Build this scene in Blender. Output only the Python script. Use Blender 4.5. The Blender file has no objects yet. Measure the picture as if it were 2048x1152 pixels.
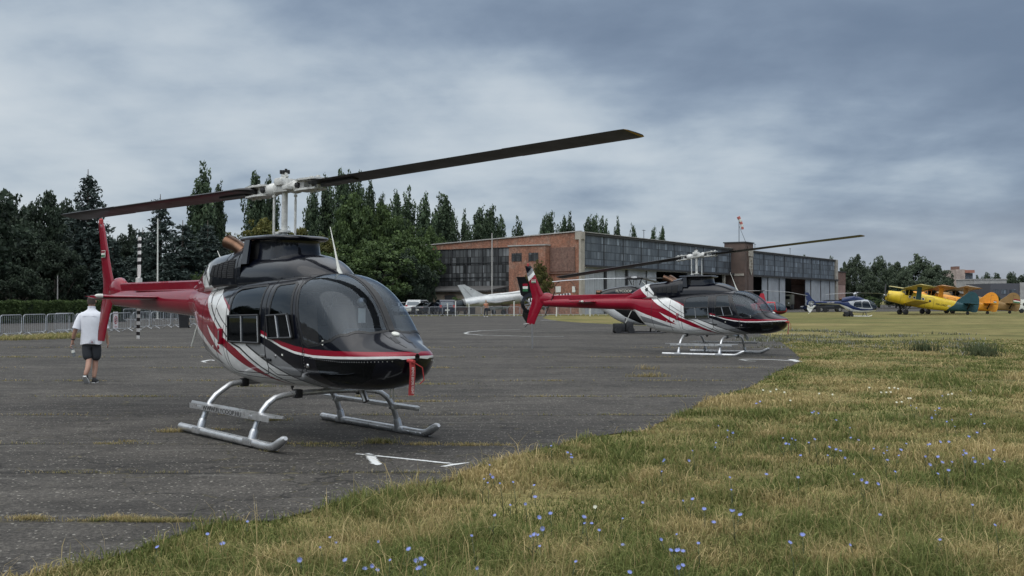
import bpy, bmesh, math, random
import numpy as np
from mathutils import Vector, Matrix, noise
from mathutils.geometry import delaunay_2d_cdt

SC = bpy.context.scene
COL = SC.collection
PI = math.pi
R = math.radians
rng = random.Random(7)

# ------------------------------------------------------------------ camera
F_PX, PITCH, CAM_H = 2080.2, math.atan(25.6 / 2080.2), 1.6145
cam_d = bpy.data.cameras.new('camera')
cam = bpy.data.objects.new('camera', cam_d)
COL.objects.link(cam)
cam_d.sensor_width = 36.0
cam_d.lens = F_PX / 2048 * 36.0
cam_d.clip_start, cam_d.clip_end = 0.1, 20000
cam.location = (0, 0, CAM_H)
cam.rotation_euler = (PI / 2 + PITCH, 0, 0)
SC.camera = cam
SC.view_settings.view_transform = 'Standard'
SC.view_settings.look = 'None'
SC.view_settings.exposure = 0
SC.view_settings.gamma = 1


def gnd(px, py, z=0.0):
    """survey helper: where a sight line meets the level z"""
    u, v = (px - 1024) / F_PX, (576 - py) / F_PX
    c, s = math.cos(PITCH), math.sin(PITCH)
    d = Vector((u, c - v * s, s + v * c))
    t = (z - CAM_H) / d.z
    return Vector((0, 0, CAM_H)) + d * t


def at(px, Y, z=0.0):
    """point at depth Y on the bearing of column px"""
    return Vector(((px - 1024) / F_PX * Y, Y, z))


def hgt(py, Y):
    return CAM_H + (601.6 - py) / F_PX * Y


# ------------------------------------------------------------------ node helpers
def new_mat(name):
    m = bpy.data.materials.new(name)
    m.use_nodes = True
    nt = m.node_tree
    for n in list(nt.nodes):
        nt.nodes.remove(n)
    out = nt.nodes.new('ShaderNodeOutputMaterial')
    return m, nt, out


def N(nt, typ, **kw):
    n = nt.nodes.new(typ)
    for k, v in kw.items():
        if k.startswith('i_'):
            key = k[2:]
            n.inputs[int(key) if key.isdigit() else key.replace('_', ' ')].default_value = v
        else:
            setattr(n, k, v)
    return n


def L(nt, a, b):
    nt.links.new(a, b)


def ramp(nt, fac, stops, interp='LINEAR'):
    r = nt.nodes.new('ShaderNodeValToRGB')
    r.color_ramp.interpolation = interp
    e = r.color_ramp.elements
    while len(e) < len(stops):
        e.new(0.5)
    for el, (p, c) in zip(e, stops):
        el.position = p
        if not hasattr(c, '__len__'):
            c = (c, c, c)
        el.color = (*c[:3], 1)
    if fac is not None:
        L(nt, fac, r.inputs[0])
    return r


def mixc(nt, fac, a, b, mode='MIX'):
    m = nt.nodes.new('ShaderNodeMix')
    m.data_type = 'RGBA'
    m.blend_type = mode
    m.clamp_factor = True
    for k, v in ((0, fac), (6, a), (7, b)):
        sock = m.inputs[k]
        if hasattr(v, 'links'):
            L(nt, v, sock)
        elif hasattr(v, '__len__'):
            sock.default_value = (*v[:3], 1)
        elif k == 0:
            sock.default_value = v
        else:
            sock.default_value = (v, v, v, 1)
    return m.outputs[2]


def math_n(nt, op, a, b=None, c=None):
    n = nt.nodes.new('ShaderNodeMath')
    n.operation = op
    for i, v in enumerate((a, b, c)):
        if v is None:
            continue
        if hasattr(v, 'links'):
            L(nt, v, n.inputs[i])
        else:
            n.inputs[i].default_value = v
    return n.outputs[0]


def noise_n(nt, vec, scale, detail=4, rough=0.55, dist=0.0):
    n = N(nt, 'ShaderNodeTexNoise')
    n.inputs['Scale'].default_value = scale
    n.inputs['Detail'].default_value = detail
    n.inputs['Roughness'].default_value = rough
    n.inputs['Distortion'].default_value = dist
    if vec is not None:
        L(nt, vec, n.inputs['Vector'])
    return n


def mapping(nt, vec, scale=(1, 1, 1), loc=(0, 0, 0), rot=(0, 0, 0)):
    m = N(nt, 'ShaderNodeMapping')
    m.inputs['Scale'].default_value = scale
    m.inputs['Location'].default_value = loc
    m.inputs['Rotation'].default_value = rot
    L(nt, vec, m.inputs['Vector'])
    return m.outputs[0]


def bump(nt, h, strength=0.3, dist=0.02):
    b = N(nt, 'ShaderNodeBump')
    b.inputs['Strength'].default_value = strength
    b.inputs['Distance'].default_value = dist
    L(nt, h, b.inputs['Height'])
    return b.outputs[0]


def mat(name, col, rough=0.5, metal=0.0, coat=0.0, var=0.12, scale=6.0, bmp=0.0, spec=0.5, dirt=0.0):
    """general surface: base colour broken by noise, roughness that wanders a little"""
    m, nt, out = new_mat(name)
    p = N(nt, 'ShaderNodeBsdfPrincipled')
    tc = N(nt, 'ShaderNodeTexCoord')
    n = noise_n(nt, tc.outputs['Object'], scale, 5, 0.6)
    lo = tuple(max(0, c * (1 - var)) for c in col)
    hi = tuple(min(1, c * (1 + var)) for c in col)
    cr = ramp(nt, n.outputs[0], [(0.3, lo), (0.7, hi)])
    c_out = cr.outputs[0]
    if dirt:
        n2 = noise_n(nt, tc.outputs['Object'], scale * 0.35, 6, 0.7)
        d = ramp(nt, n2.outputs[0], [(0.48, 0), (0.72, dirt)])
        c_out = mixc(nt, d.outputs[0], c_out, (0.05, 0.045, 0.04))
    L(nt, c_out, p.inputs['Base Color'])
    rr = ramp(nt, n.outputs[0], [(0.25, max(0.02, rough * 0.8)), (0.75, min(1, rough * 1.2))])
    L(nt, rr.outputs[0], p.inputs['Roughness'])
    p.inputs['Metallic'].default_value = metal
    p.inputs['Specular IOR Level'].default_value = spec
    p.inputs['Coat Weight'].default_value = coat
    p.inputs['Coat Roughness'].default_value = 0.03
    if bmp:
        L(nt, bump(nt, n.outputs[0], bmp, 0.01), p.inputs['Normal'])
    L(nt, p.outputs[0], out.inputs[0])
    return m


def paint(name, col, rough=0.35, coat=1.0, wave=0.015):
    """aircraft paint: clear coat, faint orange peel and oil-canning, darker seen from inside"""
    m, nt, out = new_mat(name)
    p = N(nt, 'ShaderNodeBsdfPrincipled')
    tc = N(nt, 'ShaderNodeTexCoord')
    n = noise_n(nt, tc.outputs['Object'], 3.0, 2, 0.5)
    n2 = noise_n(nt, tc.outputs['Object'], 14.0, 5, 0.65)
    c = ramp(nt, n2.outputs[0], [(0.3, tuple(x * 0.9 for x in col)), (0.75, tuple(min(1, x * 1.08) for x in col))])
    g = N(nt, 'ShaderNodeNewGeometry')
    gr = noise_n(nt, mapping(nt, tc.outputs['Object'], (1.2, 1.2, 2.4)), 1.6, 7, 0.72, 0.3)
    grime = mixc(nt, ramp(nt, gr.outputs[0], [(0.50, 0), (0.78, 0.30)]).outputs[0], c.outputs[0], tuple(x * 0.5 + 0.003 for x in col))
    base = mixc(nt, g.outputs['Backfacing'], grime, (0.03, 0.03, 0.032))
    L(nt, base, p.inputs['Base Color'])
    p.inputs['Roughness'].default_value = rough
    p.inputs['Coat Weight'].default_value = coat
    p.inputs['Specular IOR Level'].default_value = 0.12
    p.inputs['Coat IOR'].default_value = 1.36
    rr = ramp(nt, n2.outputs[0], [(0.3, 0.02), (0.8, 0.10)])
    L(nt, rr.outputs[0], p.inputs['Coat Roughness'])
    b = bump(nt, n.outputs[0], wave * 10, 0.01)
    L(nt, b, p.inputs['Coat Normal'])
    L(nt, p.outputs[0], out.inputs[0])
    return m


def glass(name, tint=(0.5, 0.55, 0.6), rough=0.02, haze=0.0):
    m, nt, out = new_mat(name)
    t = N(nt, 'ShaderNodeBsdfTransparent')
    t.inputs[0].default_value = (*tint, 1)
    g = N(nt, 'ShaderNodeBsdfGlossy')
    g.inputs['Roughness'].default_value = rough
    g.inputs['Color'].default_value = (0.80, 0.90, 1, 1)
    fr = N(nt, 'ShaderNodeFresnel')
    fr.inputs['IOR'].default_value = 1.50
    geo = N(nt, 'ShaderNodeNewGeometry')
    # the same pane from inside must not total-reflect
    fac = mixf(nt, geo.outputs['Backfacing'], fr.outputs[0], 0.08)
    mx = N(nt, 'ShaderNodeMixShader')
    L(nt, fac, mx.inputs[0])
    L(nt, t.outputs[0], mx.inputs[1])
    L(nt, g.outputs[0], mx.inputs[2])
    res = mx.outputs[0]
    if haze:
        tc = N(nt, 'ShaderNodeTexCoord')
        n = noise_n(nt, mapping(nt, tc.outputs['Object'], (1, 1, 3)), 2.2, 5, 0.6, 0.4)
        hz = ramp(nt, n.outputs[0], [(0.3, haze * 0.35), (0.75, haze)])
        d = N(nt, 'ShaderNodeBsdfDiffuse')
        d.inputs[0].default_value = (0.55, 0.62, 0.72, 1)
        m2 = N(nt, 'ShaderNodeMixShader')
        L(nt, hz.outputs[0], m2.inputs[0])
        L(nt, res, m2.inputs[1])
        L(nt, d.outputs[0], m2.inputs[2])
        res = m2.outputs[0]
    L(nt, res, out.inputs[0])
    return m


def mixf(nt, fac, a, b):
    m = nt.nodes.new('ShaderNodeMix')
    m.data_type = 'FLOAT'
    for sock, v in ((m.inputs[0], fac), (m.inputs[2], a), (m.inputs[3], b)):
        if hasattr(v, 'links'):
            L(nt, v, sock)
        else:
            sock.default_value = v
    return m.outputs[0]


# ------------------------------------------------------------------ mesh builder
class MB:
    def __init__(self):
        self.v, self.f, self.m, self.s = [], [], [], []

    def add(self, verts, faces, m=0, smooth=False):
        o = len(self.v)
        self.v += [tuple(p) for p in verts]
        for f in faces:
            self.f.append(tuple(i + o for i in f))
            self.m.append(m)
            self.s.append(smooth)
        return self

    def box(self, c, size, m=0, rot=None, taper=1.0):
        hx, hy, hz = size[0] / 2, size[1] / 2, size[2] / 2
        pts = []
        for z, k in ((-hz, 1.0), (hz, taper)):
            pts += [Vector((-hx * k, -hy * k, z)), Vector((hx * k, -hy * k, z)), Vector((hx * k, hy * k, z)), Vector((-hx * k, hy * k, z))]
        if rot is not None:
            pts = [rot @ p for p in pts]
        c = Vector(c)
        pts = [p + c for p in pts]
        return self.add(pts, [(3, 2, 1, 0), (4, 5, 6, 7), (0, 1, 5, 4), (1, 2, 6, 5), (2, 3, 7, 6), (3, 0, 4, 7)], m)

    def rbox(self, c, size, r=0.02, m=0, rot=None):
        """box with chamfered edges"""
        bm = bmesh.new()
        bmesh.ops.create_cube(bm, size=1)
        for v in bm.verts:
            v.co = Vector((v.co.x * size[0], v.co.y * size[1], v.co.z * size[2]))
        bmesh.ops.bevel(bm, geom=bm.edges[:], offset=r, segments=2, affect='EDGES', profile=0.6)
        bm.verts.index_update()
        pts = [v.co.copy() for v in bm.verts]
        if rot is not None:
            pts = [rot @ p for p in pts]
        c = Vector(c)
        self.add([p + c for p in pts], [[v.index for v in f.verts] for f in bm.faces], m, True)
        bm.free()
        return self

    def tube(self, pts, r, n=10, m=0, caps=True, smooth=True, flat=1.0):
        pts = [Vector(p) for p in pts]
        k = len(pts)
        rs = r if hasattr(r, '__len__') else [r] * k
        ref = None
        vs, fs = [], []
        for i, p in enumerate(pts):
            t = (pts[min(i + 1, k - 1)] - pts[max(i - 1, 0)]).normalized()
            if ref is None:
                ref = Vector((0, 0, 1)) if abs(t.z) < 0.9 else Vector((1, 0, 0))
            a = t.cross(ref)
            if a.length < 1e-6:
                a = t.orthogonal()
            a.normalize()
            b = a.cross(t).normalized()
            ref = b
            for j in range(n):
                an = 2 * PI * j / n
                vs.append(p + a * (math.cos(an) * rs[i]) + b * (math.sin(an) * rs[i] * flat))
        for i in range(k - 1):
            for j in range(n):
                j2 = (j + 1) % n
                fs.append((i * n + j, i * n + j2, (i + 1) * n + j2, (i + 1) * n + j))
        self.add(vs, fs, m, smooth)
        if caps:
            o = len(self.v) - k * n
            self.f.append(tuple(o + j for j in reversed(range(n))))
            self.f.append(tuple(o + (k - 1) * n + j for j in range(n)))
            self.m += [m, m]
            self.s += [False, False]
        return self

    def lathe(self, prof, n=20, c=(0, 0, 0), axis=(0, 0, 1), m=0, smooth=True):
        """prof: (radius, height) along axis"""
        ax = Vector(axis).normalized()
        a = ax.orthogonal().normalized()
        b = ax.cross(a)
        c = Vector(c)
        vs, fs = [], []
        for r, h in prof:
            for j in range(n):
                an = 2 * PI * j / n
                vs.append(c + ax * h + (a * math.cos(an) + b * math.sin(an)) * r)
        for i in range(len(prof) - 1):
            for j in range(n):
                j2 = (j + 1) % n
                fs.append((i * n + j, i * n + j2, (i + 1) * n + j2, (i + 1) * n + j))
        return self.add(vs, fs, m, smooth)

    def loft(self, rings, m=0, smooth=True, closed=True, caps=True):
        n = len(rings[0])
        vs = [p for r in rings for p in r]
        fs = []
        for i in range(len(rings) - 1):
            for j in range(n if closed else n - 1):
                j2 = (j + 1) % n
                fs.append((i * n + j, i * n + j2, (i + 1) * n + j2, (i + 1) * n + j))
        self.add(vs, fs, m, smooth)
        if caps and closed:
            o = len(self.v) - len(vs)
            self.f.append(tuple(o + j for j in reversed(range(n))))
            self.f.append(tuple(o + (len(rings) - 1) * n + j for j in range(n)))
            self.m += [m, m]
            self.s += [smooth, smooth]
        return self

    def prism(self, poly, vec, m=0):
        """planar outline (3-d points) pushed along vec"""
        n = len(poly)
        vec = Vector(vec)
        a = [Vector(p) for p in poly]
        b = [p + vec for p in a]
        fs = [tuple(reversed(range(n))), tuple(range(n, 2 * n))]
        fs += [(i, (i + 1) % n, n + (i + 1) % n, n + i) for i in range(n)]
        return self.add(a + b, fs, m)

    def xform(self, M, start=0):
        self.v[start:] = [tuple(M @ Vector(p)) for p in self.v[start:]]
        return self

    def mesh(self, name, mats):
        me = bpy.data.meshes.new(name)
        me.from_pydata(self.v, [], self.f)
        for mt in (mats if isinstance(mats, (list, tuple)) else [mats]):
            me.materials.append(mt)
        me.polygons.foreach_set('material_index', self.m)
        me.polygons.foreach_set('use_smooth', self.s)
        me.update()
        return me

    def build(self, name, mats, parent=None, angle=35, fixn=True):
        me = self.mesh(name, mats)
        if fixn:
            bm = bmesh.new()
            bm.from_mesh(me)
            bmesh.ops.recalc_face_normals(bm, faces=bm.faces[:])
            bm.to_mesh(me)
            bm.free()
        if any(self.s):
            me.set_sharp_from_angle(angle=R(angle))
        return link(name, me, parent)


def link(name, me, parent=None):
    o = bpy.data.objects.new(name, me)
    COL.objects.link(o)
    if parent is not None:
        o.parent = parent
    return o


def tag(o, label=None, cat=None, group=None, kind=None):
    if label:
        o['label'] = label
    if cat:
        o['category'] = cat
    if group:
        o['group'] = group
    if kind:
        o['kind'] = kind
    return o


def thing(name, label, cat, loc=(0, 0, 0), rz=0.0, group=None, scale=1.0):
    o = bpy.data.objects.new(name, None)
    COL.objects.link(o)
    o.location = loc
    o.rotation_euler = (0, 0, rz)
    o.scale = (scale,) * 3
    o.empty_display_size = 0.2
    return tag(o, label, cat, group)


KIDS = {}


def copy_tree(o, parent=None):
    c = o.copy()
    COL.objects.link(c)
    c.parent = parent
    for ch in list(o.children):
        copy_tree(ch, c)
    return c


def dup(o, loc, rz=0.0, label=None, group=None, scale=None):
    c = copy_tree(o)
    c.location = loc
    c.rotation_euler = (0, 0, rz)
    if scale is not None:
        c.scale = scale if hasattr(scale, '__len__') else (scale,) * 3
    if label:
        c['label'] = label
    if group:
        c['group'] = group
    return c


def text_obj(name, body, size, material, parent, M, extrude=0.001, align='CENTER', shear=0.0):
    cu = bpy.data.curves.new(name, 'FONT')
    cu.body = body
    cu.size = size
    cu.align_x = align
    cu.align_y = 'CENTER'
    cu.extrude = extrude
    cu.shear = shear
    o = bpy.data.objects.new(name, cu)
    COL.objects.link(o)
    dg = bpy.context.evaluated_depsgraph_get()
    me = bpy.data.meshes.new_from_object(o.evaluated_get(dg))
    bpy.data.objects.remove(o)
    bpy.data.curves.remove(cu)
    me.materials.clear()
    me.materials.append(material)
    me.transform(M)
    return link(name, me, parent)


def basis(origin, xdir, ydir):
    x = Vector(xdir).normalized()
    y = Vector(ydir)
    y = (y - x * y.dot(x)).normalized()
    z = x.cross(y)
    M = Matrix.Identity(4)
    for i in range(3):
        M[i][0], M[i][1], M[i][2], M[i][3] = x[i], y[i], z[i], origin[i]
    return M


def pchip(xs, ys):
    """monotone cubic through the stations"""
    xs, ys = np.array(xs, float), np.array(ys, float)
    o = np.argsort(xs)
    xs, ys = xs[o], ys[o]
    h = np.diff(xs)
    d = np.diff(ys) / h
    m = np.zeros(len(xs))
    for i in range(1, len(xs) - 1):
        if d[i - 1] * d[i] > 0:
            w1, w2 = 2 * h[i] + h[i - 1], h[i] + 2 * h[i - 1]
            m[i] = (w1 + w2) / (w1 / d[i - 1] + w2 / d[i])
    m[0], m[-1] = d[0], d[-1]

    def fn(x):
        x = min(max(x, xs[0]), xs[-1])
        i = int(min(max(np.searchsorted(xs, x) - 1, 0), len(h) - 1))
        t = (x - xs[i]) / h[i]
        return float((2 * t**3 - 3 * t**2 + 1) * ys[i] + (t**3 - 2 * t**2 + t) * h[i] * m[i]
                     + (-2 * t**3 + 3 * t**2) * ys[i + 1] + (t**3 - t**2) * h[i] * m[i + 1])
    return fn


class Hull:
    """closed fuselage-like surface; stations (x, zbot, zwide, ztop, halfwidth, n_low, n_up); v 0 = keel, 1 = roof, starboard is -y"""

    def __init__(self, st, vs=2.2):
        xs = [s[0] for s in st]
        self.fn = [pchip(xs, [s[i] for s in st]) for i in range(1, 7)]
        self.x0, self.x1 = min(xs), max(xs)
        self.vs = vs
        self.cache = {}

    def par(self, x):
        k = round(x, 5)
        if k not in self.cache:
            self.cache[k] = [f(x) for f in self.fn]
        return self.cache[k]

    def p(self, x, v):
        zb, zw, zt, w, nb, nu = self.par(x)
        ph = v * PI
        c, s = math.cos(ph), math.sin(ph)
        n = nb if c > 0 else nu
        r = (abs(c)**n + abs(s)**n)**(-1.0 / n)
        y = w * r * s
        z = zw - (zw - zb) * r * c if c > 0 else zw - (zt - zw) * r * c
        return Vector((x, -y, z))

    def nrm(self, x, v):
        e = 2e-3
        xa, xb = max(self.x0, x - e), min(self.x1, x + e)
        va, vb = max(0, v - e), min(1, v + e)
        n = (self.p(xb, v) - self.p(xa, v)).cross(self.p(x, vb) - self.p(x, va))
        if n.length < 1e-12:
            return Vector((1, 0, 0))
        n.normalize()
        # outward: away from the axis
        zb, zw, zt = self.par(x)[:3]
        if n.dot(self.p(x, v) - Vector((x, 0, zw))) < 0:
            n = -n
        return n

    def v_of(self, x, z):
        lo, hi = 0.0, 1.0
        for _ in range(40):
            mid = (lo + hi) / 2
            if self.p(x, mid).z < z:
                lo = mid
            else:
                hi = mid
        return (lo + hi) / 2

    def to_xv(self, poly, kind='xz', step=0.05, closed=True):
        pts = []
        n = len(poly)
        for i in range(n if closed else n - 1):
            a, b = poly[i], poly[(i + 1) % n]
            k = max(1, int(math.hypot(b[0] - a[0], (b[1] - a[1]) * (1 if kind == 'xz' else self.vs)) / step))
            for j in range(k):
                t = j / k
                pts.append((a[0] + (b[0] - a[0]) * t, a[1] + (b[1] - a[1]) * t))
        if not closed:
            pts.append(poly[-1])
        out = []
        for x, q in pts:
            x = min(max(x, self.x0), self.x1)
            v = self.v_of(x, q) if kind == 'xz' else q
            out.append((x, min(max(v, 0.0), 1.0)))
        return out

    def split(self, polys, nx, nv, dflt='body'):
        """cut the half surface along the outlines; returns key -> (list of (x,v) triangles)"""
        S = self.vs
        pts, faces, keys = [], [], []
        for key, poly in polys:
            ar = sum(a[0] * b[1] - b[0] * a[1] for a, b in zip(poly, poly[1:] + poly[:1]))
            poly = [q for i, q in enumerate(poly) if math.hypot(q[0] - poly[i - 1][0], q[1] - poly[i - 1][1]) > 1e-4]
            if ar < 0:
                poly = poly[::-1]
            o = len(pts)
            pts += [(x, v * S) for x, v in poly]
            faces.append(list(range(o, len(pts))))
            keys.append(key)
        edge_np = np.array(pts) if pts else np.zeros((0, 2))
        xs = [self.x0 + (self.x1 - self.x0) * (0.5 - 0.5 * math.cos(PI * i / nx)) * 0.5 + (self.x1 - self.x0) * i / nx * 0.5 for i in range(nx + 1)]
        for i, x in enumerate(xs):
            for j in range(nv + 1):
                q = (x, S * j / nv)
                border = i in (0, nx) or j in (0, nv)
                if not border and len(edge_np) and np.min(np.abs(edge_np - q).sum(1)) < 0.022:
                    continue
                pts.append(q)
        vo, eo, fo, ov, oe, of = delaunay_2d_cdt([Vector(q) for q in pts], [], faces, 0, 1e-5)
        res = {}
        # each triangle belongs to every outline its middle falls inside
        cen = np.array([[sum(vo[i][0] for i in f) / len(f), sum(vo[i][1] for i in f) / len(f)] for f in fo])
        member = []
        for key, poly in polys:
            r = np.zeros(len(cen), bool)
            for (xi, yi), (xj, yj) in zip(poly, poly[-1:] + poly[:-1]):
                yi, yj = yi * S, yj * S
                r ^= ((yi > cen[:, 1]) != (yj > cen[:, 1])) & (cen[:, 0] < (xj - xi) * (cen[:, 1] - yi) / (yj - yi + 1e-15) + xi)
            member.append(r)
        for fi, f in enumerate(fo):
            key = frozenset(keys[s] for s in range(len(keys)) if member[s][fi])
            res.setdefault(key, []).append([(vo[i][0], min(max(vo[i][1] / S, 0), 1)) for i in f])
        return res

    def emit(self, tris_by_mat, name, mats, parent, off=0.0, sides=(1, -1)):
        """tris_by_mat: list of (material index, triangles); analytic normals"""
        V, NV, F_, MI, idx = [], [], [], [], {}
        for sgn in sides:
            for mi, tris in tris_by_mat:
                for t in tris:
                    ids = []
                    for x, v in t:
                        k = (round(x, 5), round(v, 5), sgn)
                        if k not in idx:
                            p, n = self.p(x, v), self.nrm(x, v)
                            p = p + n * off
                            if sgn < 0:
                                p = Vector((p.x, -p.y, p.z))
                                n = Vector((n.x, -n.y, n.z))
                            idx[k] = len(V)
                            V.append(p)
                            NV.append(n)
                        ids.append(idx[k])
                    if len(set(ids)) < 3:
                        continue
                    a, b, c = (V[i] for i in ids[:3])
                    fn = (b - a).cross(c - a)
                    if fn.length < 1e-10:
                        continue
                    if fn.dot(NV[ids[0]] + NV[ids[1]] + NV[ids[2]]) < 0:
                        ids = ids[::-1]
                    F_.append(ids)
                    MI.append(mi)
        me = bpy.data.meshes.new(name)
        me.from_pydata(V, [], F_)
        for mt in mats:
            me.materials.append(mt)
        me.polygons.foreach_set('material_index', MI)
        me.polygons.foreach_set('use_smooth', [True] * len(F_))
        me.update()
        me.normals_split_custom_set_from_vertices([tuple(n) for n in NV])
        return link(name, me, parent)

    def ribbon(self, mb, pts, width, off=0.003, m=0, closed=False, sgn=1, depth=None):
        """flat strip lying on the surface along (x, v) points"""
        P, NN = [], []
        for x, v in pts:
            p, n = self.p(x, v), self.nrm(x, v)
            if sgn < 0:
                p, n = Vector((p.x, -p.y, p.z)), Vector((n.x, -n.y, n.z))
            P.append(p)
            NN.append(n)
        k = len(P)
        vs = []
        for i in range(k):
            a = P[(i - 1) % k] if closed else P[max(i - 1, 0)]
            b = P[(i + 1) % k] if closed else P[min(i + 1, k - 1)]
            t = (b - a).normalized() if (b - a).length > 1e-9 else Vector((1, 0, 0))
            s = NN[i].cross(t).normalized()
            for q in (-0.5, 0.5):
                vs.append(P[i] + s * width * q + NN[i] * off)
            for q in (0.5, -0.5):
                vs.append(P[i] + s * width * q - NN[i] * 0.004)
        fs = []
        for i in range(k if closed else k - 1):
            j = (i + 1) % k
            for q in range(4):
                q2 = (q + 1) % 4
                fs.append((i * 4 + q, i * 4 + q2, j * 4 + q2, j * 4 + q))
        mb.add(vs, fs, m, False)
        return mb

# ------------------------------------------------------------------ daylight
SUN_EL, SUN_AZ = R(58), R(225)          # azimuth clockwise from +Y: behind the camera, to its left
world = bpy.data.worlds.new('World')
SC.world = world
world.use_nodes = True
wt = world.node_tree
for n in list(wt.nodes):
    wt.nodes.remove(n)
w_out = N(wt, 'ShaderNodeOutputWorld')
w_bg = N(wt, 'ShaderNodeBackground')
w_bg.inputs['Strength'].default_value = 0.1
sky = N(wt, 'ShaderNodeTexSky')
sky.sky_type = 'NISHITA'
sky.sun_disc = False
sky.sun_elevation = SUN_EL
sky.sun_rotation = SUN_AZ
sky.air_density, sky.dust_density = 1.0, 2.0
tc = N(wt, 'ShaderNodeTexCoord')
sep = N(wt, 'ShaderNodeSeparateXYZ')
L(wt, tc.outputs['Generated'], sep.inputs[0])
zz = math_n(wt, 'ADD', math_n(wt, 'MAXIMUM', sep.outputs[2], 0.0), 0.20)
cx = math_n(wt, 'DIVIDE', sep.outputs[0], zz)
cy = math_n(wt, 'DIVIDE', sep.outputs[1], zz)
comb = N(wt, 'ShaderNodeCombineXYZ')
L(wt, cx, comb.inputs[0])
L(wt, cy, comb.inputs[1])
big = noise_n(wt, mapping(wt, comb.outputs[0], (0.62, 0.55, 1), (3.1, 8.35, 0)), 1.0, 5, 0.50, 0.15)
fine = noise_n(wt, mapping(wt, comb.outputs[0], (2.0, 1.7, 1), (11.7, 2.2, 0), (0, 0, 0.5)), 1.0, 7, 0.54, 0.15)
streak = noise_n(wt, mapping(wt, comb.outputs[0], (0.6, 3.0, 1), (1.5, 6.2, 0)), 1.0, 6, 0.5, 0.3)
s1 = math_n(wt, 'MULTIPLY_ADD', big.outputs[0], 1.0, math_n(wt, 'MULTIPLY_ADD', fine.outputs[0], 0.58, math_n(wt, 'MULTIPLY', streak.outputs[0], 0.22)))
# heavier cloud up and to the right, thin and pale low on the left
gx = math_n(wt, 'MULTIPLY_ADD', sep.outputs[0], 0.36, 0.0)
gz = N(wt, 'ShaderNodeMapRange')
gz.inputs[1].default_value, gz.inputs[2].default_value = 0.0, 0.24
gz.inputs[3].default_value, gz.inputs[4].default_value = -0.08, 0.17
L(wt, sep.outputs[2], gz.inputs[0])
s2 = math_n(wt, 'ADD', math_n(wt, 'ADD', s1, gx), gz.outputs[0])
s3 = N(wt, 'ShaderNodeMapRange')
s3.inputs[1].default_value, s3.inputs[2].default_value = 0.70, 1.25
L(wt, s2, s3.inputs[0])
cloud = ramp(wt, s3.outputs[0], [(0.10, (.62, .68, .73)), (0.38, (.46, .54, .62)), (0.60, (.27, .345, .45)), (0.80, (.195, .255, .350)), (1.0, (.155, .21, .30))], 'B_SPLINE')
cl10 = N(wt, 'ShaderNodeVectorMath')
cl10.operation = 'SCALE'
cl10.inputs['Scale'].default_value = 10.0
L(wt, cloud.outputs[0], cl10.inputs[0])
# overhead, out of the frame: a plain bright overcast
ov = N(wt, 'ShaderNodeMapRange')
ov.interpolation_type = 'SMOOTHSTEP'
ov.inputs[1].default_value, ov.inputs[2].default_value = 0.30, 0.85
L(wt, sep.outputs[2], ov.inputs[0])
fine2 = noise_n(wt, mapping(wt, comb.outputs[0], (1.3, 1.3, 1)), 1.0, 5, 0.6)
over = ramp(wt, fine2.outputs[0], [(0.3, (11, 11.8, 12.6)), (0.7, (18.5, 18.8, 19.0))])
c1 = mixc(wt, ov.outputs[0], cl10.outputs[0], over.outputs[0])
# low haze band
hz = N(wt, 'ShaderNodeMapRange')
hz.interpolation_type = 'SMOOTHSTEP'
hz.inputs[1].default_value, hz.inputs[2].default_value = 0.0, 0.11
hz.inputs[3].default_value, hz.inputs[4].default_value = 0.55, 0.0
L(wt, sep.outputs[2], hz.inputs[0])
wr = N(wt, 'ShaderNodeMapRange')
wr.inputs[1].default_value, wr.inputs[2].default_value = -0.1, 0.5
L(wt, sep.outputs[0], wr.inputs[0])
c2 = mixc(wt, hz.outputs[0], c1, mixc(wt, wr.outputs[0], (4.4, 5.0, 5.7), (4.9, 5.0, 5.3)))
# unseen sky toward the sun, behind camera, brightened to light the helicopters' sides
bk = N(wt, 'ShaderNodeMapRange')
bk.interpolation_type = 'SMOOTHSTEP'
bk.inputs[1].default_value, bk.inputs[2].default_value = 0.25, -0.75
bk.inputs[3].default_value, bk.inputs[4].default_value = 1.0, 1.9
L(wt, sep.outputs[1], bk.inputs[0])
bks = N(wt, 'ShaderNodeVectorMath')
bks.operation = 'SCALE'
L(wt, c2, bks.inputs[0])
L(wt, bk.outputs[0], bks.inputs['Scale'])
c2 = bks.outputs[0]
# below the horizon the ground is dark
gd = math_n(wt, 'LESS_THAN', sep.outputs[2], -0.01)
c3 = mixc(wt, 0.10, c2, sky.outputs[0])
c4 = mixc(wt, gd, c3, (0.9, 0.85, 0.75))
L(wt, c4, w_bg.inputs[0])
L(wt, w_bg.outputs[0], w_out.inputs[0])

sun_d = bpy.data.lights.new('sun', 'SUN')
sun_d.energy = 0.6
sun_d.angle = R(60)
sun_d.color = (1.0, 0.95, 0.88)
sun = bpy.data.objects.new('sun', sun_d)
COL.objects.link(sun)
sd = Vector((math.sin(SUN_AZ) * math.cos(SUN_EL), math.cos(SUN_AZ) * math.cos(SUN_EL), math.sin(SUN_EL)))
sun.rotation_euler = (-sd).to_track_quat('-Z', 'Y').to_euler()

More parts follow.
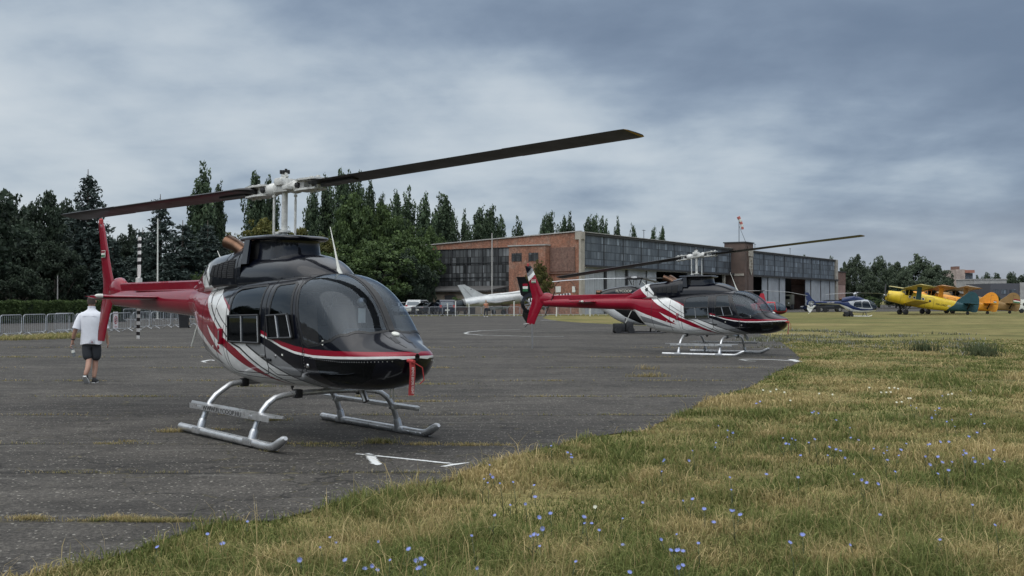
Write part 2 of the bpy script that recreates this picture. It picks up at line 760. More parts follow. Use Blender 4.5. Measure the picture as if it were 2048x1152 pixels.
# ------------------------------------------------------------------ common materials
NAVY = (0.0022, 0.0032, 0.0075)
M_navy = paint('navy_paint', NAVY, 0.28)
M_red = paint('red_paint', (0.235, 0.003, 0.018), 0.34)
M_white = paint('white_paint', (0.74, 0.74, 0.72), 0.35)
M_grey = paint('grey_paint', (0.21, 0.215, 0.22), 0.32)
M_black = mat('black_rubber', (0.012, 0.012, 0.013), 0.55, var=0.3)
M_gasket = mat('black_gasket', (0.008, 0.008, 0.009), 0.4)
M_void = mat('dark_opening', (0.003, 0.003, 0.0035), 0.8)
M_hub = mat('hub_white_enamel', (0.58, 0.58, 0.55), 0.38, var=0.08, scale=20, dirt=0.55)
M_steel = mat('bare_steel', (0.42, 0.42, 0.42), 0.32, metal=0.9, var=0.15, scale=25)
M_skid = mat('silver_skid_paint', (0.56, 0.565, 0.57), 0.30, metal=0.7, var=0.14, scale=10, dirt=0.3, coat=0.2)
M_blade = mat('rotor_blade_black', (0.014, 0.014, 0.015), 0.42, var=0.3, scale=4)
M_bladetip = mat('blade_tip_yellow', (0.38, 0.22, 0.03), 0.5)
M_bronze = mat('heat_tinted_exhaust', (0.155, 0.09, 0.06), 0.40, metal=0.95, var=0.4, scale=7)
M_seat = mat('tan_leather', (0.20, 0.145, 0.10), 0.55, var=0.2)
M_cabin = mat('cabin_lining', (0.045, 0.045, 0.05), 0.8)
M_panel = mat('instrument_black', (0.01, 0.01, 0.011), 0.6)
M_flagred = mat('red_streamer', (0.34, 0.035, 0.035), 0.75, var=0.2)
M_textw = mat('white_lettering', (0.62, 0.60, 0.57), 0.6)
M_textk = mat('black_lettering', (0.012, 0.012, 0.012), 0.6)
M_textgold = mat('pale_lettering', (0.55, 0.52, 0.42), 0.5)
M_green = mat('flag_green', (0.02, 0.13, 0.045), 0.5)
M_offwhite = mat('off_white_plastic', (0.66, 0.66, 0.60), 0.45)
M_glass = glass('tinted_canopy', (0.50, 0.55, 0.60), 0.012, haze=0.018)
M_glassdark = glass('smoked_window', (0.10, 0.11, 0.12), 0.02)
M_lens = glass('lamp_lens', (0.8, 0.8, 0.8), 0.05)

# ------------------------------------------------------------------ ground materials


def vnoise(x, y, s, seed=0):
    """vectorised value noise, 0..1"""
    x, y = np.asarray(x) * s + seed * 17.3, np.asarray(y) * s + seed * 7.9
    xi, yi = np.floor(x).astype(np.int64), np.floor(y).astype(np.int64)
    fx, fy = x - xi, y - yi
    fx, fy = fx * fx * (3 - 2 * fx), fy * fy * (3 - 2 * fy)

    def h(a, b):
        n = (a * 374761393 + b * 668265263 + seed * 1442695041) & 0xFFFFFFFF
        n = ((n ^ (n >> 13)) * 1274126177) & 0xFFFFFFFF
        return ((n ^ (n >> 16)) & 0xFFFF) / 65535.0
    a, b, c, d = h(xi, yi), h(xi + 1, yi), h(xi, yi + 1), h(xi + 1, yi + 1)
    return (a * (1 - fx) + b * fx) * (1 - fy) + (c * (1 - fx) + d * fx) * fy


def fbm(x, y, s, seed=0, o=3):
    t, a, tot = 0, 1.0, 0
    for i in range(o):
        t = t + a * vnoise(x, y, s * 2**i, seed + i)
        tot += a
        a *= 0.5
    return t / tot


CRACK_Y = [7.58, 9.7, 11.65, 14.6, 17.4, 20.8, 24.8, 29.5, 35.5, 43.0, 52, 64, 78]


def asphalt_mat():
    m, nt, out = new_mat('old_asphalt')
    p = N(nt, 'ShaderNodeBsdfPrincipled')
    tc = N(nt, 'ShaderNodeTexCoord')
    o = tc.outputs['Object']
    patch = noise_n(nt, mapping(nt, o, (0.22, 0.45, 1)), 1.0, 5, 0.6, 0.5)
    mid = noise_n(nt, mapping(nt, o, (1.1, 2.6, 1)), 1.0, 7, 0.68, 0.4)
    grit = noise_n(nt, o, 42.0, 4, 0.75)
    base = ramp(nt, patch.outputs[0], [(0.30, (0.029, 0.0265, 0.0235)), (0.70, (0.070, 0.0635, 0.055))])
    c = mixc(nt, 0.85, base.outputs[0], ramp(nt, mid.outputs[0], [(0.25, 0.40), (0.5, 0.95), (0.78, 1.65)]).outputs[0], 'MULTIPLY')
    c = mixc(nt, 1.0, c, ramp(nt, grit.outputs[0], [(0.3, 0.25), (0.5, 0.95), (0.66, 2.1)]).outputs[0], 'MULTIPLY')
    # pale stone chips
    vor = N(nt, 'ShaderNodeTexVoronoi')
    vor.inputs['Scale'].default_value = 26
    L(nt, o, vor.inputs['Vector'])
    sepc = N(nt, 'ShaderNodeSeparateColor')
    L(nt, vor.outputs['Color'], sepc.inputs[0])
    sz = math_n(nt, 'MULTIPLY', math_n(nt, 'GREATER_THAN', sepc.outputs[0], 0.55), math_n(nt, 'MULTIPLY', sepc.outputs[1], 0.33))
    chip = math_n(nt, 'LESS_THAN', vor.outputs['Distance'], sz)
    c = mixc(nt, math_n(nt, 'MULTIPLY', chip, 0.8), c, (0.33, 0.31, 0.27))
    # construction joints across the apron and wandering cracks
    sp = N(nt, 'ShaderNodeSeparateXYZ')
    L(nt, o, sp.inputs[0])
    wob = noise_n(nt, mapping(nt, o, (0.7, 0.2, 1)), 1.0, 6, 0.7)
    yy = math_n(nt, 'MULTIPLY_ADD', math_n(nt, 'SUBTRACT', wob.outputs[0], 0.5), 0.30, sp.outputs[1])
    crack = None
    for i, cy_ in enumerate(CRACK_Y):
        wd = 0.012 + 0.0022 * cy_
        d = math_n(nt, 'LESS_THAN', math_n(nt, 'ABSOLUTE', math_n(nt, 'SUBTRACT', yy, cy_)), wd)
        crack = d if crack is None else math_n(nt, 'MAXIMUM', crack, d)
    gap = ramp(nt, noise_n(nt, mapping(nt, o, (0.9, 0.9, 1)), 1.0, 5, 0.7).outputs[0], [(0.38, 0.25), (0.55, 1.0)])
    crack = math_n(nt, 'MULTIPLY', crack, gap.outputs[0])
    v2 = N(nt, 'ShaderNodeTexVoronoi')
    v2.feature = 'DISTANCE_TO_EDGE'
    v2.inputs['Scale'].default_value = 0.8
    wv = noise_n(nt, o, 1.6, 5, 0.6)
    vv = N(nt, 'ShaderNodeVectorMath')
    vv.operation = 'MULTIPLY_ADD'
    L(nt, wv.outputs['Color'], vv.inputs[0])
    vv.inputs[1].default_value = (0.7, 0.7, 0.7)
    L(nt, o, vv.inputs[2])
    L(nt, vv.outputs[0], v2.inputs['Vector'])
    c2 = math_n(nt, 'LESS_THAN', v2.outputs['Distance'], 0.010)
    msk = ramp(nt, noise_n(nt, mapping(nt, o, (0.35, 0.35, 1), (4, 1, 0)), 1.0, 4, 0.6).outputs[0], [(0.40, 0), (0.50, 0.9)])
    c2 = math_n(nt, 'MULTIPLY', c2, msk.outputs[0])
    crk = math_n(nt, 'MAXIMUM', crack, c2)
    mud = mixc(nt, ramp(nt, noise_n(nt, o, 5.0, 4).outputs[0], [(0.50, 0), (0.66, 1)]).outputs[0], (0.008, 0.0075, 0.007), (0.11, 0.095, 0.05))
    c = mixc(nt, math_n(nt, 'MULTIPLY', crk, 0.85), c, mud)
    # worn pale scuffs running along the joints
    sc = noise_n(nt, mapping(nt, o, (0.5, 5.5, 1)), 1.0, 7, 0.7, 0.2)
    c = mixc(nt, ramp(nt, sc.outputs[0], [(0.56, 0), (0.76, 0.7)]).outputs[0], c, (0.15, 0.142, 0.128))
    c = mixc(nt, ramp(nt, sc.outputs[0], [(0.26, 0.75), (0.42, 0)]).outputs[0], c, (0.012, 0.0115, 0.011))
    L(nt, c, p.inputs['Base Color'])
    p.inputs['Roughness'].default_value = 0.88
    p.inputs['Specular IOR Level'].default_value = 0.3
    hsum = math_n(nt, 'MULTIPLY_ADD', crk, -1.2, math_n(nt, 'MULTIPLY_ADD', grit.outputs[0], 1.0, math_n(nt, 'MULTIPLY', mid.outputs[0], 1.4)))
    L(nt, bump(nt, hsum, 0.55, 0.012), p.inputs['Normal'])
    L(nt, p.outputs[0], out.inputs[0])
    return m


def turf_mat():
    m, nt, out = new_mat('dry_turf')
    p = N(nt, 'ShaderNodeBsdfPrincipled')
    tc = N(nt, 'ShaderNodeTexCoord')
    o = tc.outputs['Object']
    a = noise_n(nt, mapping(nt, o, (0.05, 0.16, 1)), 1.0, 6, 0.62, 0.6)
    b = noise_n(nt, mapping(nt, o, (0.5, 1.3, 1)), 1.0, 8, 0.7, 0.5)
    g = noise_n(nt, o, 18.0, 5, 0.75)
    c = ramp(nt, a.outputs[0], [(0.30, (0.085, 0.094, 0.031)), (0.50, (0.145, 0.132, 0.050)), (0.70, (0.235, 0.185, 0.085))])
    c = mixc(nt, 0.9, c.outputs[0], ramp(nt, b.outputs[0], [(0.28, 0.35), (0.5, 1.0), (0.72, 1.75)]).outputs[0], 'MULTIPLY')
    c = mixc(nt, 0.9, c, ramp(nt, g.outputs[0], [(0.3, 0.35), (0.5, 1.0), (0.72, 1.6)]).outputs[0], 'MULTIPLY')
    L(nt, c, p.inputs['Base Color'])
    p.inputs['Roughness'].default_value = 0.95
    p.inputs['Specular IOR Level'].default_value = 0.1
    L(nt, p.outputs[0], out.inputs[0])
    return m


M_asphalt, M_turf = asphalt_mat(), turf_mat()


def inside(poly, x, y):
    x, y = np.asarray(x), np.asarray(y)
    r = np.zeros(x.shape, bool)
    n = len(poly)
    j = n - 1
    for i in range(n):
        xi, yi = poly[i]
        xj, yj = poly[j]
        c = ((yi > y) != (yj > y)) & (x < (xj - xi) * (y - yi) / (yj - yi + 1e-12) + xi)
        r ^= c
        j = i
    return r


def sheet(name, pts, z, material, kind='structure', cell=None):
    """flat ground sheet inside an outline"""
    pts = [(p[0], p[1]) for p in pts]
    n = len(pts)
    P = [Vector(p) for p in pts]
    if cell:
        x0, x1 = min(p[0] for p in pts), max(p[0] for p in pts)
        y0, y1 = min(p[1] for p in pts), max(p[1] for p in pts)
        gx, gy = np.meshgrid(np.arange(x0 + cell, x1, cell), np.arange(y0 + cell, y1, cell))
        k = inside(pts, gx.ravel(), gy.ravel())
        P += [Vector((a + .013, b + .017)) for a, b in zip(gx.ravel()[k], gy.ravel()[k])]
    vo, eo, fo, *_ = delaunay_2d_cdt(P, [(i, (i + 1) % n) for i in range(n)], [], 0, 1e-5)
    cen = np.array([[sum(vo[i][0] for i in f) / len(f), sum(vo[i][1] for i in f) / len(f)] for f in fo])
    k = inside(pts, cen[:, 0], cen[:, 1])
    mb = MB()
    fs = []
    for f, ok in zip(fo, k):
        if ok:
            a, b, c = (vo[i] for i in f[:3])
            ar = (b[0] - a[0]) * (c[1] - a[1]) - (c[0] - a[0]) * (b[1] - a[1])
            fs.append(tuple(f) if ar > 0 else tuple(reversed(f)))
    mb.add([(v[0], v[1], z) for v in vo], fs)
    return tag(mb.build(name, [material], fixn=False), kind=kind)


gx_ = [-6000, -3000, -1500, -800, -400] + list(range(-300, 301, 25)) + [400, 800, 1500, 3000, 6000]
gy_ = [-200, -100, -50] + list(range(-25, 401, 25)) + [500, 700, 1000, 1600, 2600, 4500, 9000]
gm_ = MB()
gm_.add([(x, y, 0) for y in gy_ for x in gx_], [(j * len(gx_) + i, j * len(gx_) + i + 1, (j + 1) * len(gx_) + i + 1, (j + 1) * len(gx_) + i) for j in range(len(gy_) - 1) for i in range(len(gx_) - 1)])
tag(gm_.build('ground', [M_turf], fixn=False), kind='structure')

# the edge of the apron against the grass, surveyed from the near left corner round to the taxiway
EDGE_PX = [(60, 1152), (150, 1128), (260, 1106), (330, 1088), (395, 1066), (420, 1052), (470, 1047), (550, 1044), (640, 1019), (700, 1000), (760, 985), (840, 972),
           (905, 962), (960, 938), (1000, 925), (1060, 905), (1110, 893), (1170, 878), (1225, 869), (1285, 864), (1335, 840), (1400, 806), (1450, 791), (1505, 774), (1550, 745),
           (1588, 728), (1602, 718), (1590, 705), (1572, 690), (1555, 680), (1520, 668), (1470, 660), (1380, 655), (1290, 652), (1210, 648), (1150, 645), (1105, 641),
           (1085, 636), (1095, 631), (1140, 627)]
EDGE = []
for i, q in enumerate(EDGE_PX):
    g = gnd(*q)
    j = 0.05 if i < 30 else 0.0
    EDGE.append((g.x + rng.uniform(-j, j), g.y + rng.uniform(-j, j)))
# finer, ragged edge
rag = []
for a, b in zip(EDGE[:-1], EDGE[1:]):
    n = max(1, int(math.hypot(b[0] - a[0], b[1] - a[1]) / 0.12)) if a[1] < 45 else 1
    for k in range(n):
        t = k / n
        x, y = a[0] + (b[0] - a[0]) * t, a[1] + (b[1] - a[1]) * t
        d = 0.12 * (noise.noise(Vector((x * 2.1, y * 2.1, 0))) + 0.5 * noise.noise(Vector((x * 6, y * 6, 3)))) if a[1] < 45 else 0
        rag.append((x + d, y + d * 0.6))
rag.append(EDGE[-1])
FAR = [(14, 131), (41, 146), (62, 158), (110, 172), (160, 178), (400, 215), (400, 420), (-300, 420), (-300, -30), (-60, -30), (-9, 2.6), (-4.6, 5.2)]
APRON = rag + FAR
sheet('apron', APRON, 0.012, M_asphalt, cell=20.0)
GRASS_POLY = [(-4.6, 5.2)] + EDGE[:30] + [(40, 43), (40, -2), (-9, -2), (-9, 2.6)]


# ------------------------------------------------------------------ grass: real blades
def grass_mat():
    m, nt, out = new_mat('grass_blades')
    at_ = N(nt, 'ShaderNodeAttribute')
    at_.attribute_name = 'tone'
    d = N(nt, 'ShaderNodeBsdfPrincipled')
    L(nt, at_.outputs['Color'], d.inputs['Base Color'])
    d.inputs['Roughness'].default_value = 0.75
    d.inputs['Specular IOR Level'].default_value = 0.15
    t = N(nt, 'ShaderNodeBsdfTranslucent')
    L(nt, at_.outputs['Color'], t.inputs[0])
    mx = N(nt, 'ShaderNodeMixShader')
    mx.inputs[0].default_value = 0.3
    L(nt, d.outputs[0], mx.inputs[1])
    L(nt, t.outputs[0], mx.inputs[2])
    L(nt, mx.outputs[0], out.inputs[0])
    return m


M_grass = grass_mat()
nrs = np.random.RandomState(5)


def blades(name, x, y, h, w, bend, col, z0=0.0):
    """one mesh of bent, tapering blades: 5 vertices each"""
    n = len(x)
    az = nrs.uniform(0, 2 * PI, n)
    la = nrs.uniform(0, 2 * PI, n)
    dx, dy = np.cos(az), np.sin(az)
    lx, ly = np.cos(la) * bend * h, np.sin(la) * bend * h
    V = np.zeros((n, 5, 3))
    V[:, 0] = np.stack([x - dx * w, y - dy * w, np.full(n, z0)], 1)
    V[:, 1] = np.stack([x + dx * w, y + dy * w, np.full(n, z0)], 1)
    mz = h * 0.55
    V[:, 2] = np.stack([x + lx * 0.32 + dx * w * 0.75, y + ly * 0.32 + dy * w * 0.75, z0 + mz], 1)
    V[:, 3] = np.stack([x + lx * 0.32 - dx * w * 0.75, y + ly * 0.32 - dy * w * 0.75, z0 + mz], 1)
    V[:, 4] = np.stack([x + lx, y + ly, z0 + h * (1 - 0.35 * bend)], 1)
    V = V.reshape(-1, 3)
    base = np.arange(n)[:, None] * 5
    q = (base + np.array([0, 1, 2, 3])).ravel()
    t = (base + np.array([3, 2, 4])).ravel()
    me = bpy.data.meshes.new(name)
    me.vertices.add(len(V))
    me.vertices.foreach_set('co', V.ravel())
    me.loops.add(len(q) + len(t))
    me.loops.foreach_set('vertex_index', np.concatenate([q, t]))
    me.polygons.add(2 * n)
    me.polygons.foreach_set('loop_start', np.concatenate([np.arange(n) * 4, 4 * n + np.arange(n) * 3]))
    me.update(calc_edges=True)
    ca = me.color_attributes.new('tone', 'FLOAT_COLOR', 'POINT')
    cc = np.ones((n, 5, 4))
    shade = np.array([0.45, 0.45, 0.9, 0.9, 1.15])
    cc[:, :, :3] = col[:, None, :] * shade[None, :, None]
    ca.data.foreach_set('color', cc.ravel())
    me.materials.append(M_grass)
    return link(name, me)


GREEN1, GREEN2 = np.array([0.082, 0.118, 0.030]), np.array([0.250, 0.265, 0.090])
STRAW1, STRAW2 = np.array([0.35, 0.28, 0.115]), np.array([0.64, 0.50, 0.26])


def grass_field():
    xs, ys = [], []
    want = 290000
    while sum(len(a) for a in xs) < want:
        u = nrs.uniform(-0.60, 0.74, 400000)
        # density falls with depth
        Y = 4.4 * np.power(46 / 4.4, nrs.uniform(0, 1, 400000))
        X = u * Y
        k = inside(GRASS_POLY, X, Y)
        X, Y = X[k], Y[k]
        dn = fbm(X, Y, 1.5, 3)
        k = nrs.uniform(0, 1, len(X)) < np.clip(0.15 + 1.5 * (dn - 0.22), 0.2, 1)
        xs.append(X[k])
        ys.append(Y[k])
    x, y = np.concatenate(xs)[:want], np.concatenate(ys)[:want]
    n = len(x)
    patch = fbm(x, y, 0.55, 11, 4)
    patch2 = fbm(x, y, 2.2, 21, 3)
    tall = fbm(x, y, 1.3, 31, 3)
    dry = np.clip((0.62 * patch + 0.38 * patch2 - 0.550) * 7.0 + 0.5 + nrs.normal(0, 0.30, n), 0, 1)
    h = 0.022 + 0.072 * np.clip((tall - 0.36) * 2.6, 0, 1.4) + nrs.exponential(0.018, n)
    h *= np.clip(nrs.normal(1, 0.3, n), 0.35, 2.0)
    far = np.clip((y - 12) / 25, 0, 1)
    h *= 1 - 0.45 * far
    st = nrs.uniform(0, 1, n) < 0.022
    h[st] *= nrs.uniform(1.6, 3.2, st.sum())
    dry[st] = 1
    w = (0.0022 + 0.0022 * nrs.uniform(0, 1, n)) * np.maximum(1.0, y / 7.5)
    w[st] *= 0.6
    bend = np.clip(nrs.normal(0.75, 0.4, n), 0.08, 1.8)
    k1, k2 = nrs.uniform(0, 1, (n, 1)), nrs.uniform(0, 1, (n, 1))
    g = GREEN1 * (1 - k1) + GREEN2 * k1
    s = STRAW1 * (1 - k2) + STRAW2 * k2
    col = g * (1 - dry[:, None]) + s * dry[:, None]
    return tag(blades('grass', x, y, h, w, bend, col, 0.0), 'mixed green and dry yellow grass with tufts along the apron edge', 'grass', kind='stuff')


grass_field()


def crack_grass():
    xs, ys, hs, ds = [], [], [], []

    def patch(cx, cy, sx, sy, n, h, d):
        xs.append(nrs.normal(cx, sx, n))
        ys.append(nrs.normal(cy, sy, n))
        hs.append(np.abs(nrs.normal(h, h * 0.4, n)))
        ds.append(np.clip(nrs.normal(d, 0.25, n), 0, 1))
    for px, py, sx, n, h, d in [(345, 866, .10, 240, .05, .9), (255, 886, .06, 90, .03, .8), (760, 888, .08, 320, .06, .35), (845, 892, .09, 260, .035, .95), (935, 893, .13, 260, .03, .95),
                                (60, 1042, .12, 420, .035, .9), (240, 1043, .11, 480, .04, .95), (195, 1045, .05, 150, .03, .2), (330, 1047, .2, 700, .035, .5), (290, 1045, .1, 300, .03, .6),
                                (1000, 893, .10, 120, .03, .9), (540, 905, .05, 60, .03, .5), (510, 775, .15, 140, .05, .4), (537, 843, .12, 200, .05, .5), (440, 862, .1, 110, .03, .8),
                                (830, 805, .2, 260, .035, .85), (860, 770, .2, 200, .04, .5), (1300, 755, .12, 160, .10, .8), (1296, 740, .06, 60, .12, .9), (700, 845, .1, 60, .03, .5), (650, 895, .2, 150, .03, .4)]:
        g = gnd(px, py)
        patch(g.x, g.y, sx * g.y / 10, 0.022 * g.y / 9, n, h, d)
    for cy in CRACK_Y[:9]:
        for _ in range(26):
            cx = nrs.uniform(-0.5, 0.45) * cy
            if inside(APRON, np.array([cx]), np.array([cy]))[0]:
                patch(cx, cy, nrs.uniform(0.05, 0.35) * cy / 14, 0.012 * cy / 8, int(nrs.uniform(14, 70)), 0.022 + 0.0008 * cy, nrs.uniform(0.3, 1))
    # the grassy strip by the barriers at the left
    for px, py, s, n in [(20, 680, .7, 900), (60, 678, .8, 1300), (95, 676, .6, 1000), (118, 673, .4, 900), (135, 675, .3, 500), (160, 674, .4, 300)]:
        g = gnd(px, py)
        patch(g.x, g.y, s, 0.5, n, 0.16, 0.45)
    x, y, h, d = (np.concatenate(a) for a in (xs, ys, hs, ds))
    n = len(x)
    k = nrs.uniform(0, 1, (n, 1))
    col = (GREEN1 * (1 - k) + GREEN2 * k) * (1 - d[:, None]) + (STRAW1 * (1 - k) + STRAW2 * k) * d[:, None]
    w = 0.0018 * np.maximum(1.0, y / 7.5)
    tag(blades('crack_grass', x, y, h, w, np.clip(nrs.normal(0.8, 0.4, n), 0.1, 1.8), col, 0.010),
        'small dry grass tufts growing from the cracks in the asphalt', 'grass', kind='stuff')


crack_grass()


def far_weeds():
    xs, ys, hs, cs = [], [], [], []
    for _ in range(34):
        px, py = nrs.uniform(1500, 1960), nrs.normal(680, 9)
        if px > 1800:
            py += 10
        g = gnd(px, max(py, 662))
        n = 130
        xs.append(nrs.normal(g.x, 0.45, n))
        ys.append(nrs.normal(g.y, 0.6, n))
        hs.append(np.abs(nrs.normal(0.10, 0.05, n)))
        c = np.tile(np.array([[0.17, 0.175, 0.10]]), (n, 1)) * nrs.uniform(0.5, 1.5, (n, 1))
        b = nrs.uniform(0, 1, n) < 0.16
        c[b] = (0.36, 0.37, 0.40)
        cs.append(c)
    for px, py in [(1965, 712), (1850, 702), (1962, 705)]:
        g = gnd(px, py)
        n = 240
        xs.append(nrs.normal(g.x, 0.22, n))
        ys.append(nrs.normal(g.y, 0.3, n))
        hs.append(np.abs(nrs.normal(0.28, 0.1, n)))
        cs.append(np.tile(np.array([[0.09, 0.11, 0.055]]), (n, 1)))
    x, y, h, c = (np.concatenate(a) for a in (xs, ys, hs, cs))
    tag(blades('weeds', x, y, h, 0.0022 * y / 7.5, np.clip(nrs.normal(0.5, 0.3, len(x)), 0.1, 1.5), c), 'band of grey-green weeds with pale seed heads in the far grass', 'weeds', kind='stuff')


far_weeds()

# ------------------------------------------------------------------ chicory
M_petal = mat('chicory_petal', (0.175, 0.22, 0.50), 0.6, var=0.4, scale=40)
M_stalk = mat('chicory_stalk', (0.07, 0.09, 0.04), 0.7)
M_daisy = mat('white_petal', (0.65, 0.65, 0.52), 0.6)


def petal_mb(r, n, tiltv):
    mb = MB()
    for k in range(n):
        a = 2 * PI * k / n
        c, s = math.cos(a), math.sin(a)
        hw = r * 0.145
        zz_ = r * tiltv
        mb.add([(0, 0, 0), (c * r * .55 - s * hw, s * r * .55 + c * hw, zz_ * .6), (c * r - s * hw * .7, s * r + c * hw * .7, zz_), (c * r + s * hw * .7, s * r - c * hw * .7, zz_), (c * r * .55 + s * hw, s * r * .55 - c * hw, zz_ * .6)],
               [(0, 4, 3, 2, 1)])
    return mb


def flower_meshes(h, k):
    st = MB()
    r_ = random.Random(k)
    lean = Vector((r_.uniform(-.25, .25), r_.uniform(-.25, .25), 0)) * h
    st.tube([(0, 0, 0), lean * 0.3 + Vector((0, 0, h * .5)), lean + Vector((0, 0, h))], [0.003, 0.0022, 0.0016], 5)
    for q in range(3):
        z = h * r_.uniform(0.25, 0.7)
        d = Vector((r_.uniform(-1, 1), r_.uniform(-1, 1), 0.9)).normalized() * h * 0.28
        b = lean * (z / h) + Vector((0, 0, z))
        st.tube([b, b + d], [0.002, 0.001], 4)
    hd = petal_mb(r_.uniform(.0115, .0155), 11, r_.uniform(.1, .55))
    f = Vector((r_.uniform(-.9, .9), -1.0, r_.uniform(.1, 2.2))).normalized()
    M = Matrix.Translation(lean + Vector((0, 0, h))) @ f.to_track_quat('Z', 'Y').to_matrix().to_4x4()
    hd.xform(M)
    return st.mesh('stem', M_stalk), hd.mesh('blossom', M_petal), lean


D_ = [(270, 375), (275, 440), (232, 470), (290, 460), (258, 497), (430, 492), (575, 515), (580, 595), (412, 648), (515, 642), (305, 718), (608, 735), (686, 707), (915, 730), (920, 775), (967, 775), (1018, 820),
      (632, 812), (575, 850), (548, 862), (612, 930), (147, 858), (860, 1037), (1180, 922), (1227, 1107), (185, 1080), (1547, 848), (1440, 885), (1695, 910), (1508, 957), (1555, 962), (1590, 965), (1590, 1060), (1560, 1075),
      (1655, 607), (1590, 620), (1735, 677), (1920, 688), (1982, 718), (1800, 768), (1315, 632), (1462, 340), (1455, 350), (1630, 347), (1445, 420), (1655, 278), (1815, 225), (1808, 255), (1895, 140), (1893, 185), (1932, 157), (1832, 108),
      (1920, 545), (1910, 460), (1180, 742), (830, 325), (803, 290), (1938, 685), (600, 852), (825, 303), (690, 245), (340, 500)]
E_ = [(220, 568), (597, 630), (640, 632), (610, 620), (1305, 595), (1265, 580), (1480, 515), (1672, 480), (1460, 600), (1430, 615), (1435, 640), (1408, 663), (1675, 640), (1545, 678), (1510, 690), (1565, 722), (1765, 705), (1715, 765), (1660, 790),
      (60, 765), (400, 800), (460, 805), (485, 815), (615, 808), (860, 800), (912, 815), (1235, 838), (1380, 845), (1395, 842), (1465, 827), (1525, 827), (715, 862), (760, 880), (790, 888), (703, 917), (820, 935), (1015, 872),
      (1105, 862), (1105, 885), (1082, 903), (1185, 920), (1107, 950), (1200, 880), (1365, 925), (1450, 927), (1395, 982), (1640, 905), (1620, 915), (1690, 935), (1755, 978), (1900, 960), (1625, 885), (1830, 882), (1797, 940), (1522, 1020), (1450, 1042),
      (520, 920), (287, 1047), (880, 1045), (933, 1085), (967, 1103), (1043, 1112), (502, 1068), (1160, 1028), (855, 732), (760, 680), (1545, 962), (1700, 960), (420, 838), (440, 842), (575, 832), (1480, 965), (245, 555)]
F_ = [(660, 1075), (672, 1085), (757, 1083), (817, 1098), (832, 1122), (850, 1130), (842, 1118), (838, 1138), (730, 1138), (755, 1140), (745, 1132), (780, 1120), (640, 1095), (1605, 1070), (1580, 1085), (315, 1095), (445, 1088), (415, 1068), (600, 1120),
      (690, 1120), (1700, 1090), (1945, 1010), (1990, 1050), (1880, 1080), (1760, 1030), (495, 1043)]
FL = [(900 + a * .293, 820 + b * .293) for a, b in D_] + [(1448 + a * .295, 640 + b * .295) for a, b in E_] + F_
protos = []
for k, h in enumerate((0.10, 0.15, 0.20, 0.12, 0.17, 0.25, 0.14, 0.08)):
    protos.append((h,) + flower_meshes(h, k + 40))
for i, (px, py) in enumerate(FL):
    h, sm, bm_, lean = protos[i % len(protos)]
    g = gnd(px, py, h)
    t = thing('chicory_plant', 'blue chicory flower on a thin stalk in the dry grass', 'flower', (g.x - lean.x, g.y - lean.y, 0), 0, 'blue chicory flowers in the grass')
    o = link('stem', sm, t)
    o2 = link('blossom', bm_, t)
    q = (0.55 + 0.7 * rng.random()) * max(1.0, g.y / 14)
    for ob in (o2,):
        # blossoms vary in size about their own head
        c = lean + Vector((0, 0, h))
        ob.location = c * (1 - q)
        ob.scale = (q,) * 3
W_ = [(355, 470), (410, 490), (265, 475), (315, 485), (1120, 460), (1155, 460), (1180, 465), (1065, 490), (1100, 490), (1130, 488), (1250, 530), (1265, 530), (1205, 555), (1170, 558), (985, 458), (735, 505), (645, 498), (1545, 500), (1520, 505), (450, 545)]
dm = petal_mb(0.016, 9, 0.1)
dm.xform(Matrix.Translation((0, 0, 0.12)) @ Vector((0, -1, .8)).normalized().to_track_quat('Z', 'Y').to_matrix().to_4x4())
ds_ = MB()
ds_.tube([(0, 0, 0), (0, 0, 0.12)], 0.002, 4)
dm, ds_ = dm.mesh('blossom', M_daisy), ds_.mesh('stem', M_stalk)
for px, py in [(1448 + a * .295, 640 + b * .295) for a, b in W_] + [(900 + 990 * .293, 820 + 662 * .293)]:
    g = gnd(px, py, 0.12)
    t = thing('daisy_plant', 'small pale white flower on a short stalk in the grass', 'flower', (g.x, g.y, 0), 0, 'small pale flowers in the grass')
    link('stem', ds_, t)
    link('blossom', dm, t).scale = (max(1, g.y / 14),) * 2 + (1,)


# ------------------------------------------------------------------ painted markings
def spray_mat():
    m, nt, out = new_mat('sprayed_white_paint')
    p = N(nt, 'ShaderNodeBsdfPrincipled')
    tc = N(nt, 'ShaderNodeTexCoord')
    n = noise_n(nt, tc.outputs['Object'], 34, 5, 0.75)
    at_ = N(nt, 'ShaderNodeAttribute')
    at_.attribute_name = 'cover'
    f = math_n(nt, 'ADD', at_.outputs['Fac'], math_n(nt, 'MULTIPLY', math_n(nt, 'SUBTRACT', n.outputs[0], 0.5), 1.1))
    a = ramp(nt, f, [(0.35, 0), (0.62, 1)])
    p.inputs['Base Color'].default_value = (0.62, 0.63, 0.62, 1)
    p.inputs['Roughness'].default_value = 0.8
    t = N(nt, 'ShaderNodeBsdfTransparent')
    mx = N(nt, 'ShaderNodeMixShader')
    L(nt, a.outputs[0], mx.inputs[0])
    L(nt, t.outputs[0], mx.inputs[1])
    L(nt, p.outputs[0], mx.inputs[2])
    L(nt, mx.outputs[0], out.inputs[0])
    return m


M_spray = spray_mat()


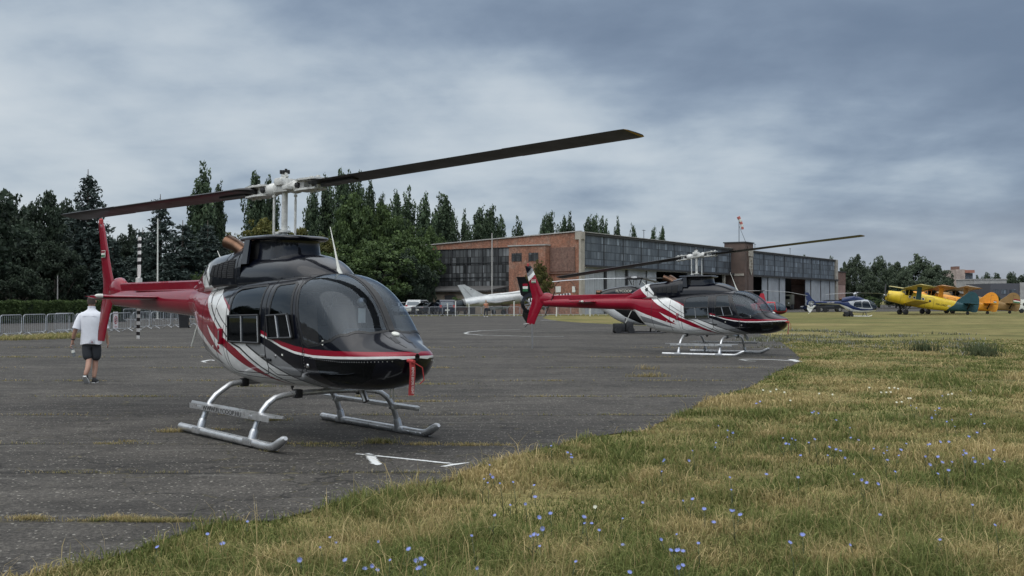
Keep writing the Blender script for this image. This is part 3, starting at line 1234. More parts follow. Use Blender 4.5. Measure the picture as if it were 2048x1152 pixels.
def marking(lines):
    """each line: (pixels of its survey points, half width, strength)"""
    mb, cov = MB(), []
    for pts, hw, st in lines:
        P = [gnd(*q, 0.012) for q in pts]
        Q = []
        for a, b in zip(P[:-1], P[1:]):
            n = max(1, int((b - a).length / 0.1))
            Q += [a.lerp(b, k / n) for k in range(n)]
        Q.append(P[-1])
        vs = []
        for i, p in enumerate(Q):
            t = (Q[min(i + 1, len(Q) - 1)] - Q[max(i - 1, 0)]).normalized()
            s = Vector((-t.y, t.x, 0))
            for k in (-1, 0, 1):
                q = p + s * hw * k
                vs.append((q.x, q.y, 0.0165))
                e = st if k == 0 else 0.12
                if i in (0, len(Q) - 1):
                    e *= 0.6
                cov.append(e)
        fs = []
        for i in range(len(Q) - 1):
            for k in range(2):
                fs.append((i * 3 + k, i * 3 + k + 1, i * 3 + k + 4, i * 3 + k + 3))
        mb.add(vs, fs)
    me = mb.mesh('painted_marking', M_spray)
    ca = me.attributes.new('cover', 'FLOAT', 'POINT')
    ca.data.foreach_set('value', cov)
    return tag(link('painted_marking', me), kind='structure')


marking([([(736, 907), (745, 918), (755, 931)], 0.075, 1.0), ([(712, 908), (800, 917), (905, 928)], 0.045, 0.95), ([(883, 934), (905, 930), (938, 926)], 0.055, 1.0)])
marking([([(1478, 719), (1500, 718.5), (1545, 719.5), (1600, 722.5)], 0.10, 0.9), ([(1582, 719), (1598, 724)], 0.16, 1.0), ([(1478, 719), (1495, 722), (1515, 723)], 0.09, 0.6)])
marking([([(1044, 659.5), (1000, 660), (962, 661.5), (938, 664), (929, 666.5), (938, 668.5), (965, 670.5), (1005, 671.3), (1064, 673), (1130, 673)], 0.16, 0.62)])
marking([([(1080, 640.5), (1113, 640.2)], 0.35, 0.8)])
marking([([(404, 723), (420, 720), (440, 722)], 0.10, 0.8), ([(404, 723), (412, 725)], 0.1, 0.7)])
marking([([(690, 741), (760, 737), (830, 736)], 0.07, 0.45)])

# ------------------------------------------------------------------ the two light turbine helicopters
BODY = Hull([
    (2.83, 1.00, 1.04, 1.07, .03, 2, 1.7), (2.79, .88, 1.035, 1.10, .17, 2, 1.7), (2.70, .785, 1.03, 1.14, .30, 2.1, 1.7), (2.55, .715, 1.03, 1.20, .41, 2.2, 1.7),
    (2.36, .668, 1.035, 1.29, .495, 2.3, 1.75), (2.25, .652, 1.04, 1.44, .525, 2.4, 1.9), (2.12, .642, 1.05, 1.60, .555, 2.5, 2.1), (1.97, .636, 1.06, 1.725, .585, 2.6, 2.3),
    (1.80, .63, 1.08, 1.82, .61, 2.7, 2.5), (1.60, .625, 1.10, 1.885, .635, 2.8, 2.7), (1.40, .62, 1.12, 1.918, .65, 2.8, 2.9), (1.10, .61, 1.15, 1.925, .66, 2.8, 3.2),
    (.50, .585, 1.18, 1.90, .665, 2.8, 3.4), (0, .575, 1.20, 1.87, .66, 2.8, 3.4), (-.40, .60, 1.22, 1.84, .635, 2.7, 3.2), (-.80, .635, 1.25, 1.82, .575, 2.5, 2.9),
    (-1.20, .70, 1.30, 1.80, .48, 2.4, 2.6), (-1.60, .82, 1.38, 1.79, .385, 2.3, 2.4), (-1.90, 1.08, 1.48, 1.785, .30, 2.2, 2.2), (-2.10, 1.30, 1.56, 1.782, .235, 2, 2),
    (-2.30, 1.36, 1.57, 1.78, .21, 2, 2)])
COWL_A = Hull([(1.34, 1.70, 1.80, 1.915, .06, 2, 2.2), (1.30, 1.70, 1.80, 1.945, .19, 2, 2.2), (1.22, 1.70, 1.80, 2.00, .28, 2, 2.3), (1.08, 1.70, 1.80, 2.065, .36, 2, 2.4), (.92, 1.70, 1.80, 2.125, .41, 2, 2.5),
               (.73, 1.70, 1.80, 2.16, .44, 2, 2.6), (.42, 1.70, 1.79, 2.17, .455, 2, 2.7), (0, 1.70, 1.79, 2.17, .46, 2, 2.7), (-.34, 1.70, 1.78, 2.17, .46, 2, 2.7)], 1.2)
COWL_B = Hull([(-.27, 1.70, 1.80, 2.365, .455, 2, 3.2), (-.54, 1.70, 1.80, 2.315, .45, 2, 3.1), (-.80, 1.70, 1.80, 2.26, .435, 2, 3.0), (-1.10, 1.69, 1.79, 2.225, .405, 2, 2.9), (-1.40, 1.68, 1.78, 2.205, .36, 2, 2.7),
               (-1.62, 1.68, 1.77, 2.18, .315, 2, 2.5), (-1.80, 1.67, 1.76, 2.11, .26, 2, 2.3), (-2.05, 1.66, 1.75, 1.98, .19, 2, 2.2), (-2.28, 1.65, 1.74, 1.875, .12, 2, 2), (-2.40, 1.65, 1.73, 1.86, .10, 2, 2)], 1.2)

LIV_RED = [(-2.40, 1.99), (-1.80, 1.985), (-1.52, 1.79), (-1.12, 1.540), (-.65, 1.322), (-.36, 1.160), (.043, 1.025), (.467, .835), (.90, .64),
           (.60, .715), (.184, .84), (-.244, 1.01), (-.65, 1.15), (-1.03, 1.297), (-.826, 1.157), (-.593, 1.023), (-.405, .912),
           (-.77, .996), (-1.12, 1.10), (-1.57, 1.235), (-1.94, 1.362), (-2.05, 1.38), (-2.40, 1.30)]
LIV_RED_TOP = [(-2.40, 1.6), (-1.5, 1.76), (-1.74, 1.95), (-1.93, 2.10), (-2.40, 2.2)]
LIV_GREY_AFT = [(-1.80, 1.19), (-1.423, 1.105), (-.976, .969), (-.421, .798), (-.83, .855), (-1.275, .93), (-1.70, .985)]
LIV_WHITE = [(-2.40, 1.86), (-1.93, 2.16), (-1.60, 2.30), (-1.487, 2.10), (-1.323, 1.945), (-1.026, 1.762), (-.76, 1.732), (-.527, 1.65), (-.18, 1.514), (.328, 1.085), (.775, .915), (1.21, .765), (1.57, .64), (1.72, .50),
             (-1.0, .45), (-2.40, 1.2)]
LIV_GREY = [(.10, 1.27), (.328, 1.085), (.775, .915), (1.21, .765), (1.57, .64), (1.72, .50), (2.0, .50), (1.82, .66), (1.36, .872), (.96, 1.03), (.70, 1.112), (.50, 1.28)]
LIV_WEDGE = [(-.54, 1.668), (-.36, 1.61), (-.16, 1.535), (-.14, 1.46), (-.26, 1.535), (-.40, 1.605)]
TOPR = [(.64, 1.275), (.89, 1.22), (1.165, 1.15), (1.438, 1.110), (1.708, 1.085), (2.108, 1.078), (2.503, 1.082), (2.83, 1.09)]
BOTR = [(.64, 1.232), (.89, 1.175), (1.165, 1.100), (1.437, 1.050), (1.761, 1.020), (2.107, 1.020), (2.502, 1.032), (2.83, 1.045)]
BOTW = [(.64, 1.208), (.89, 1.153), (1.165, 1.076), (1.437, 1.024), (1.761, .993), (2.107, .993), (2.502, 1.006), (2.83, 1.022)]
PIN1 = [(-1.60, 2.07), (-1.116, 1.682), (-.647, 1.397), (-.242, 1.183), (-.042, 1.085), (.158, 1.040), (.607, .835), (1.022, .66)]
PIN2 = [(-.616, 1.504), (-.356, 1.356), (-.112, 1.236)]
PIN3 = [(.328, 1.085), (.775, .915), (1.21, .765), (1.57, .64)]
WIN_REAR = [(-.10, 1.105), (-.13, 1.40), (-.13, 1.63), (-.10, 1.71), (0, 1.748), (.30, 1.768), (.60, 1.78), (.635, 1.76), (.655, 1.50), (.68, 1.13), (.30, 1.115)]
WIN_FRONT = [(.90, 1.185), (.865, 1.45), (.86, 1.755), (.90, 1.785), (1.18, 1.81), (1.235, 1.785), (1.33, 1.50), (1.425, 1.215), (1.15, 1.195)]
DOOR_REAR = [(-.22, .78), (-.24, 1.62), (-.19, 1.76), (-.05, 1.815), (.35, 1.835), (.735, 1.845), (.78, 1.45), (.79, .84), (.70, .76), (-.12, .745)]
DOOR_FRONT = [(.795, .84), (.785, 1.45), (.74, 1.845), (1.18, 1.862), (1.28, 1.82), (1.44, 1.40), (1.60, 1.09), (1.55, .86), (1.42, .77), (.90, .76)]


def resolve(res, regions, paints, dflt_region, dflt_paint):
    """(region, paint) -> triangles"""
    o = {}
    for ks, tris in res.items():
        rg = next((r for r in regions if r in ks), dflt_region)
        pt = next((p for p, k in paints if k in ks), dflt_paint)
        o.setdefault((rg, pt), []).extend(tris)
    return o


def arr_mesh_copy(o, sgn):
    return o


def make_light_helicopter():
    root = thing('helicopter', 'x', 'helicopter')
    P_ = ['navy', 'red', 'white', 'grey']
    MATS = [M_navy, M_red, M_white, M_grey]
    H = BODY
    # windscreen pane in (x, v)
    ws = []
    for q in [(1.325, 1.76), (1.45, 1.48), (1.60, 1.155), (1.68, 1.115), (1.85, 1.135), (2.05, 1.19), (2.22, 1.25)]:
        ws.append((q[0], H.v_of(*q)))
    ws += [(2.33, .82), (2.352, .90), (2.352, .976), (2.25, .978), (2.0, .979), (1.75, .980), (1.50, .981), (1.44, .96), (1.37, .88)]
    ws_xv = H.to_xv(ws, 'xv', .05)
    chin = H.to_xv([(1.80, .985), (2.10, .985), (2.45, .995), (2.62, .97), (2.50, .80), (2.30, .73), (1.95, .70), (1.82, .80)])
    rear, front = H.to_xv(WIN_REAR), H.to_xv(WIN_FRONT)
    dr, df = H.to_xv(DOOR_REAR), H.to_xv(DOOR_FRONT)
    polys = [('windscreen', ws_xv), ('chin', chin), ('win_rear', rear), ('win_front', front), ('door_rear', dr), ('door_front', df)]
    polys += [('P_wedge', H.to_xv(LIV_WEDGE)), ('P_stripe', H.to_xv(TOPR + BOTR[::-1])), ('P_wstripe', H.to_xv(BOTR + BOTW[::-1])), ('P_red', H.to_xv(LIV_RED)), ('P_redtop', H.to_xv(LIV_RED_TOP)), ('P_greyaft', H.to_xv(LIV_GREY_AFT)),
              ('P_grey', H.to_xv(LIV_GREY)), ('P_white', H.to_xv(LIV_WHITE))]
    paints = [(1, 'P_wedge'), (1, 'P_stripe'), (2, 'P_wstripe'), (1, 'P_red'), (3, 'P_greyaft'), (1, 'P_redtop'), (3, 'P_grey'), (2, 'P_white')]
    res = resolve(H.split(polys, 74, 34), ['windscreen', 'chin', 'win_rear', 'win_front', 'door_rear', 'door_front'], paints, 'body', 0)

    def reg(r):
        return [(p, t) for (g, p), t in res.items() if g == r]
    body = H.emit(reg('body'), 'fuselage', MATS, root)
    # chin glazing belongs to the nose
    for s in (1, -1):
        H.emit([(0, t) for _, t in reg('chin')], 'chin_window', [M_glassdark], body, sides=(s,))
        H.emit([(0, t) for _, t in reg('windscreen')], 'windscreen', [M_glass], root, sides=(s,))
    for s in (1, -1):
        for key, win, outline, wout in (('door_rear', 'win_rear', dr, rear), ('door_front', 'win_front', df, front)):
            d = H.emit(reg(key), 'door', MATS, root, sides=(s,))
            H.emit([(0, t) for _, t in reg(win)], 'window', [M_glassdark], d, sides=(s,))
            fr = MB()
            H.ribbon(fr, wout, .035, .004, 0, True, s)
            fr.build('window_seal', [M_gasket], d, fixn=False)
            gap = MB()
            H.ribbon(gap, outline, .010, .0025, 0, True, s)
            gap.build('door_seam', [M_gasket], d, fixn=False)
            # sliding vent panes in a frame that stands proud of the window
            z0, z1 = (1.115, 1.415) if key == 'door_rear' else (1.19, 1.43)
            if key == 'door_rear':
                cs = [(-.12, z1), (.655, z1 + .02), (.69, z0), (-.10, z0 - .01)]
            else:
                cs = [(.855, z1), (1.335, z1 + .025), (1.435, z0 + .01), (.895, z0 - .015)]
            vf = MB()
            out_ = []
            for (x, z) in cs:
                v = H.v_of(x, z)
                p, n = H.p(x, v), H.nrm(x, v)
                out_.append((p, n))
            yo = min(p.y for p, n in out_) - .008
            ring = [Vector((p.x, (p.y + yo) * .5 if i in (0, 1) else yo, p.z)) for i, (p, n) in enumerate(out_)]
            ring[0].y = ring[1].y = out_[0][0].y - .03
            ring[2].y = ring[3].y = yo - .012
            if s < 0:
                ring = [Vector((p.x, -p.y, p.z)) for p in ring]
            for i in range(4):
                a, b = ring[i], ring[(i + 1) % 4]
                vf.tube([a, b], .013, 6, 0)
            mid_t, mid_b = ring[0].lerp(ring[1], .45), ring[3].lerp(ring[2], .45)
            vf.tube([mid_t, mid_b], .014, 6, 1)
            e1, e2 = ring[1].lerp(ring[0], .03), ring[2].lerp(ring[3], .03)
            vf.tube([e1, e2], .011, 6, 1)
            w = vf.build('vent_frame', [M_gasket, M_steel], d)
            pn = MB()
            ins = Vector((0, .004 if s > 0 else -.004, 0))
            pn.add([q + ins for q in ring], [(0, 1, 2, 3)])
            pn.build('vent_pane', [M_glassdark], d, fixn=False)
            hd = MB()
            hx, hz = (.73, .97) if key == 'door_rear' else (.86, .93)
            hp = H.p(hx, H.v_of(hx, hz))
            hp.y *= s
            hd.rbox((hp.x, hp.y - s * .008, hp.z), (.11, .022, .03), .008)
            hd.lathe([(.0, .0), (.034, .0), (.034, .008), (0, .008)], 12, (hp.x + .05, hp.y, hp.z + .10), (0, -s, 0))
            hd.build('door_handle', [M_steel if key == 'door_rear' else M_gasket], d)
    # pin stripes
    st = MB()
    for s in (1, -1):
        for q, w in ((PIN1, .020), (PIN2, .014), (PIN3, .018)):
            pts = [a for a in H.to_xv(q, closed=False) if a[0] > -1.42]
            pts = [a for a in pts if not (abs(a[0]) < .72 and 1.12 < H.p(*a).z < 1.74 and -.1 < a[0])]
            if len(pts) > 1:
                H.ribbon(st, pts, w, .0022, 0, False, s)
    st.build('pin_stripe', [M_gasket], body, fixn=False)
    # windscreen surround and centre post
    fr = MB()
    for s in (1, -1):
        H.ribbon(fr, ws_xv, .030, .004, 0, True, s)
    H.ribbon(fr, [(x, 1.0) for x in np.linspace(2.36, 1.46, 24)], .055, .009, 0)
    fr.build('windscreen_frame', [M_gasket], root, fixn=False)
    # seams and rivet bands of the nose
    sm = MB()
    for s in (1, -1):
        H.ribbon(sm, H.to_xv([(1.70, 1.0), (1.78, .985), (2.2, .985), (2.5, .998), (2.78, 1.01)], closed=False), .011, .002, 0, False, s)
        H.ribbon(sm, H.to_xv([(1.62, 1.07), (1.60, .85), (1.62, .66)], closed=False), .011, .002, 0, False, s)
        H.ribbon(sm, H.to_xv([(2.36, .92), (2.55, .92), (2.72, .93)], 'xv', closed=False), .010, .002, 0, False, s)
        H.ribbon(sm, H.to_xv([(-.28, .72), (.2, .70), (.8, .70), (1.4, .72)], closed=False), .006, .002, 0, False, s)
        H.ribbon(sm, H.to_xv([(-.28, .72), (-.34, 1.1), (-.30, 1.3)], closed=False), .006, .002, 0, False, s)
        # cowl vents on the nose
        H.ribbon(sm, [(2.60, .93), (2.46, .955)], .055, .003, 0, False, s)
        H.ribbon(sm, H.to_xv([(-.62, 1.70), (-.66, 1.2), (-.60, .72)], closed=False), .011, .002, 0, False, s)
        H.ribbon(sm, H.to_xv([(-1.30, 1.74), (-1.34, 1.2), (-1.28, .80)], closed=False), .011, .002, 0, False, s)
        H.ribbon(sm, H.to_xv([(-.28, 1.82), (.4, 1.865), (1.25, 1.885)], closed=False), .010, .002, 0, False, s)
    sm.build('panel_seam', [M_gasket], body, fixn=False)
    pk = MB()
    for s in (1, -1):
        for x, z, w_, h_ in ((.18, .99, .05, .02), (1.18, 1.00, .035, .02), (-.75, 1.02, .04, .025), (-.92, 1.55, .05, .02), (1.93, 1.16, .03, .05)):
            v = H.v_of(x, z)
            H.ribbon(pk, [(x - w_ / 2, v), (x + w_ / 2, v)], h_, .003, 0, False, s)
    pk.build('placard', [M_offwhite], body, fixn=False)
    rv = MB()
    for s in (1, -1):
        for q, n_ in ((H.to_xv([(1.72, .985), (2.2, .965), (2.5, .975), (2.74, .99)], closed=False), 34), (H.to_xv([(1.615, 1.06), (1.595, .85), (1.615, .68)], closed=False), 12), (H.to_xv([(-.26, .745), (.2, .725), (.8, .725), (1.4, .745)], closed=False), 40)):
            for i in range(n_):
                t_ = i / (n_ - 1) * (len(q) - 1)
                j = min(int(t_), len(q) - 2)
                a, b = q[j], q[j + 1]
                x, v = a[0] + (b[0] - a[0]) * (t_ - j), a[1] + (b[1] - a[1]) * (t_ - j)
                p, n = H.p(x, v), H.nrm(x, v)
                p.y, n.y = p.y * s, n.y * s
                rv.lathe([(0, .003), (.0055, .002), (.007, -.001)], 6, p, n)
    rv.build('rivet_row', [M_steel], body)
    # side fixtures: filler cap, marker lamps
    mk = MB()
    for s in (1, -1):
        for x, z, r, m in ((-.40, 1.10, .05, 0), (-.50, 1.02, .03, 0), (1.02, .98, .018, 1), (1.66, .90, .026, 1)):
            v = H.v_of(x, z)
            p, n = H.p(x, v), H.nrm(x, v)
            p.y *= s
            n.y *= s
            mk.lathe([(0, .012), (r * .8, .012), (r, 0)], 12, p, n, m)
        p = H.p(-.36, H.v_of(-.36, 1.16))
        mk.rbox((p.x, p.y * s - s * .02, p.z), (.07, .05, .20), .02, 0)
        mk.rbox((p.x + .01, p.y * s - s * .05, p.z), (.022, .01, .14), .004, 1)
    mk.build('fuselage_fitting', [M_red, M_steel], root)
    # puck on the nose
    g = MB()
    p, n = H.p(2.33, .93), H.nrm(2.33, .93)
    p = Vector((2.41, .015, H.p(2.41, 1).z))
    g.lathe([(.0, .020), (.032, .018), (.044, .009), (.047, -.01)], 20, p, (.35, 0, 1))
    g.build('gps_antenna', [M_offwhite], root)

    # ---- fairing over the gearbox and the engine
    A = COWL_A
    a_res = resolve(A.split([], 26, 16), [], [], 'cowl', 0)
    cowl = A.emit([(p, t) for (_, p), t in a_res.items()], 'gearbox_cowling', MATS, root)
    B = COWL_B
    polys = [('P_red', B.to_xv(LIV_RED_TOP)), ('P_white', B.to_xv([(-2.6, 1.6), (-2.6, 2.3), (-1.60, 2.40), (-1.487, 2.10), (-1.323, 1.945), (-1.0, 1.6)]))]
    b_res = resolve(B.split(polys, 36, 18), [], [(1, 'P_red'), (2, 'P_white')], 'cowl', 0)
    ecowl = B.emit([(p, t) for (_, p), t in b_res.items()], 'engine_cowling', MATS, root)
    st = MB()
    for s in (1, -1):
        pts = [a for a in B.to_xv([(-1.66, 2.10), (-1.45, 1.93), (-1.25, 1.78)], closed=False)]
        B.ribbon(st, pts, .02, .0022, 0, False, s)
        for q in ([(-.36, 2.30), (-.38, 1.82)], [(-.75, 2.24), (-.80, 1.82)], [(-1.52, 2.15), (-1.50, 1.80)]):
            B.ribbon(st, B.to_xv(q, closed=False), .011, .002, 0, False, s)
        # scoop near the back of the cowl
        pts = B.to_xv([(-1.60, 1.97), (-1.52, 2.02)], closed=False)
        B.ribbon(st, pts, .11, .004, 0, False, s)
        A.ribbon(st, [(.55, .5), (.55, .9)], .006, .002, 0, False, s)
        A.ribbon(st, A.to_xv([(1.1, 1.84), (.4, 1.82), (-.3, 1.81)], closed=False), .010, .003, 0, False, s)
    st.build('cowling_seam', [M_gasket], ecowl, fixn=False)
    # grilles
    for s in (1, -1):
        gm = MB()
        cells = [(-.62, -.45), (-.79, -.66), (-.94, -.83), (-1.09, -.98), (-1.26, -1.13)]
        for i, (b, a) in enumerate(cells):
            k = i / 4
            z1, z0 = 2.115 - .06 * k, 1.875 + .03 * k
            n = 9
            for j in range(n):
                za = z0 + (z1 - z0) * j / n
                q = B.to_xv([(a, za + .012), (b, za + .012)], closed=False)
                B.ribbon(gm, q, (z1 - z0) / n * .62, .006, 0, False, s)
            q = B.to_xv([((a + b) / 2, z0), ((a + b) / 2, z1)], closed=False)
            B.ribbon(gm, q, abs(a - b) + .02, .002, 1, False, s)
        v = B.v_of(-1.22, 1.845)
        p, n = B.p(-1.22, v), B.nrm(-1.22, v)
        p.y *= s
        n.y *= s
        gm.lathe([(0, .006), (.05, .006), (.055, -.01)], 16, p, n, 1)
        gm.build('engine_grille', [M_panel, M_void], ecowl, fixn=False)
    # intake: curved duct front, black side mouths, lip plate on top
    dz0, dz1 = 2.10, 2.345

    def plan(w, xf, xa, k=14):
        pts = []
        for i in range(k + 1):
            a = -PI / 2 + PI * i / k
            c, s = math.cos(a), math.sin(a)
            pts.append(((xf - w) + w * (abs(c)**.75), w * (abs(s)**.8) * (1 if s > 0 else -1)))
        return pts + [(xa, w), (xa, -w)]
    duct = MB()
    duct.loft([[Vector((x * sc_ + .02 * (1 - sc_), y * sc_, z)) for x, y in plan(.31, .53, -.06)] for z, sc_ in ((dz0, 1.06), (2.20, 1.0), (2.30, .98), (dz1 + .01, 1.0))], 0, True)
    duct.build('intake_fairing', [M_navy], cowl, 50)
    vd = MB()
    vd.box((-.19, 0, 2.235), (.27, .60, .25))
    vd.build('intake_mouth', [M_void], cowl)
    lip = MB()
    rings = []
    for z, sc_ in ((2.335, .93), (2.350, .985), (2.365, 1.0), (2.382, .985), (2.396, .90)):
        rings.append([Vector((x * sc_ - .1 * (1 - sc_), y * sc_, z - .03 * max(0, x - .1) ** 2)) for x, y in plan(.385, .64, -.42)])
    lip.loft(rings, 0, True)
    lip.build('intake_lip', [M_navy], cowl, 60)
    for s in (1, -1):
        pl = MB()
        pl.prism([(-.26, s * .445, 2.05), (-.12, s * .445, 2.05), (-.17, s * .38, 2.35), (-.30, s * .38, 2.35)], (0, -s * .03, 0))
        pl.build('intake_pillar', [M_navy], cowl)
    # exhaust stacks
    for s in (1, -1):
        e = MB()
        a = Vector((-.68, s * .13, 2.19))
        d = Vector((-.80, s * .30, .50)).normalized()
        bnd = [a, a + d * .12, a + d * .24 + Vector((-.01, 0, 0)), a + d * .36 + Vector((-.04, s * .02, -.01))]
        e.tube(bnd, [.090, .092, .098, .108], 18, 0, False, True, .85)
        e.tube([p + d * .002 for p in bnd[::-1]], [.101, .091, .085, .083], 18, 1, False, True, .85)
        e.build('exhaust_stack', [M_bronze, M_void], root, fixn=False)
    # tail of cowl antenna, roof whip
    an = MB()
    an.tube([(1.30, 0, 1.90), (1.27, 0, 1.99), (1.20, 0, 2.17), (1.08, 0, 2.47)], [.045, .018, .010, .004], 8)
    an.build('whip_antenna', [M_offwhite], root)
    an = MB()
    an.tube([(-1.70, 0, 2.12), (-1.86, 0, 2.28)], [.009, .005], 6)
    an.build('cowl_antenna', [M_offwhite], root)

    # ---- tail
    t = MB()
    rings = []
    for i in range(23):
        k = i / 22
        x = -2.10 - 3.38 * k
        r = .213 - .083 * k
        cz = 1.568 + .052 * k
        rings.append([Vector((x, r * math.cos(a), cz + r * 1.02 * math.sin(a))) for a in [2 * PI * j / 28 for j in range(28)]])
    t.loft(rings, 0)
    boom = t.build('tail_boom', [M_red], root, 50)
    t = MB()
    rings = []
    for x, zt, hw in ((-1.78, 1.90, .12), (-2.15, 1.885, .105), (-2.4, 1.880, .095), (-5.2, 1.862, .075)):
        rings.append([Vector((x, y * hw, z)) for y, z in ((-1, 1.60), (-1, zt - .02), (-.8, zt), (.8, zt), (1, zt - .02), (1, 1.60))])
    t.loft(rings, 0, False)
    t.rbox((-3.4, -.11, 1.735), (2.2, .03, .012), .005)
    t.build('drive_shaft_cover', [M_red], boom)
    t = MB()
    rings = []
    for x, zt, zb, hw in ((-5.10, 1.80, 1.60, .06), (-5.22, 1.90, 1.55, .10), (-5.35, 1.955, 1.52, .12), (-5.50, 1.955, 1.52, .125), (-5.62, 1.90, 1.55, .11), (-5.72, 1.80, 1.60, .06)):
        cz, hz_ = (zt + zb) / 2, (zt - zb) / 2
        rings.append([Vector((x, hw * math.cos(a), cz + hz_ * math.sin(a))) for a in [2 * PI * j / 16 for j in range(16)]])
    t.loft(rings, 0)
    t.build('tail_gearbox_fairing', [M_red], boom, 50)
    # rivets along the boom joint
    t = MB()
    for x0 in (-2.16, -2.2):
        for j in range(20):
            a = 2 * PI * j / 20
            r = .213
            t.lathe([(0, .004), (.008, .003), (.010, 0)], 6, (x0, r * math.cos(a), 1.57 + r * math.sin(a)), (0, math.cos(a), math.sin(a)))
    for i in range(13):
        t.lathe([(0, .006), (.012, .004), (.014, 0)], 6, (-2.5 - .2 * i, -.082, 1.84), (0, -1, .1))
    t.build('rivet_row', [M_red], boom, 50)
    # stabiliser
    t = MB()
    rings = []
    for y in (-.99, -.97, -.5, 0, .5, .97, .99):
        k = .6 if abs(y) > .98 else 1
        sec = []
        for j in range(24):
            a = 2 * PI * j / 24
            cx_, sz = math.cos(a), math.sin(a)
            th_ = .048 * k * (0.55 + .45 * cx_)
            sec.append(Vector((-3.80 + .36 * cx_ * (.97 if k < 1 else 1), y, 1.638 + th_ * sz * (1.3 if sz < 0 else .8))))
        rings.append(sec)
    t.loft(rings, 0)
    stab = t.build('stabiliser', [M_red], root, 50)
    for s in (1, -1):
        lm = MB()
        lm.tube([(-3.46, s * .98, 1.645), (-3.46, s * 1.03, 1.645), (-3.46, s * 1.07, 1.645), (-3.46, s * 1.09, 1.645)], [.03, .032, .024, .004], 10)
        lm.tube([(-3.56, s * .98, 1.645), (-3.56, s * 1.03, 1.645)], [.024, .016], 8, 1)
        lm.build('navigation_lamp', [M_offwhite, M_steel], stab)
    # fin
    fin_parts(root, False)
    # tail rotor on the port side
    tr = MB()
    tr.tube([(0, -.33, 0), (0, .05, 0)], .028, 10, 2)
    tr.rbox((0, 0, 0), (.09, .09, .34), .02, 2)
    hub = tr.build('tail_rotor_hub', [M_white, M_gasket, M_hub], root)
    hub.location = (-5.565, .37, 1.795)
    for s in (1, -1):
        b = MB()
        n = 12
        rings = []
        for i in range(n + 1):
            r = .15 + .70 * i / n
            c = .062 if i < n else .055
            if i == 0:
                c = .04
            rings.append([Vector((dx, dy + dx * .10, s * r)) for dx, dy in ((-c, 0), (-c * .3, .009), (c * .7, .008), (c, 0), (c * .7, -.008), (-c * .3, -.009))])
        o0 = len(b.f)
        b.loft(rings, 0, False)
        for fi in range(o0, len(b.f) - 2):
            row = (fi - o0) // 6
            b.m[fi] = 1 if row in (4, 6, 8, 10) or row in () else 0
        b.build('tail_rotor_blade', [M_white, M_gasket], hub)
    # tail skid tube and boom aerials
    t = MB()
    t.tube([(-2.17, -.09, 1.40), (-2.42, -.10, .95)], .012, 8)
    t.build('boom_aerial', [M_offwhite], root)

    # ---- rotor
    m = MB()
    m.tube([(0, 0, 2.36), (0, 0, 2.98)], .038, 18)
    m.lathe([(.04, 2.44), (.072, 2.45), (.072, 2.475), (.04, 2.48)], 18)
    m.lathe([(.16, 2.395), (.16, 2.41), (.10, 2.415)], 18, m=1)
    mast = m.build('rotor_mast', [M_hub, M_panel], root)
    sw = MB()
    sw.rbox((-.13, -.02, 2.44), (.10, .05, .05), .01)
    sw.tube([(-.10, -.03, 2.38), (-.10, -.03, 2.44)], .03, 10, 1)
    sw.lathe([(.03, 2.42), (.045, 2.425), (.045, 2.455), (.03, 2.46)], 12, (-.14, -.02, 0))
    sw.build('swashplate_lever', [M_hub, M_steel], mast)
    rot = bpy.data.objects.new('rotor_head', None)
    COL.objects.link(rot)
    h = MB()
    h.rbox((0, 0, 0), (.30, .17, .11), .035)
    h.rbox((0, 0, .075), (.15, .24, .10), .03)
    for s in (1, -1):
        h.tube([(s * .10, 0, 0), (s * .20, 0, 0), (s * .26, 0, 0), (s * .34, 0, 0)], [.06, .088, .084, .06], 16)
        h.rbox((s * .36, 0, 0), (.14, .13, .11), .02)
        h.prism([(s * .30, -.10, .050), (s * .44, -.13, .050), (s * .66, -.10, .050), (s * .68, -.02, .050), (s * .66, .10, .050), (s * .44, .13, .050), (s * .30, .10, .050)], (0, 0, .022))
        h.prism([(s * .30, -.10, -.072), (s * .44, -.13, -.072), (s * .66, -.10, -.072), (s * .68, -.02, -.072), (s * .66, .10, -.072), (s * .44, .13, -.072), (s * .30, .10, -.072)], (0, 0, .022))
        for bx in (.50, .62):
            h.lathe([(0, .10), (.025, .10), (.025, -.10), (0, -.10)], 8, (s * bx, 0, 0))
        h.rbox((s * .20, s * -.13, -.02), (.09, .10, .05), .012)
        h.lathe([(0, .03), (.035, .02), (.035, -.02), (0, -.03)], 8, (s * .33, -.08, 0), (0, 1, 0), 1)
    h.lathe([(0, .02), (.045, .02), (.05, -.02), (0, -.03)], 10, (0, 0, .155), (0, 1, 0))
    h.tube([(-.05, .0, .14), (-.02, 0, .19), (.02, 0, .19), (.05, 0, .14)], .018, 8)
    for q in range(6):
        h.rbox((-.06 + .024 * q, .03 * (-1)**q, .20 + .006 * (q % 3)), (.022, .03, .05), .006, 1)
    hub = h.build('rotor_head', [M_hub, M_panel], root)
    bpy.data.objects.remove(rot)
    hub.location = (0, 0, 3.0)
    for s in (1, -1):
        b = MB()
        rings = []
        segs = [(.50, .055, .05), (.56, .12, .06), (.70, .165, .05), (.9, .165, .042), (2.2, .165, .04), (2.205, .165, .04), (3.6, .165, .038), (3.605, .175, .038), (5.0, .175, .036), (5.06, .17, .03), (5.08, .12, .012)]
        for r, c, th_ in segs:
            # leading edge for anticlockwise rotation
            drp = -.012 * (r / 5.08)**2
            ring = []
            for dx, dz in ((1, 0), (.85, .42), (.5, .5), (0, .38), (-1, .04), (-1, -.04), (0, -.34), (.5, -.46), (.85, -.38)):
                y = (dx * c + (.03 if dx > 0 else -.03 if False else 0))
                ring.append(Vector((s * r, s * y, dz * th_ + drp + (-0.055 if s > 0 else 0.15) * y)))
            rings.append(ring)
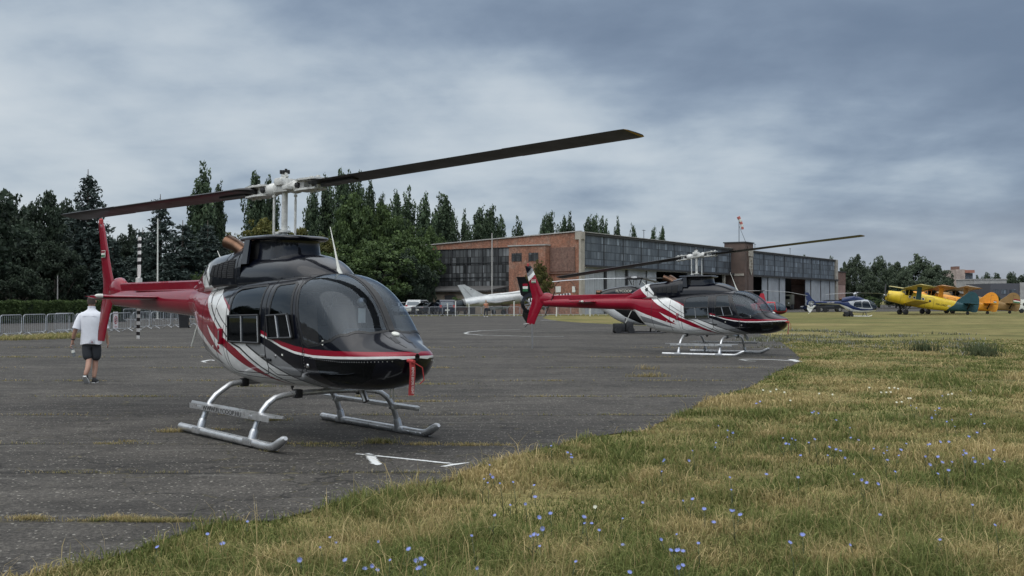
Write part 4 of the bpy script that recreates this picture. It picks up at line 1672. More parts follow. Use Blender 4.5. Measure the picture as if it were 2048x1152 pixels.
        o0 = len(b.f)
        b.loft(rings, 0, True)
        for fi in range(o0, len(b.f)):
            if (fi - o0) // 9 >= 8 and fi < len(b.f) - 2:
                b.m[fi] = 0 if (fi - o0) // 9 < 9 else 1
        # doubler plates at the root
        b.box((s * 1.0, 0, -.005), (.55, .10, .052), 0)
        bl = b.build('rotor_blade', [M_blade, M_bladetip], root, 40)
        bl.location = (0, 0, 3.0)
        bl['side'] = s
    for s in (1, -1):
        pl = MB()
        pl.tube([(0, 0, 2.40), (0, 0, 2.46), (0, 0, 2.84), (0, 0, 2.90)], [.010, .0155, .0155, .009], 10)
        pl.lathe([(0, 2.885), (.022, 2.89), (.022, 2.92), (0, 2.925)], 8)
        o = pl.build('pitch_link', [M_hub], root)
        o['side'] = s

    # ---- landing gear
    for s in (1, -1):
        y = s * .995
        k = MB()
        k.tube([(-.70, y, .062), (-.66, y, .052), (1.50, y, .047), (1.60, y, .050), (1.68, y, .065), (1.76, y, .105), (1.86, y, .155), (1.90, y, .172)], [.038, .046, .046, .046, .047, .049, .042, .022], 14, 0, True, True)
        k.tube([(1.2, y, .006), (1.72, y, .035)], .012, 6)
        for x in (-.60, -.32, .3, .7, 1.35, 1.5, 1.6):
            k.lathe([(0, .008), (.012, .006), (.014, 0)], 6, (x, y - s * .046, .05), (0, s * -1, 0))
        sk = k.build('skid', [M_skid], root, 50)
        stp = MB()
        stp.prism([(-.66, s * .87, .345), (-.40, s * 1.00, .345), (1.48, s * 1.00, .345), (1.66, s * .90, .345), (1.62, s * .86, .345)], (0, 0, .022))
        stp.box((.54, s * .995, .330), (1.96, .014, .056))
        for x in (-.18, 1.12):
            stp.rbox((x, s * .93, .325), (.09, .16, .05), .012)
        step = stp.build('boarding_step', [M_skid], root)
        if s < 0:
            text_obj('step_lettering', 'WWW.FLYCOOP.HU', .072, M_textk, step, basis((.42, -1.0035, .330), (1, 0, 0), (0, 0, 1)) @ Matrix.Diagonal((1.45, 1, 1, 1)))
    for x, base, nm in ((1.12, .555, 'front'), (-.18, .60, 'rear')):
        pts = []
        prof = [(.985, .05), (.945, .18), (.905, .29), (.855, .385), (.79, .46), (.70, .52), (.60, base - .015), (.48, base)]
        for y, z in prof:
            pts.append((x, -y, z))
        pts.append((x, 0, base + .012))
        for y, z in prof[::-1]:
            pts.append((x, y, z))
        k = MB()
        k.tube(pts, .034, 12)
        for s in (1, -1):
            k.tube([(x, s * .985, .04), (x, s * .952, .16), (x, s * .943, .185)], [.052, .047, .040], 12)
            k.rbox((x, s * .992, .055), (.22, .105, .075), .02)
            k.tube([(x, s * .893, .315), (x, s * .878, .345)], .040, 10)
            k.rbox((x, s * .42, base), (.09, .09, .10), .015, 1)
        k.build('cross_tube', [M_skid, M_panel], root, 50)
    # belly fittings
    k = MB()
    k.tube([(1.40, .22, .66), (1.52, .24, .46)], .038, 10)
    k.build('landing_light_tube', [M_steel], root)
    k = MB()
    k.prism([(.28, -.05, .60), (.40, -.05, .60), (.33, -.05, .52)], (0, .008, 0))
    k.build('belly_aerial', [M_panel], root)
    for x in (2.20, 2.26):
        k = MB()
        k.tube([(x, .10, .67), (x, .10, .55)], .008, 6)
        k.build('drain_tube', [M_steel], root)
    # pitot tube, its cover and streamer
    k = MB()
    k.tube([(2.74, -.10, 1.0), (2.86, -.10, .995)], [.016, .012], 8)
    k.tube([(2.80, -.10, .998), (2.91, -.10, .994)], .019, 10, 1)
    pit = k.build('pitot_tube', [M_steel, M_flagred], root)
    fl = MB()
    nr = 10
    for i in range(nr):
        pass
    vs = []
    for i in range(nr + 1):
        q = i / nr
        z = .985 - .34 * q
        wv = .010 * math.sin(q * 5)
        vs += [(2.875 + wv, -.134, z), (2.875 + wv + .006, -.066, z)]
    fl.add(vs, [(2 * i, 2 * i + 1, 2 * i + 3, 2 * i + 2) for i in range(nr)], 0, True)
    fl.tube([(2.89, -.10, .99), (2.92, .0, .93), (2.91, .03, .80), (2.88, .0, .76)], .006, 6, 0)
    fo = fl.build('warning_streamer', [M_flagred], pit, fixn=False)
    text_obj('streamer_lettering', 'REMOVE BEFORE FLIGHT', .040, M_textw, fo, basis((2.896, -.104, .80), (0, 0, -1), (0, 1, 0)) @ Matrix.Diagonal((.62, 1, 1, 1)))
    # faint crest letter by the chin window
    # ---- cabin
    cb = MB()
    cb.rbox((.75, 0, .80), (1.9, .90, .05), .02, 0)
    cb.rbox((-.20, 0, 1.27), (.06, 1.04, .86), .02, 0)
    cb.rbox((.78, 0, 1.06), (.10, 1.04, .48), .02, 0)
    cb.rbox((.6, 0, 1.82), (1.5, .9, .03), .01, 0)
    cb.build('cabin_lining', [M_cabin], root)
    ip = MB()
    ip.loft([[Vector((1.98, -.40, 1.02)), Vector((2.12, -.34, 1.02)), Vector((2.12, .34, 1.02)), Vector((1.98, .40, 1.02))],
             [Vector((1.96, -.42, 1.22)), Vector((2.16, -.36, 1.22)), Vector((2.16, .36, 1.22)), Vector((1.96, .42, 1.22))],
             [Vector((1.93, -.30, 1.31)), Vector((2.10, -.26, 1.31)), Vector((2.10, .26, 1.31)), Vector((1.93, .30, 1.31))]], 0, False)
    ip.rbox((1.75, 0, .95), (.5, .22, .5), .04)
    ip.build('instrument_panel', [M_panel], root)
    cd = MB()
    cd.lathe([(0, .03), (.045, .02), (.05, -.02), (0, -.03)], 14, (1.93, -.10, 1.60), (1, -.2, .1), 1)
    cd.box((1.93, -.10, 1.45), (.006, .09, .16), 0)
    cd.build('compass_card', [M_offwhite, M_steel], root)
    for x, ys in ((.98, (-.30, .30)), (-.02, (-.35, 0, .35))):
        for y in ys:
            se = MB()
            se.rbox((x + .22, y, .98), (.50, .44 if x > .5 else .33, .14), .05)
            se.rbox((x - .03, y, 1.26), (.13, .42 if x > .5 else .32, .60), .05, 0, Matrix.Rotation(R(-10), 3, 'Y'))
            if x > .5:
                se.rbox((x - .11, y, 1.60), (.09, .22, .14), .035, 0)
            so = se.build('seat', [M_seat], root)
    return root


def fin_parts(root, dark_top):
    t = MB()
    prof = [(.90, -5.875, -6.185, .030), (.93, -5.865, -6.19, .045), (1.35, -5.655, -6.09, .058), (1.70, -5.47, -5.985, .064), (1.80, -5.475, -5.975, .064), (2.1, -5.62, -6.04, .058), (2.55, -5.84, -6.155, .05), (2.83, -5.975, -6.235, .04), (2.87, -6.01, -6.245, .022)]
    fle, fte, fth = pchip([p[0] for p in prof], [p[1] for p in prof]), pchip([p[0] for p in prof], [p[2] for p in prof]), pchip([p[0] for p in prof], [p[3] for p in prof])
    rings = []
    n = 50
    zs = [.90 + 1.97 * i / n for i in range(n + 1)]
    for z in zs:
        le, te, th_ = fle(z), fte(z), fth(z)
        ring = []
        for j in range(16):
            a = 2 * PI * j / 16
            c = math.cos(a)
            ring.append(Vector(((le + te) / 2 + (le - te) / 2 * c, -.07 + th_ * .5 * math.sin(a) * (.75 + .25 * c), z)))
        rings.append(ring)
    t.loft(rings, 0)
    if dark_top:
        for i in range(n):
            for j in range(16):
                c = math.cos(2 * PI * (j + .5) / 16)
                zq = zs[i] - .10 * c
                t.m[i * 16 + j] = 0 if zq < 2.44 else 2 if zq < 2.56 else 3 if zq < 2.68 else 1
    fin = t.build('tail_fin', [M_red, M_navy, M_white, M_grey], root, 45)
    lm = MB()
    lm.tube([(-6.12, -.07, 2.86), (-6.12, -.07, 2.93), (-6.12, -.07, 2.955)], [.04, .036, .012], 10)
    lm.build('beacon_lamp', [M_flagred], fin)
    # small red-white-green national flag with a pale rim
    fl = MB()
    z0, x0, wd, hh = 2.30, -5.955, .155, .10
    yy = -.07 - .042
    fl.box((x0 + wd / 2, yy, z0 + hh / 2), (wd + .016, .006, hh + .016), 1)
    for i, mi in enumerate((2, 1, 0)):
        fl.box((x0 + wd / 2, yy - .004, z0 + hh * (i + .5) / 3), (wd, .004, hh / 3 - .001), mi)
    fl.build('flag_decal', [M_red, M_offwhite, M_green], fin)
    return fin


def set_rotor(root, rel, za, zb):
    """turn the rotor: azimuth rel to the nose, heights of the two blade tips above the head"""
    sl = (za - zb) / 2 / 5.08
    con = (za + zb) / 2 / 5.08
    for ch in root.children:
        nm = ch.name.split('.')[0]
        if nm == 'rotor_head':
            ch.rotation_euler = (0, -sl, rel)
        elif nm == 'rotor_blade':
            s = ch['side']
            ch.rotation_euler = (0, -(sl + s * con), rel)
        elif nm == 'pitch_link':
            s = ch['side']
            ch.location = (s * .155 * math.cos(rel + R(18)), s * .155 * math.sin(rel + R(18)), 0)


heli = make_light_helicopter()
heli2 = copy_tree(heli)
heli['label'] = 'largest navy, white and red helicopter on the near asphalt, with lettered boarding step'
heli['group'] = 'navy and red striped helicopters'
heli.location = (-2.8561, 12.9109, .012)
heli.rotation_euler = (-.010, .0051, -.8515)
set_rotor(heli, -.6696 + .8515, .2357, -.1348)
heli2['label'] = 'smaller navy, white and red helicopter seen side-on before the hangar, black and white fin tip'
heli2['group'] = 'navy and red striped helicopters'
heli2.location = (5.6642, 31.7513, .012 - .03)
heli2.rotation_euler = (.0017, -.0094, -.5983)
set_rotor(heli2, -.6329 + .5983, .4092, -.5416)
for ch in list(heli2.children):
    nm = ch.name.split('.')[0]
    if nm == 'tail_fin':
        for c in list(ch.children):
            bpy.data.objects.remove(c)
        bpy.data.objects.remove(ch)
    elif nm == 'tail_rotor_hub':
        ch.rotation_euler = (0, R(84), 0)
    elif nm == 'boarding_step':
        for c in list(ch.children):
            bpy.data.objects.remove(c)
fin_parts(heli2, True)
tp = MB()
tp.tube([(-5.98, -.07, .92), (-5.98, -.07, -.0)], .022, 8)
tp.tube([(-6.05, -.07, .93), (-6.32, -.07, .90)], .014, 6)
tp.build('tail_prop', [M_steel], heli2)
tp = MB()
tp.tube([(-5.05, -.10, 1.98), (-5.42, -.12, 1.20)], .014, 6)
tp.build('tail_strap', [M_panel], heli2)

# ------------------------------------------------------------------ hangar
def brick_mat(name, c1, c2, mortar, scale=1.0, patchc=(0.30, 0.22, 0.17)):
    m, nt, out = new_mat(name)
    p = N(nt, 'ShaderNodeBsdfPrincipled')
    tc = N(nt, 'ShaderNodeTexCoord')
    sp = N(nt, 'ShaderNodeSeparateXYZ')
    L(nt, tc.outputs['Object'], sp.inputs[0])
    cb = N(nt, 'ShaderNodeCombineXYZ')
    L(nt, math_n(nt, 'ADD', sp.outputs[0], sp.outputs[1]), cb.inputs[0])
    L(nt, sp.outputs[2], cb.inputs[1])
    b = N(nt, 'ShaderNodeTexBrick')
    b.inputs['Scale'].default_value = scale
    b.inputs['Brick Width'].default_value = 0.27
    b.inputs['Row Height'].default_value = 0.085
    b.inputs['Mortar Size'].default_value = 0.010
    b.inputs['Color1'].default_value = (*c1, 1)
    b.inputs['Color2'].default_value = (*c2, 1)
    b.inputs['Mortar'].default_value = (*mortar, 1)
    b.inputs['Bias'].default_value = 0.1
    L(nt, cb.outputs[0], b.inputs['Vector'])
    n = noise_n(nt, tc.outputs['Object'], 0.7, 7, 0.7, 0.4)
    n2 = noise_n(nt, tc.outputs['Object'], 3.5, 6, 0.75)
    c = mixc(nt, ramp(nt, n.outputs[0], [(0.48, 0), (0.70, 0.65)]).outputs[0], b.outputs[0], patchc)
    c = mixc(nt, 1.0, c, ramp(nt, n2.outputs[0], [(0.25, 0.40), (0.5, 0.95), (0.75, 1.55)]).outputs[0], 'MULTIPLY')
    st = noise_n(nt, mapping(nt, tc.outputs['Object'], (2.2, 2.2, 0.16)), 1.0, 6, 0.7)
    c = mixc(nt, ramp(nt, st.outputs[0], [(0.52, 0), (0.74, 0.6)]).outputs[0], c, (0.05, 0.035, 0.03))
    L(nt, c, p.inputs['Base Color'])
    p.inputs['Roughness'].default_value = 0.92
    L(nt, bump(nt, b.outputs['Fac'], -0.4, 0.01), p.inputs['Normal'])
    L(nt, p.outputs[0], out.inputs[0])
    return m


def pane_mat(name, pw, ph, dark, light, bar, barw=0.045, bright=0.03, gloss=0.5):
    """old industrial glazing: each pane its own tone, dark glazing bars"""
    m, nt, out = new_mat(name)
    p = N(nt, 'ShaderNodeBsdfPrincipled')
    tc = N(nt, 'ShaderNodeTexCoord')
    sp = N(nt, 'ShaderNodeSeparateXYZ')
    L(nt, tc.outputs['Object'], sp.inputs[0])
    cb = N(nt, 'ShaderNodeCombineXYZ')
    L(nt, math_n(nt, 'DIVIDE', math_n(nt, 'ADD', sp.outputs[0], sp.outputs[1]), pw), cb.inputs[0])
    L(nt, math_n(nt, 'DIVIDE', sp.outputs[2], ph), cb.inputs[1])
    fl = N(nt, 'ShaderNodeVectorMath')
    fl.operation = 'FLOOR'
    L(nt, cb.outputs[0], fl.inputs[0])
    wn = N(nt, 'ShaderNodeTexWhiteNoise')
    wn.noise_dimensions = '2D'
    L(nt, fl.outputs[0], wn.inputs['Vector'])
    # half panes
    sc = N(nt, 'ShaderNodeVectorMath')
    sc.operation = 'MULTIPLY'
    sc.inputs[1].default_value = (3, 1, 1)
    L(nt, cb.outputs[0], sc.inputs[0])
    fl2 = N(nt, 'ShaderNodeVectorMath')
    fl2.operation = 'FLOOR'
    L(nt, sc.outputs[0], fl2.inputs[0])
    wn2 = N(nt, 'ShaderNodeTexWhiteNoise')
    wn2.noise_dimensions = '2D'
    L(nt, fl2.outputs[0], wn2.inputs['Vector'])
    v = math_n(nt, 'ADD', math_n(nt, 'MULTIPLY', wn.outputs[0], 0.6), math_n(nt, 'MULTIPLY', wn2.outputs[0], 0.4))
    c = ramp(nt, v, [(0.05, tuple(x * .45 for x in dark)), (0.3, dark), (0.75, light), (0.93, tuple(min(1, x * (1 + bright * 30)) for x in light))])
    n = noise_n(nt, mapping(nt, tc.outputs['Object'], (1.5, 1.5, 0.5)), 1.0, 6, 0.7)
    c = mixc(nt, 1.0, c.outputs[0], ramp(nt, n.outputs[0], [(0.25, 0.6), (0.75, 1.35)]).outputs[0], 'MULTIPLY')
    fr = N(nt, 'ShaderNodeVectorMath')
    fr.operation = 'FRACTION'
    L(nt, cb.outputs[0], fr.inputs[0])
    s2 = N(nt, 'ShaderNodeSeparateXYZ')
    L(nt, fr.outputs[0], s2.inputs[0])
    bx = math_n(nt, 'LESS_THAN', s2.outputs[0], barw / pw * 2)
    by = math_n(nt, 'LESS_THAN', s2.outputs[1], barw / ph * 2)
    bb = math_n(nt, 'MAXIMUM', bx, by)
    c = mixc(nt, bb, c, bar)
    L(nt, c, p.inputs['Base Color'])
    rg = ramp(nt, wn.outputs[0], [(0, gloss * .6), (1, gloss * 1.4)])
    L(nt, rg.outputs[0], p.inputs['Roughness'])
    L(nt, p.outputs[0], out.inputs[0])
    return m


M_brick = brick_mat('weathered_red_brick', (0.22, 0.076, 0.043), (0.325, 0.122, 0.068), (0.27, 0.20, 0.15))
M_brickdark = brick_mat('dark_brick', (0.15, 0.075, 0.055), (0.20, 0.10, 0.075), (0.16, 0.13, 0.11), patchc=(0.14, 0.10, 0.08))  # darker, browner brick colour
M_render = mat('grimy_brown_render', (0.105, 0.073, 0.060), 0.9, var=0.25, scale=1.2, dirt=0.4)
M_fglaze = pane_mat('facade_glazing', 1.28, 0.95, (0.080, 0.096, 0.112), (0.125, 0.145, 0.165), (0.030, 0.034, 0.04))
M_sglaze = pane_mat('side_glazing', 0.60, 1.02, (0.040, 0.043, 0.045), (0.085, 0.09, 0.092), (0.018, 0.018, 0.018), bright=0.035)
M_door = mat('grey_door_sheet', (0.33, 0.345, 0.36), 0.6, var=0.14, scale=0.8, dirt=0.25)
M_cream = mat('cream_concrete', (0.34, 0.31, 0.26), 0.9, var=0.2, scale=1.5, dirt=0.3)
M_roof = mat('roof_felt', (0.06, 0.058, 0.056), 0.9, scale=1.0)
M_fascia = mat('zinc_fascia', (0.34, 0.33, 0.31), 0.55, var=0.2, scale=2)
M_iron = mat('dark_iron', (0.03, 0.03, 0.032), 0.6)
M_beige = mat('stained_beige_render', (0.22, 0.185, 0.14), 0.9, var=0.25, scale=1.2, dirt=0.4)
M_winback = mat('daylit_window_panel', (0.36, 0.42, 0.48), 0.4)
M_galv = mat('galvanised_tube', (0.36, 0.375, 0.39), 0.48, metal=0.5, var=0.15, scale=8)
M_concrete = mat('pale_concrete', (0.33, 0.32, 0.30), 0.9, var=0.18, scale=1.0, dirt=0.3)

HA = R(56.33)
C0 = Vector((8.1, 124.0, 0))
HU, HN = Vector((math.cos(HA), math.sin(HA), 0)), Vector((math.sin(HA), -math.cos(HA), 0))


def facade_x(px):
    k = (px - 1024) / F_PX
    return (C0.x - k * C0.y) / (k * HU.y - HU.x)


def side_y(px):
    k = (px - 1024) / F_PX
    return (C0.x - k * C0.y) / (HU.y + k * HU.x)


hang = thing('hangar', 'long brick aircraft hangar with grey glazed front, sliding doors and a central tower', 'hangar', C0, HA)
LEN, DEP, HF = 103.3, 36.0, 9.85
xt0, xt1 = facade_x(1462), facade_x(1462) + 8.0


def roof_z(y):
    return HF - .042 * y


# side wall with openings for the glazing
m = MB()
gl0, gl1 = side_y(1027), 34.0
m.prism([(0, 0, 0), (0, DEP, 0), (0, DEP, 2.7), (0, 0, 2.7)], (.35, 0, 0))
m.prism([(0, 0, 2.7), (0, gl0, 2.7), (0, gl0, 8.3), (0, 0, 8.3)], (.35, 0, 0))
m.prism([(0, gl1, 2.7), (0, DEP, 2.7), (0, DEP, 8.3), (0, gl1, 8.3)], (.35, 0, 0))
m.prism([(0, 0, 8.3), (0, DEP, 8.3), (0, DEP, roof_z(DEP)), (0, 0, roof_z(0))], (.35, 0, 0))
m.build('side_wall', [M_brick], hang)
m = MB()
m.prism([(.12, gl0, 2.7), (.12, gl1, 2.7), (.12, gl1, 8.3), (.12, gl0, 8.3)], (.1, 0, 0))
m.build('side_window', [M_sglaze], hang)
m = MB()
k = gl0
while k < gl1:
    m.box((.06, k, 5.5), (.10, .10, 5.6))
    k += 2.4
for z in (2.72, 4.6, 6.45, 8.28):
    m.box((.05, (gl0 + gl1) / 2, z), (.08, gl1 - gl0, .07))
m.build('side_window_bars', [M_iron], hang)
# stair block against the side wall, two small windows
m = MB()
y0, y1 = side_y(1100), gl0 - .05
m.box((-.55, (y0 + y1) / 2, 4.15), (1.1, y1 - y0, 8.3))
m.box((-.60, (y0 + y1) / 2, 8.38), (1.3, y1 - y0 + .2, .14), 1)
blk = m.build('stair_block', [M_brick, M_fascia], hang)
for a, b in ((1036, 1055), (1070, 1088)):
    ya, yb = side_y(b) + .15, side_y(a) + .15
    m = MB()
    m.box((-1.09, (ya + yb) / 2, 6.95), (.10, abs(yb - ya), 1.0), 0)
    for q in range(5):
        m.box((-1.15, ya + (yb - ya) * q / 4, 6.95), (.04, .06, 1.05), 1)
    m.box((-1.15, (ya + yb) / 2, 6.95), (.04, abs(yb - ya), .05), 1)
    m.build('window', [M_sglaze, M_iron], blk)
m = MB()
m.box((-.06, (0.6 + y0) / 2, 6.6), (.12, y0 - .7, 2.9))
m.build('dark_brick_panel', [M_brickdark], hang)
m = MB()
m.box((-.1, (.3 + y0) / 2, 4.95), (.26, y0 - .3, .14))
m.build('string_course', [M_brickdark], hang)
for px, py, w, h in ((1117, 579, .72, .72), (1148, 579, .45, .72)):
    m = MB()
    y = side_y(px)
    m.box((-.05, y, 3.0), (.05, w, h))
    m.build('wall_notice', [M_offwhite], hang)
# arch in the wall by the door
m = MB()
yc = side_y(1130)
m.tube([(-.02, yc + 1.5 * math.cos(a), 2.9 + 1.3 * math.sin(a)) for a in np.linspace(0, PI, 16)], .07, 6)
m.build('brick_arch', [M_brickdark], hang)
# corner pier, facade band, fascia
m = MB()
m.box((.25, -.12, HF / 2), (.9, .30, HF - .02))
m.build('corner_pier', [M_cream], hang)
m = MB()
m.box((.2, .1, HF - .45), (.75, .95, .9))
m.build('corner_block', [M_cream], hang)
for a, b in ((.75, xt0), (xt1 - 3.6, LEN)):
    m = MB()
    m.box(((a + b) / 2, 0.05, (5.95 + 9.55) / 2), (b - a, .16, 3.60))
    m.build('facade_window', [M_fglaze], hang)
    m = MB()
    q = a
    while q < b:
        m.box((q, -.06, 7.75), (.10, .08, 3.6))
        q += 5.12
    m.build('facade_mullion', [M_iron], hang)
    m = MB()
    m.box(((a + b) / 2, -.06, 9.68), (b - a + .2, .34, .26))
    m.build('fascia', [M_roof], hang)
    m = MB()
    m.box(((a + b) / 2, -.10, 9.86), (b - a + .3, .50, .08))
    m.build('roof_edge', [M_fascia], hang)
    m = MB()
    m.box(((a + b) / 2, -.30, 5.80), (b - a, .62, .24))
    m.box(((a + b) / 2, -.34, 5.64), (b - a, .10, .10), 1)
    m.build('door_rail', [M_iron, M_fascia], hang)
m = MB()
m.prism([(-.2, -.15, HF + .02), (-.2, DEP, roof_z(DEP) + .02), (-.2, DEP, roof_z(DEP) + .14), (-.2, -.15, HF + .14)], (.55, 0, 0))
m.build('verge_trim', [M_fascia], hang)
m = MB()
m.prism([(.2, .2, HF - .12), (.2, DEP, roof_z(DEP) - .1), (.2, DEP, roof_z(DEP)), (.2, .2, HF - .02)], (LEN - .4, 0, 0))
m.build('roof', [M_roof], hang)
# black backdrop painted in for the unlit inside
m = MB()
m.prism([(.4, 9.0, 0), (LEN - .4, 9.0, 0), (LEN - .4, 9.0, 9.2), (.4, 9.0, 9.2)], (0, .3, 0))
m.build('dark_backdrop', [M_void], hang)
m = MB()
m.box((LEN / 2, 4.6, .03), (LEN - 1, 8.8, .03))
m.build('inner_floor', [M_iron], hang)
for a, b, z in ((1419, 1428, 4.1), (1433, 1446, 4.1), (1506, 1514, 4.2), (1516, 1523, 4.2), (1570, 1578, 4.0)):  # pale blue panels stand in for daylight through the back windows
    m = MB()
    xa, xb = facade_x(a) , facade_x(b)
    m.box(((xa + xb) / 2, 3.0 if z < 4.05 else 6.5, z), (xb - xa, .1, 1.1 if z > 4.05 else 2.4))
    m.build('inner_window', [M_winback], hang)
# sliding doors: ribbed sheets, each leaf its own
leaves = [(1163, 1186), (1187, 1208), (1210, 1229), (1231, 1251), (1253, 1272), (1273, 1292), (1292, 1311), (1373, 1389), (1389, 1405),
          (1524, 1535), (1535, 1547), (1547, 1558), (1558, 1569), (1611, 1621), (1621, 1631), (1631, 1641), (1641, 1650), (1650, 1659), (1659, 1668)]
for i, (a, b) in enumerate(leaves):
    xa, xb = facade_x(a) + .08, facade_x(b) - .08
    m = MB()
    yy = -.10 + .16 * (i % 2)
    m.box(((xa + xb) / 2, yy, 2.8), (xb - xa, .10, 5.58))
    n = 6
    for q in range(n):
        x = xa + (xb - xa) * (q + .5) / n
        m.box((x, yy - .06, 2.8), (.06, .03, 5.5))
    for z in (.12, 5.48):
        m.box(((xa + xb) / 2, yy - .065, z), (xb - xa, .04, .14))
    m.build('sliding_door', [M_door], hang)
for px in (1209, 1252, 1447, 1371):
    x = facade_x(px)
    m = MB()
    m.box((x, -.05, 2.85), (.35, .4, 5.7))
    m.build('door_post', [M_cream if px == 1447 else M_iron], hang)
# central tower
m = MB()
tx = xt0 + 1.8
m.box((tx, -.6, 5.35), (3.6, 3.4, 10.7))
m.box((tx, -.6, 10.78), (3.9, 3.7, .18), 1)
tw = m.build('tower', [M_render, M_iron], hang)
m = MB()
m.box((tx + .2, -2.38, 5.1), (1.9, .16, 10.2))
m.build('tower_pilaster', [M_render], tw)
m = MB()
m.box((tx - 1.84, -1.3, 5.7), (.10, 1.7, .35))
m.build('tower_ledge', [M_cream], tw)
m = MB()
m.box((tx + .2, -2.52, 9.2), (1.9, .12, 1.2))
m.build('tower_plaque', [M_cream], tw)
m = MB()
sh = [(-.65, 1.25), (.65, 1.25), (.65, -.55), (.35, -1.15), (0, -1.55), (-.35, -1.15), (-.65, -.55)]
m.prism([(tx + .2 + a, -2.47, 7.2 + b) for a, b in sh], (0, -.14, 0))
for q in range(4):
    m.box((tx + .2 + (.12 if q % 2 else -.12), -2.64, 7.95 - q * .48), (.55, .06, .26), 1)
m.build('tower_shield', [M_cream, M_beige], tw)
m = MB()
m.box((LEN - .3, -.14, 4.9), (1.2, .5, 9.8))
m.build('end_pier', [M_cream], hang)
for x in (20, 62, 80):
    m = MB()
    m.tube([(x, 1.5, 9.8), (x, 1.5, 11.3)], .04, 5)
    m.tube([(x - .5, 1.5, 11.2), (x + .5, 1.5, 11.2)], .03, 5)
    m.build('roof_aerial', [M_iron], hang)

# windsock on the tower
tp_ = C0 + HU * (xt0 + .9) + HN * 1.0
ws_ = thing('windsock', 'red and white striped windsock drooping from a mast on the hangar tower', 'windsock', (tp_.x, tp_.y, 10.87))
m = MB()
m.tube([(0, 0, 0), (0, 0, 3.9)], .05, 6)
m.build('mast', [M_iron], ws_)
m = MB()
m.tube([(0, 0, 2.6), (1.2, .6, 0)], .025, 5)
m.tube([(0, 0, 2.6), (.9, -.5, 0)], .025, 5)
m.build('stay', [M_iron], ws_)
m = MB()
a, b = Vector((-.12, 0, 4.0)), Vector((.60, .1, 2.0))
npt = 11
m.tube([a.lerp(b, i / (npt - 1)) + Vector((.10 * math.sin(i / 10 * PI), 0, 0)) for i in range(npt)], [.27, .265, .255, .25, .24, .235, .225, .22, .21, .205, .20], 12)
for f in range(len(m.f)):
    m.m[f] = min(f // 24, 4) % 2
m.build('sock', [mat('windsock_red', (0.42, 0.13, 0.11), 0.8), M_offwhite], ws_)

# low brick annex at the far end
an_ = thing('brick_annex', 'low red brick annex at the far end of the hangar, partly whitewashed', 'building', C0 + HU * (LEN + .5), HA)
m = MB()
m.box((3.2, 5, 2.45), (6.0, 10, 4.9), 1)
m.box((3.2, 5, 6.2), (6.1, 10.1, 2.6), 0)
m.box((3.2, 5, 7.55), (6.4, 10.4, .14), 2)
m.build('wall', [M_brickdark, mat('whitewashed_brick', (0.30, 0.20, 0.17), 0.9, var=0.35, scale=0.8, dirt=0.3), M_roof], an_)

# lean-to along the side wall
ln_ = thing('lean_to', 'low beige outbuilding with dark sloping roof beside the hangar wall', 'building', C0 - HU * 3.2, HA)
m = MB()
m.box((-.2, 21, 1.35), (3.0, 22, 2.7))
m.build('wall', [M_beige], ln_)
m = MB()
m.prism([(-2.2, 9.6, 2.75), (2.6, 9.6, 3.35), (2.6, 9.6, 3.5), (-2.2, 9.6, 2.9)], (0, 23, 0))
m.build('roof', [M_roof], ln_)
for y, w in ((15.6, 1.7), (19.5, 2.2), (24.0, 1.8), (12.3, .9)):
    m = MB()
    m.box((-1.72, y, 1.15), (.12, w, 2.3))
    m.build('door', [M_iron], ln_)
    m = MB()
    m.tube([(-1.75, y + w * .6 * math.cos(a), 2.0 + .45 * math.sin(a)) for a in np.linspace(0, PI, 10)], .05, 5)
    m.build('door_arch', [M_brickdark], ln_)

# ------------------------------------------------------------------ other buildings
M_winday = pane_mat('office_glazing', 1.1, 1.3, (0.05, 0.06, 0.07), (0.10, 0.12, 0.14), (0.03, 0.03, 0.035))
b_ = thing('office_block', 'pale and brick-red stair tower of an office block beyond the right-hand trees', 'building', at(1908, 262))
m = MB()
m.box((0, 0, 4.7), (2.2, 8, 9.4), 0)
m.build('wall', [mat('streaked_pale_wall', (0.36, 0.29, 0.25), 0.9, var=0.3, scale=.7, dirt=.3)], b_)
m = MB()
m.box((.3, 0, 9.8), (1.0, 3, .9))
m.build('plant_room', [M_brickdark], b_)
M_salmon = mat('salmon_brick', (0.29, 0.13, 0.09), 0.9, var=.2)
for z in (1.0, 3.6, 6.2, 8.9):
    m = MB()
    m.box((2.2, -.1, z), (2.35, 8.2, .7))
    m.build('brick_band', [M_salmon], b_)
for z in (2.3, 4.9, 7.5):
    m = MB()
    m.box((2.15, .3, z), (2.1, 7.6, 1.95))
    m.build('window', [M_winday], b_)
b_ = thing('low_office', 'low flat-roofed pale grey building behind the orange biplane', 'building', at(1962, 250))
m = MB()
m.box((0, 0, 3.3), (7.6, 10, 6.6))
m.build('wall', [M_concrete], b_)
m = MB()
m.box((0, 0, 6.7), (7.9, 10.3, .2))
m.build('roof', [M_fascia], b_)
for x, w in ((-2.6, 1.6), (.2, .5), (1.0, .7), (2.6, 1.8)):
    m = MB()
    m.box((x, -5.02, 4.9), (w, .1, 1.1))
    m.build('window', [M_winday], b_)
b_ = thing('grey_office', 'long dark grey office building with a beige wall panel at the far right', 'building', at(2010, 232))
M_slate = mat('slate_cladding', (0.075, 0.075, 0.085), 0.7, var=.15)
m = MB()
m.box((2.5, 0, 2.7), (17, 12, 5.4))
m.build('wall', [M_slate], b_)
m = MB()
m.box((1.2, -6.1, 2.75), (1.7, .3, 5.7))
m.build('wall_panel', [M_concrete], b_)
for z in (1.3, 3.6):
    for x in (-4.8, -3.0, -1.2, 3.4, 5.0, 6.6, 8.2):
        m = MB()
        m.box((x, -6.03, z), (1.3, .1, 1.0))
        m.build('window', [M_winday], b_)
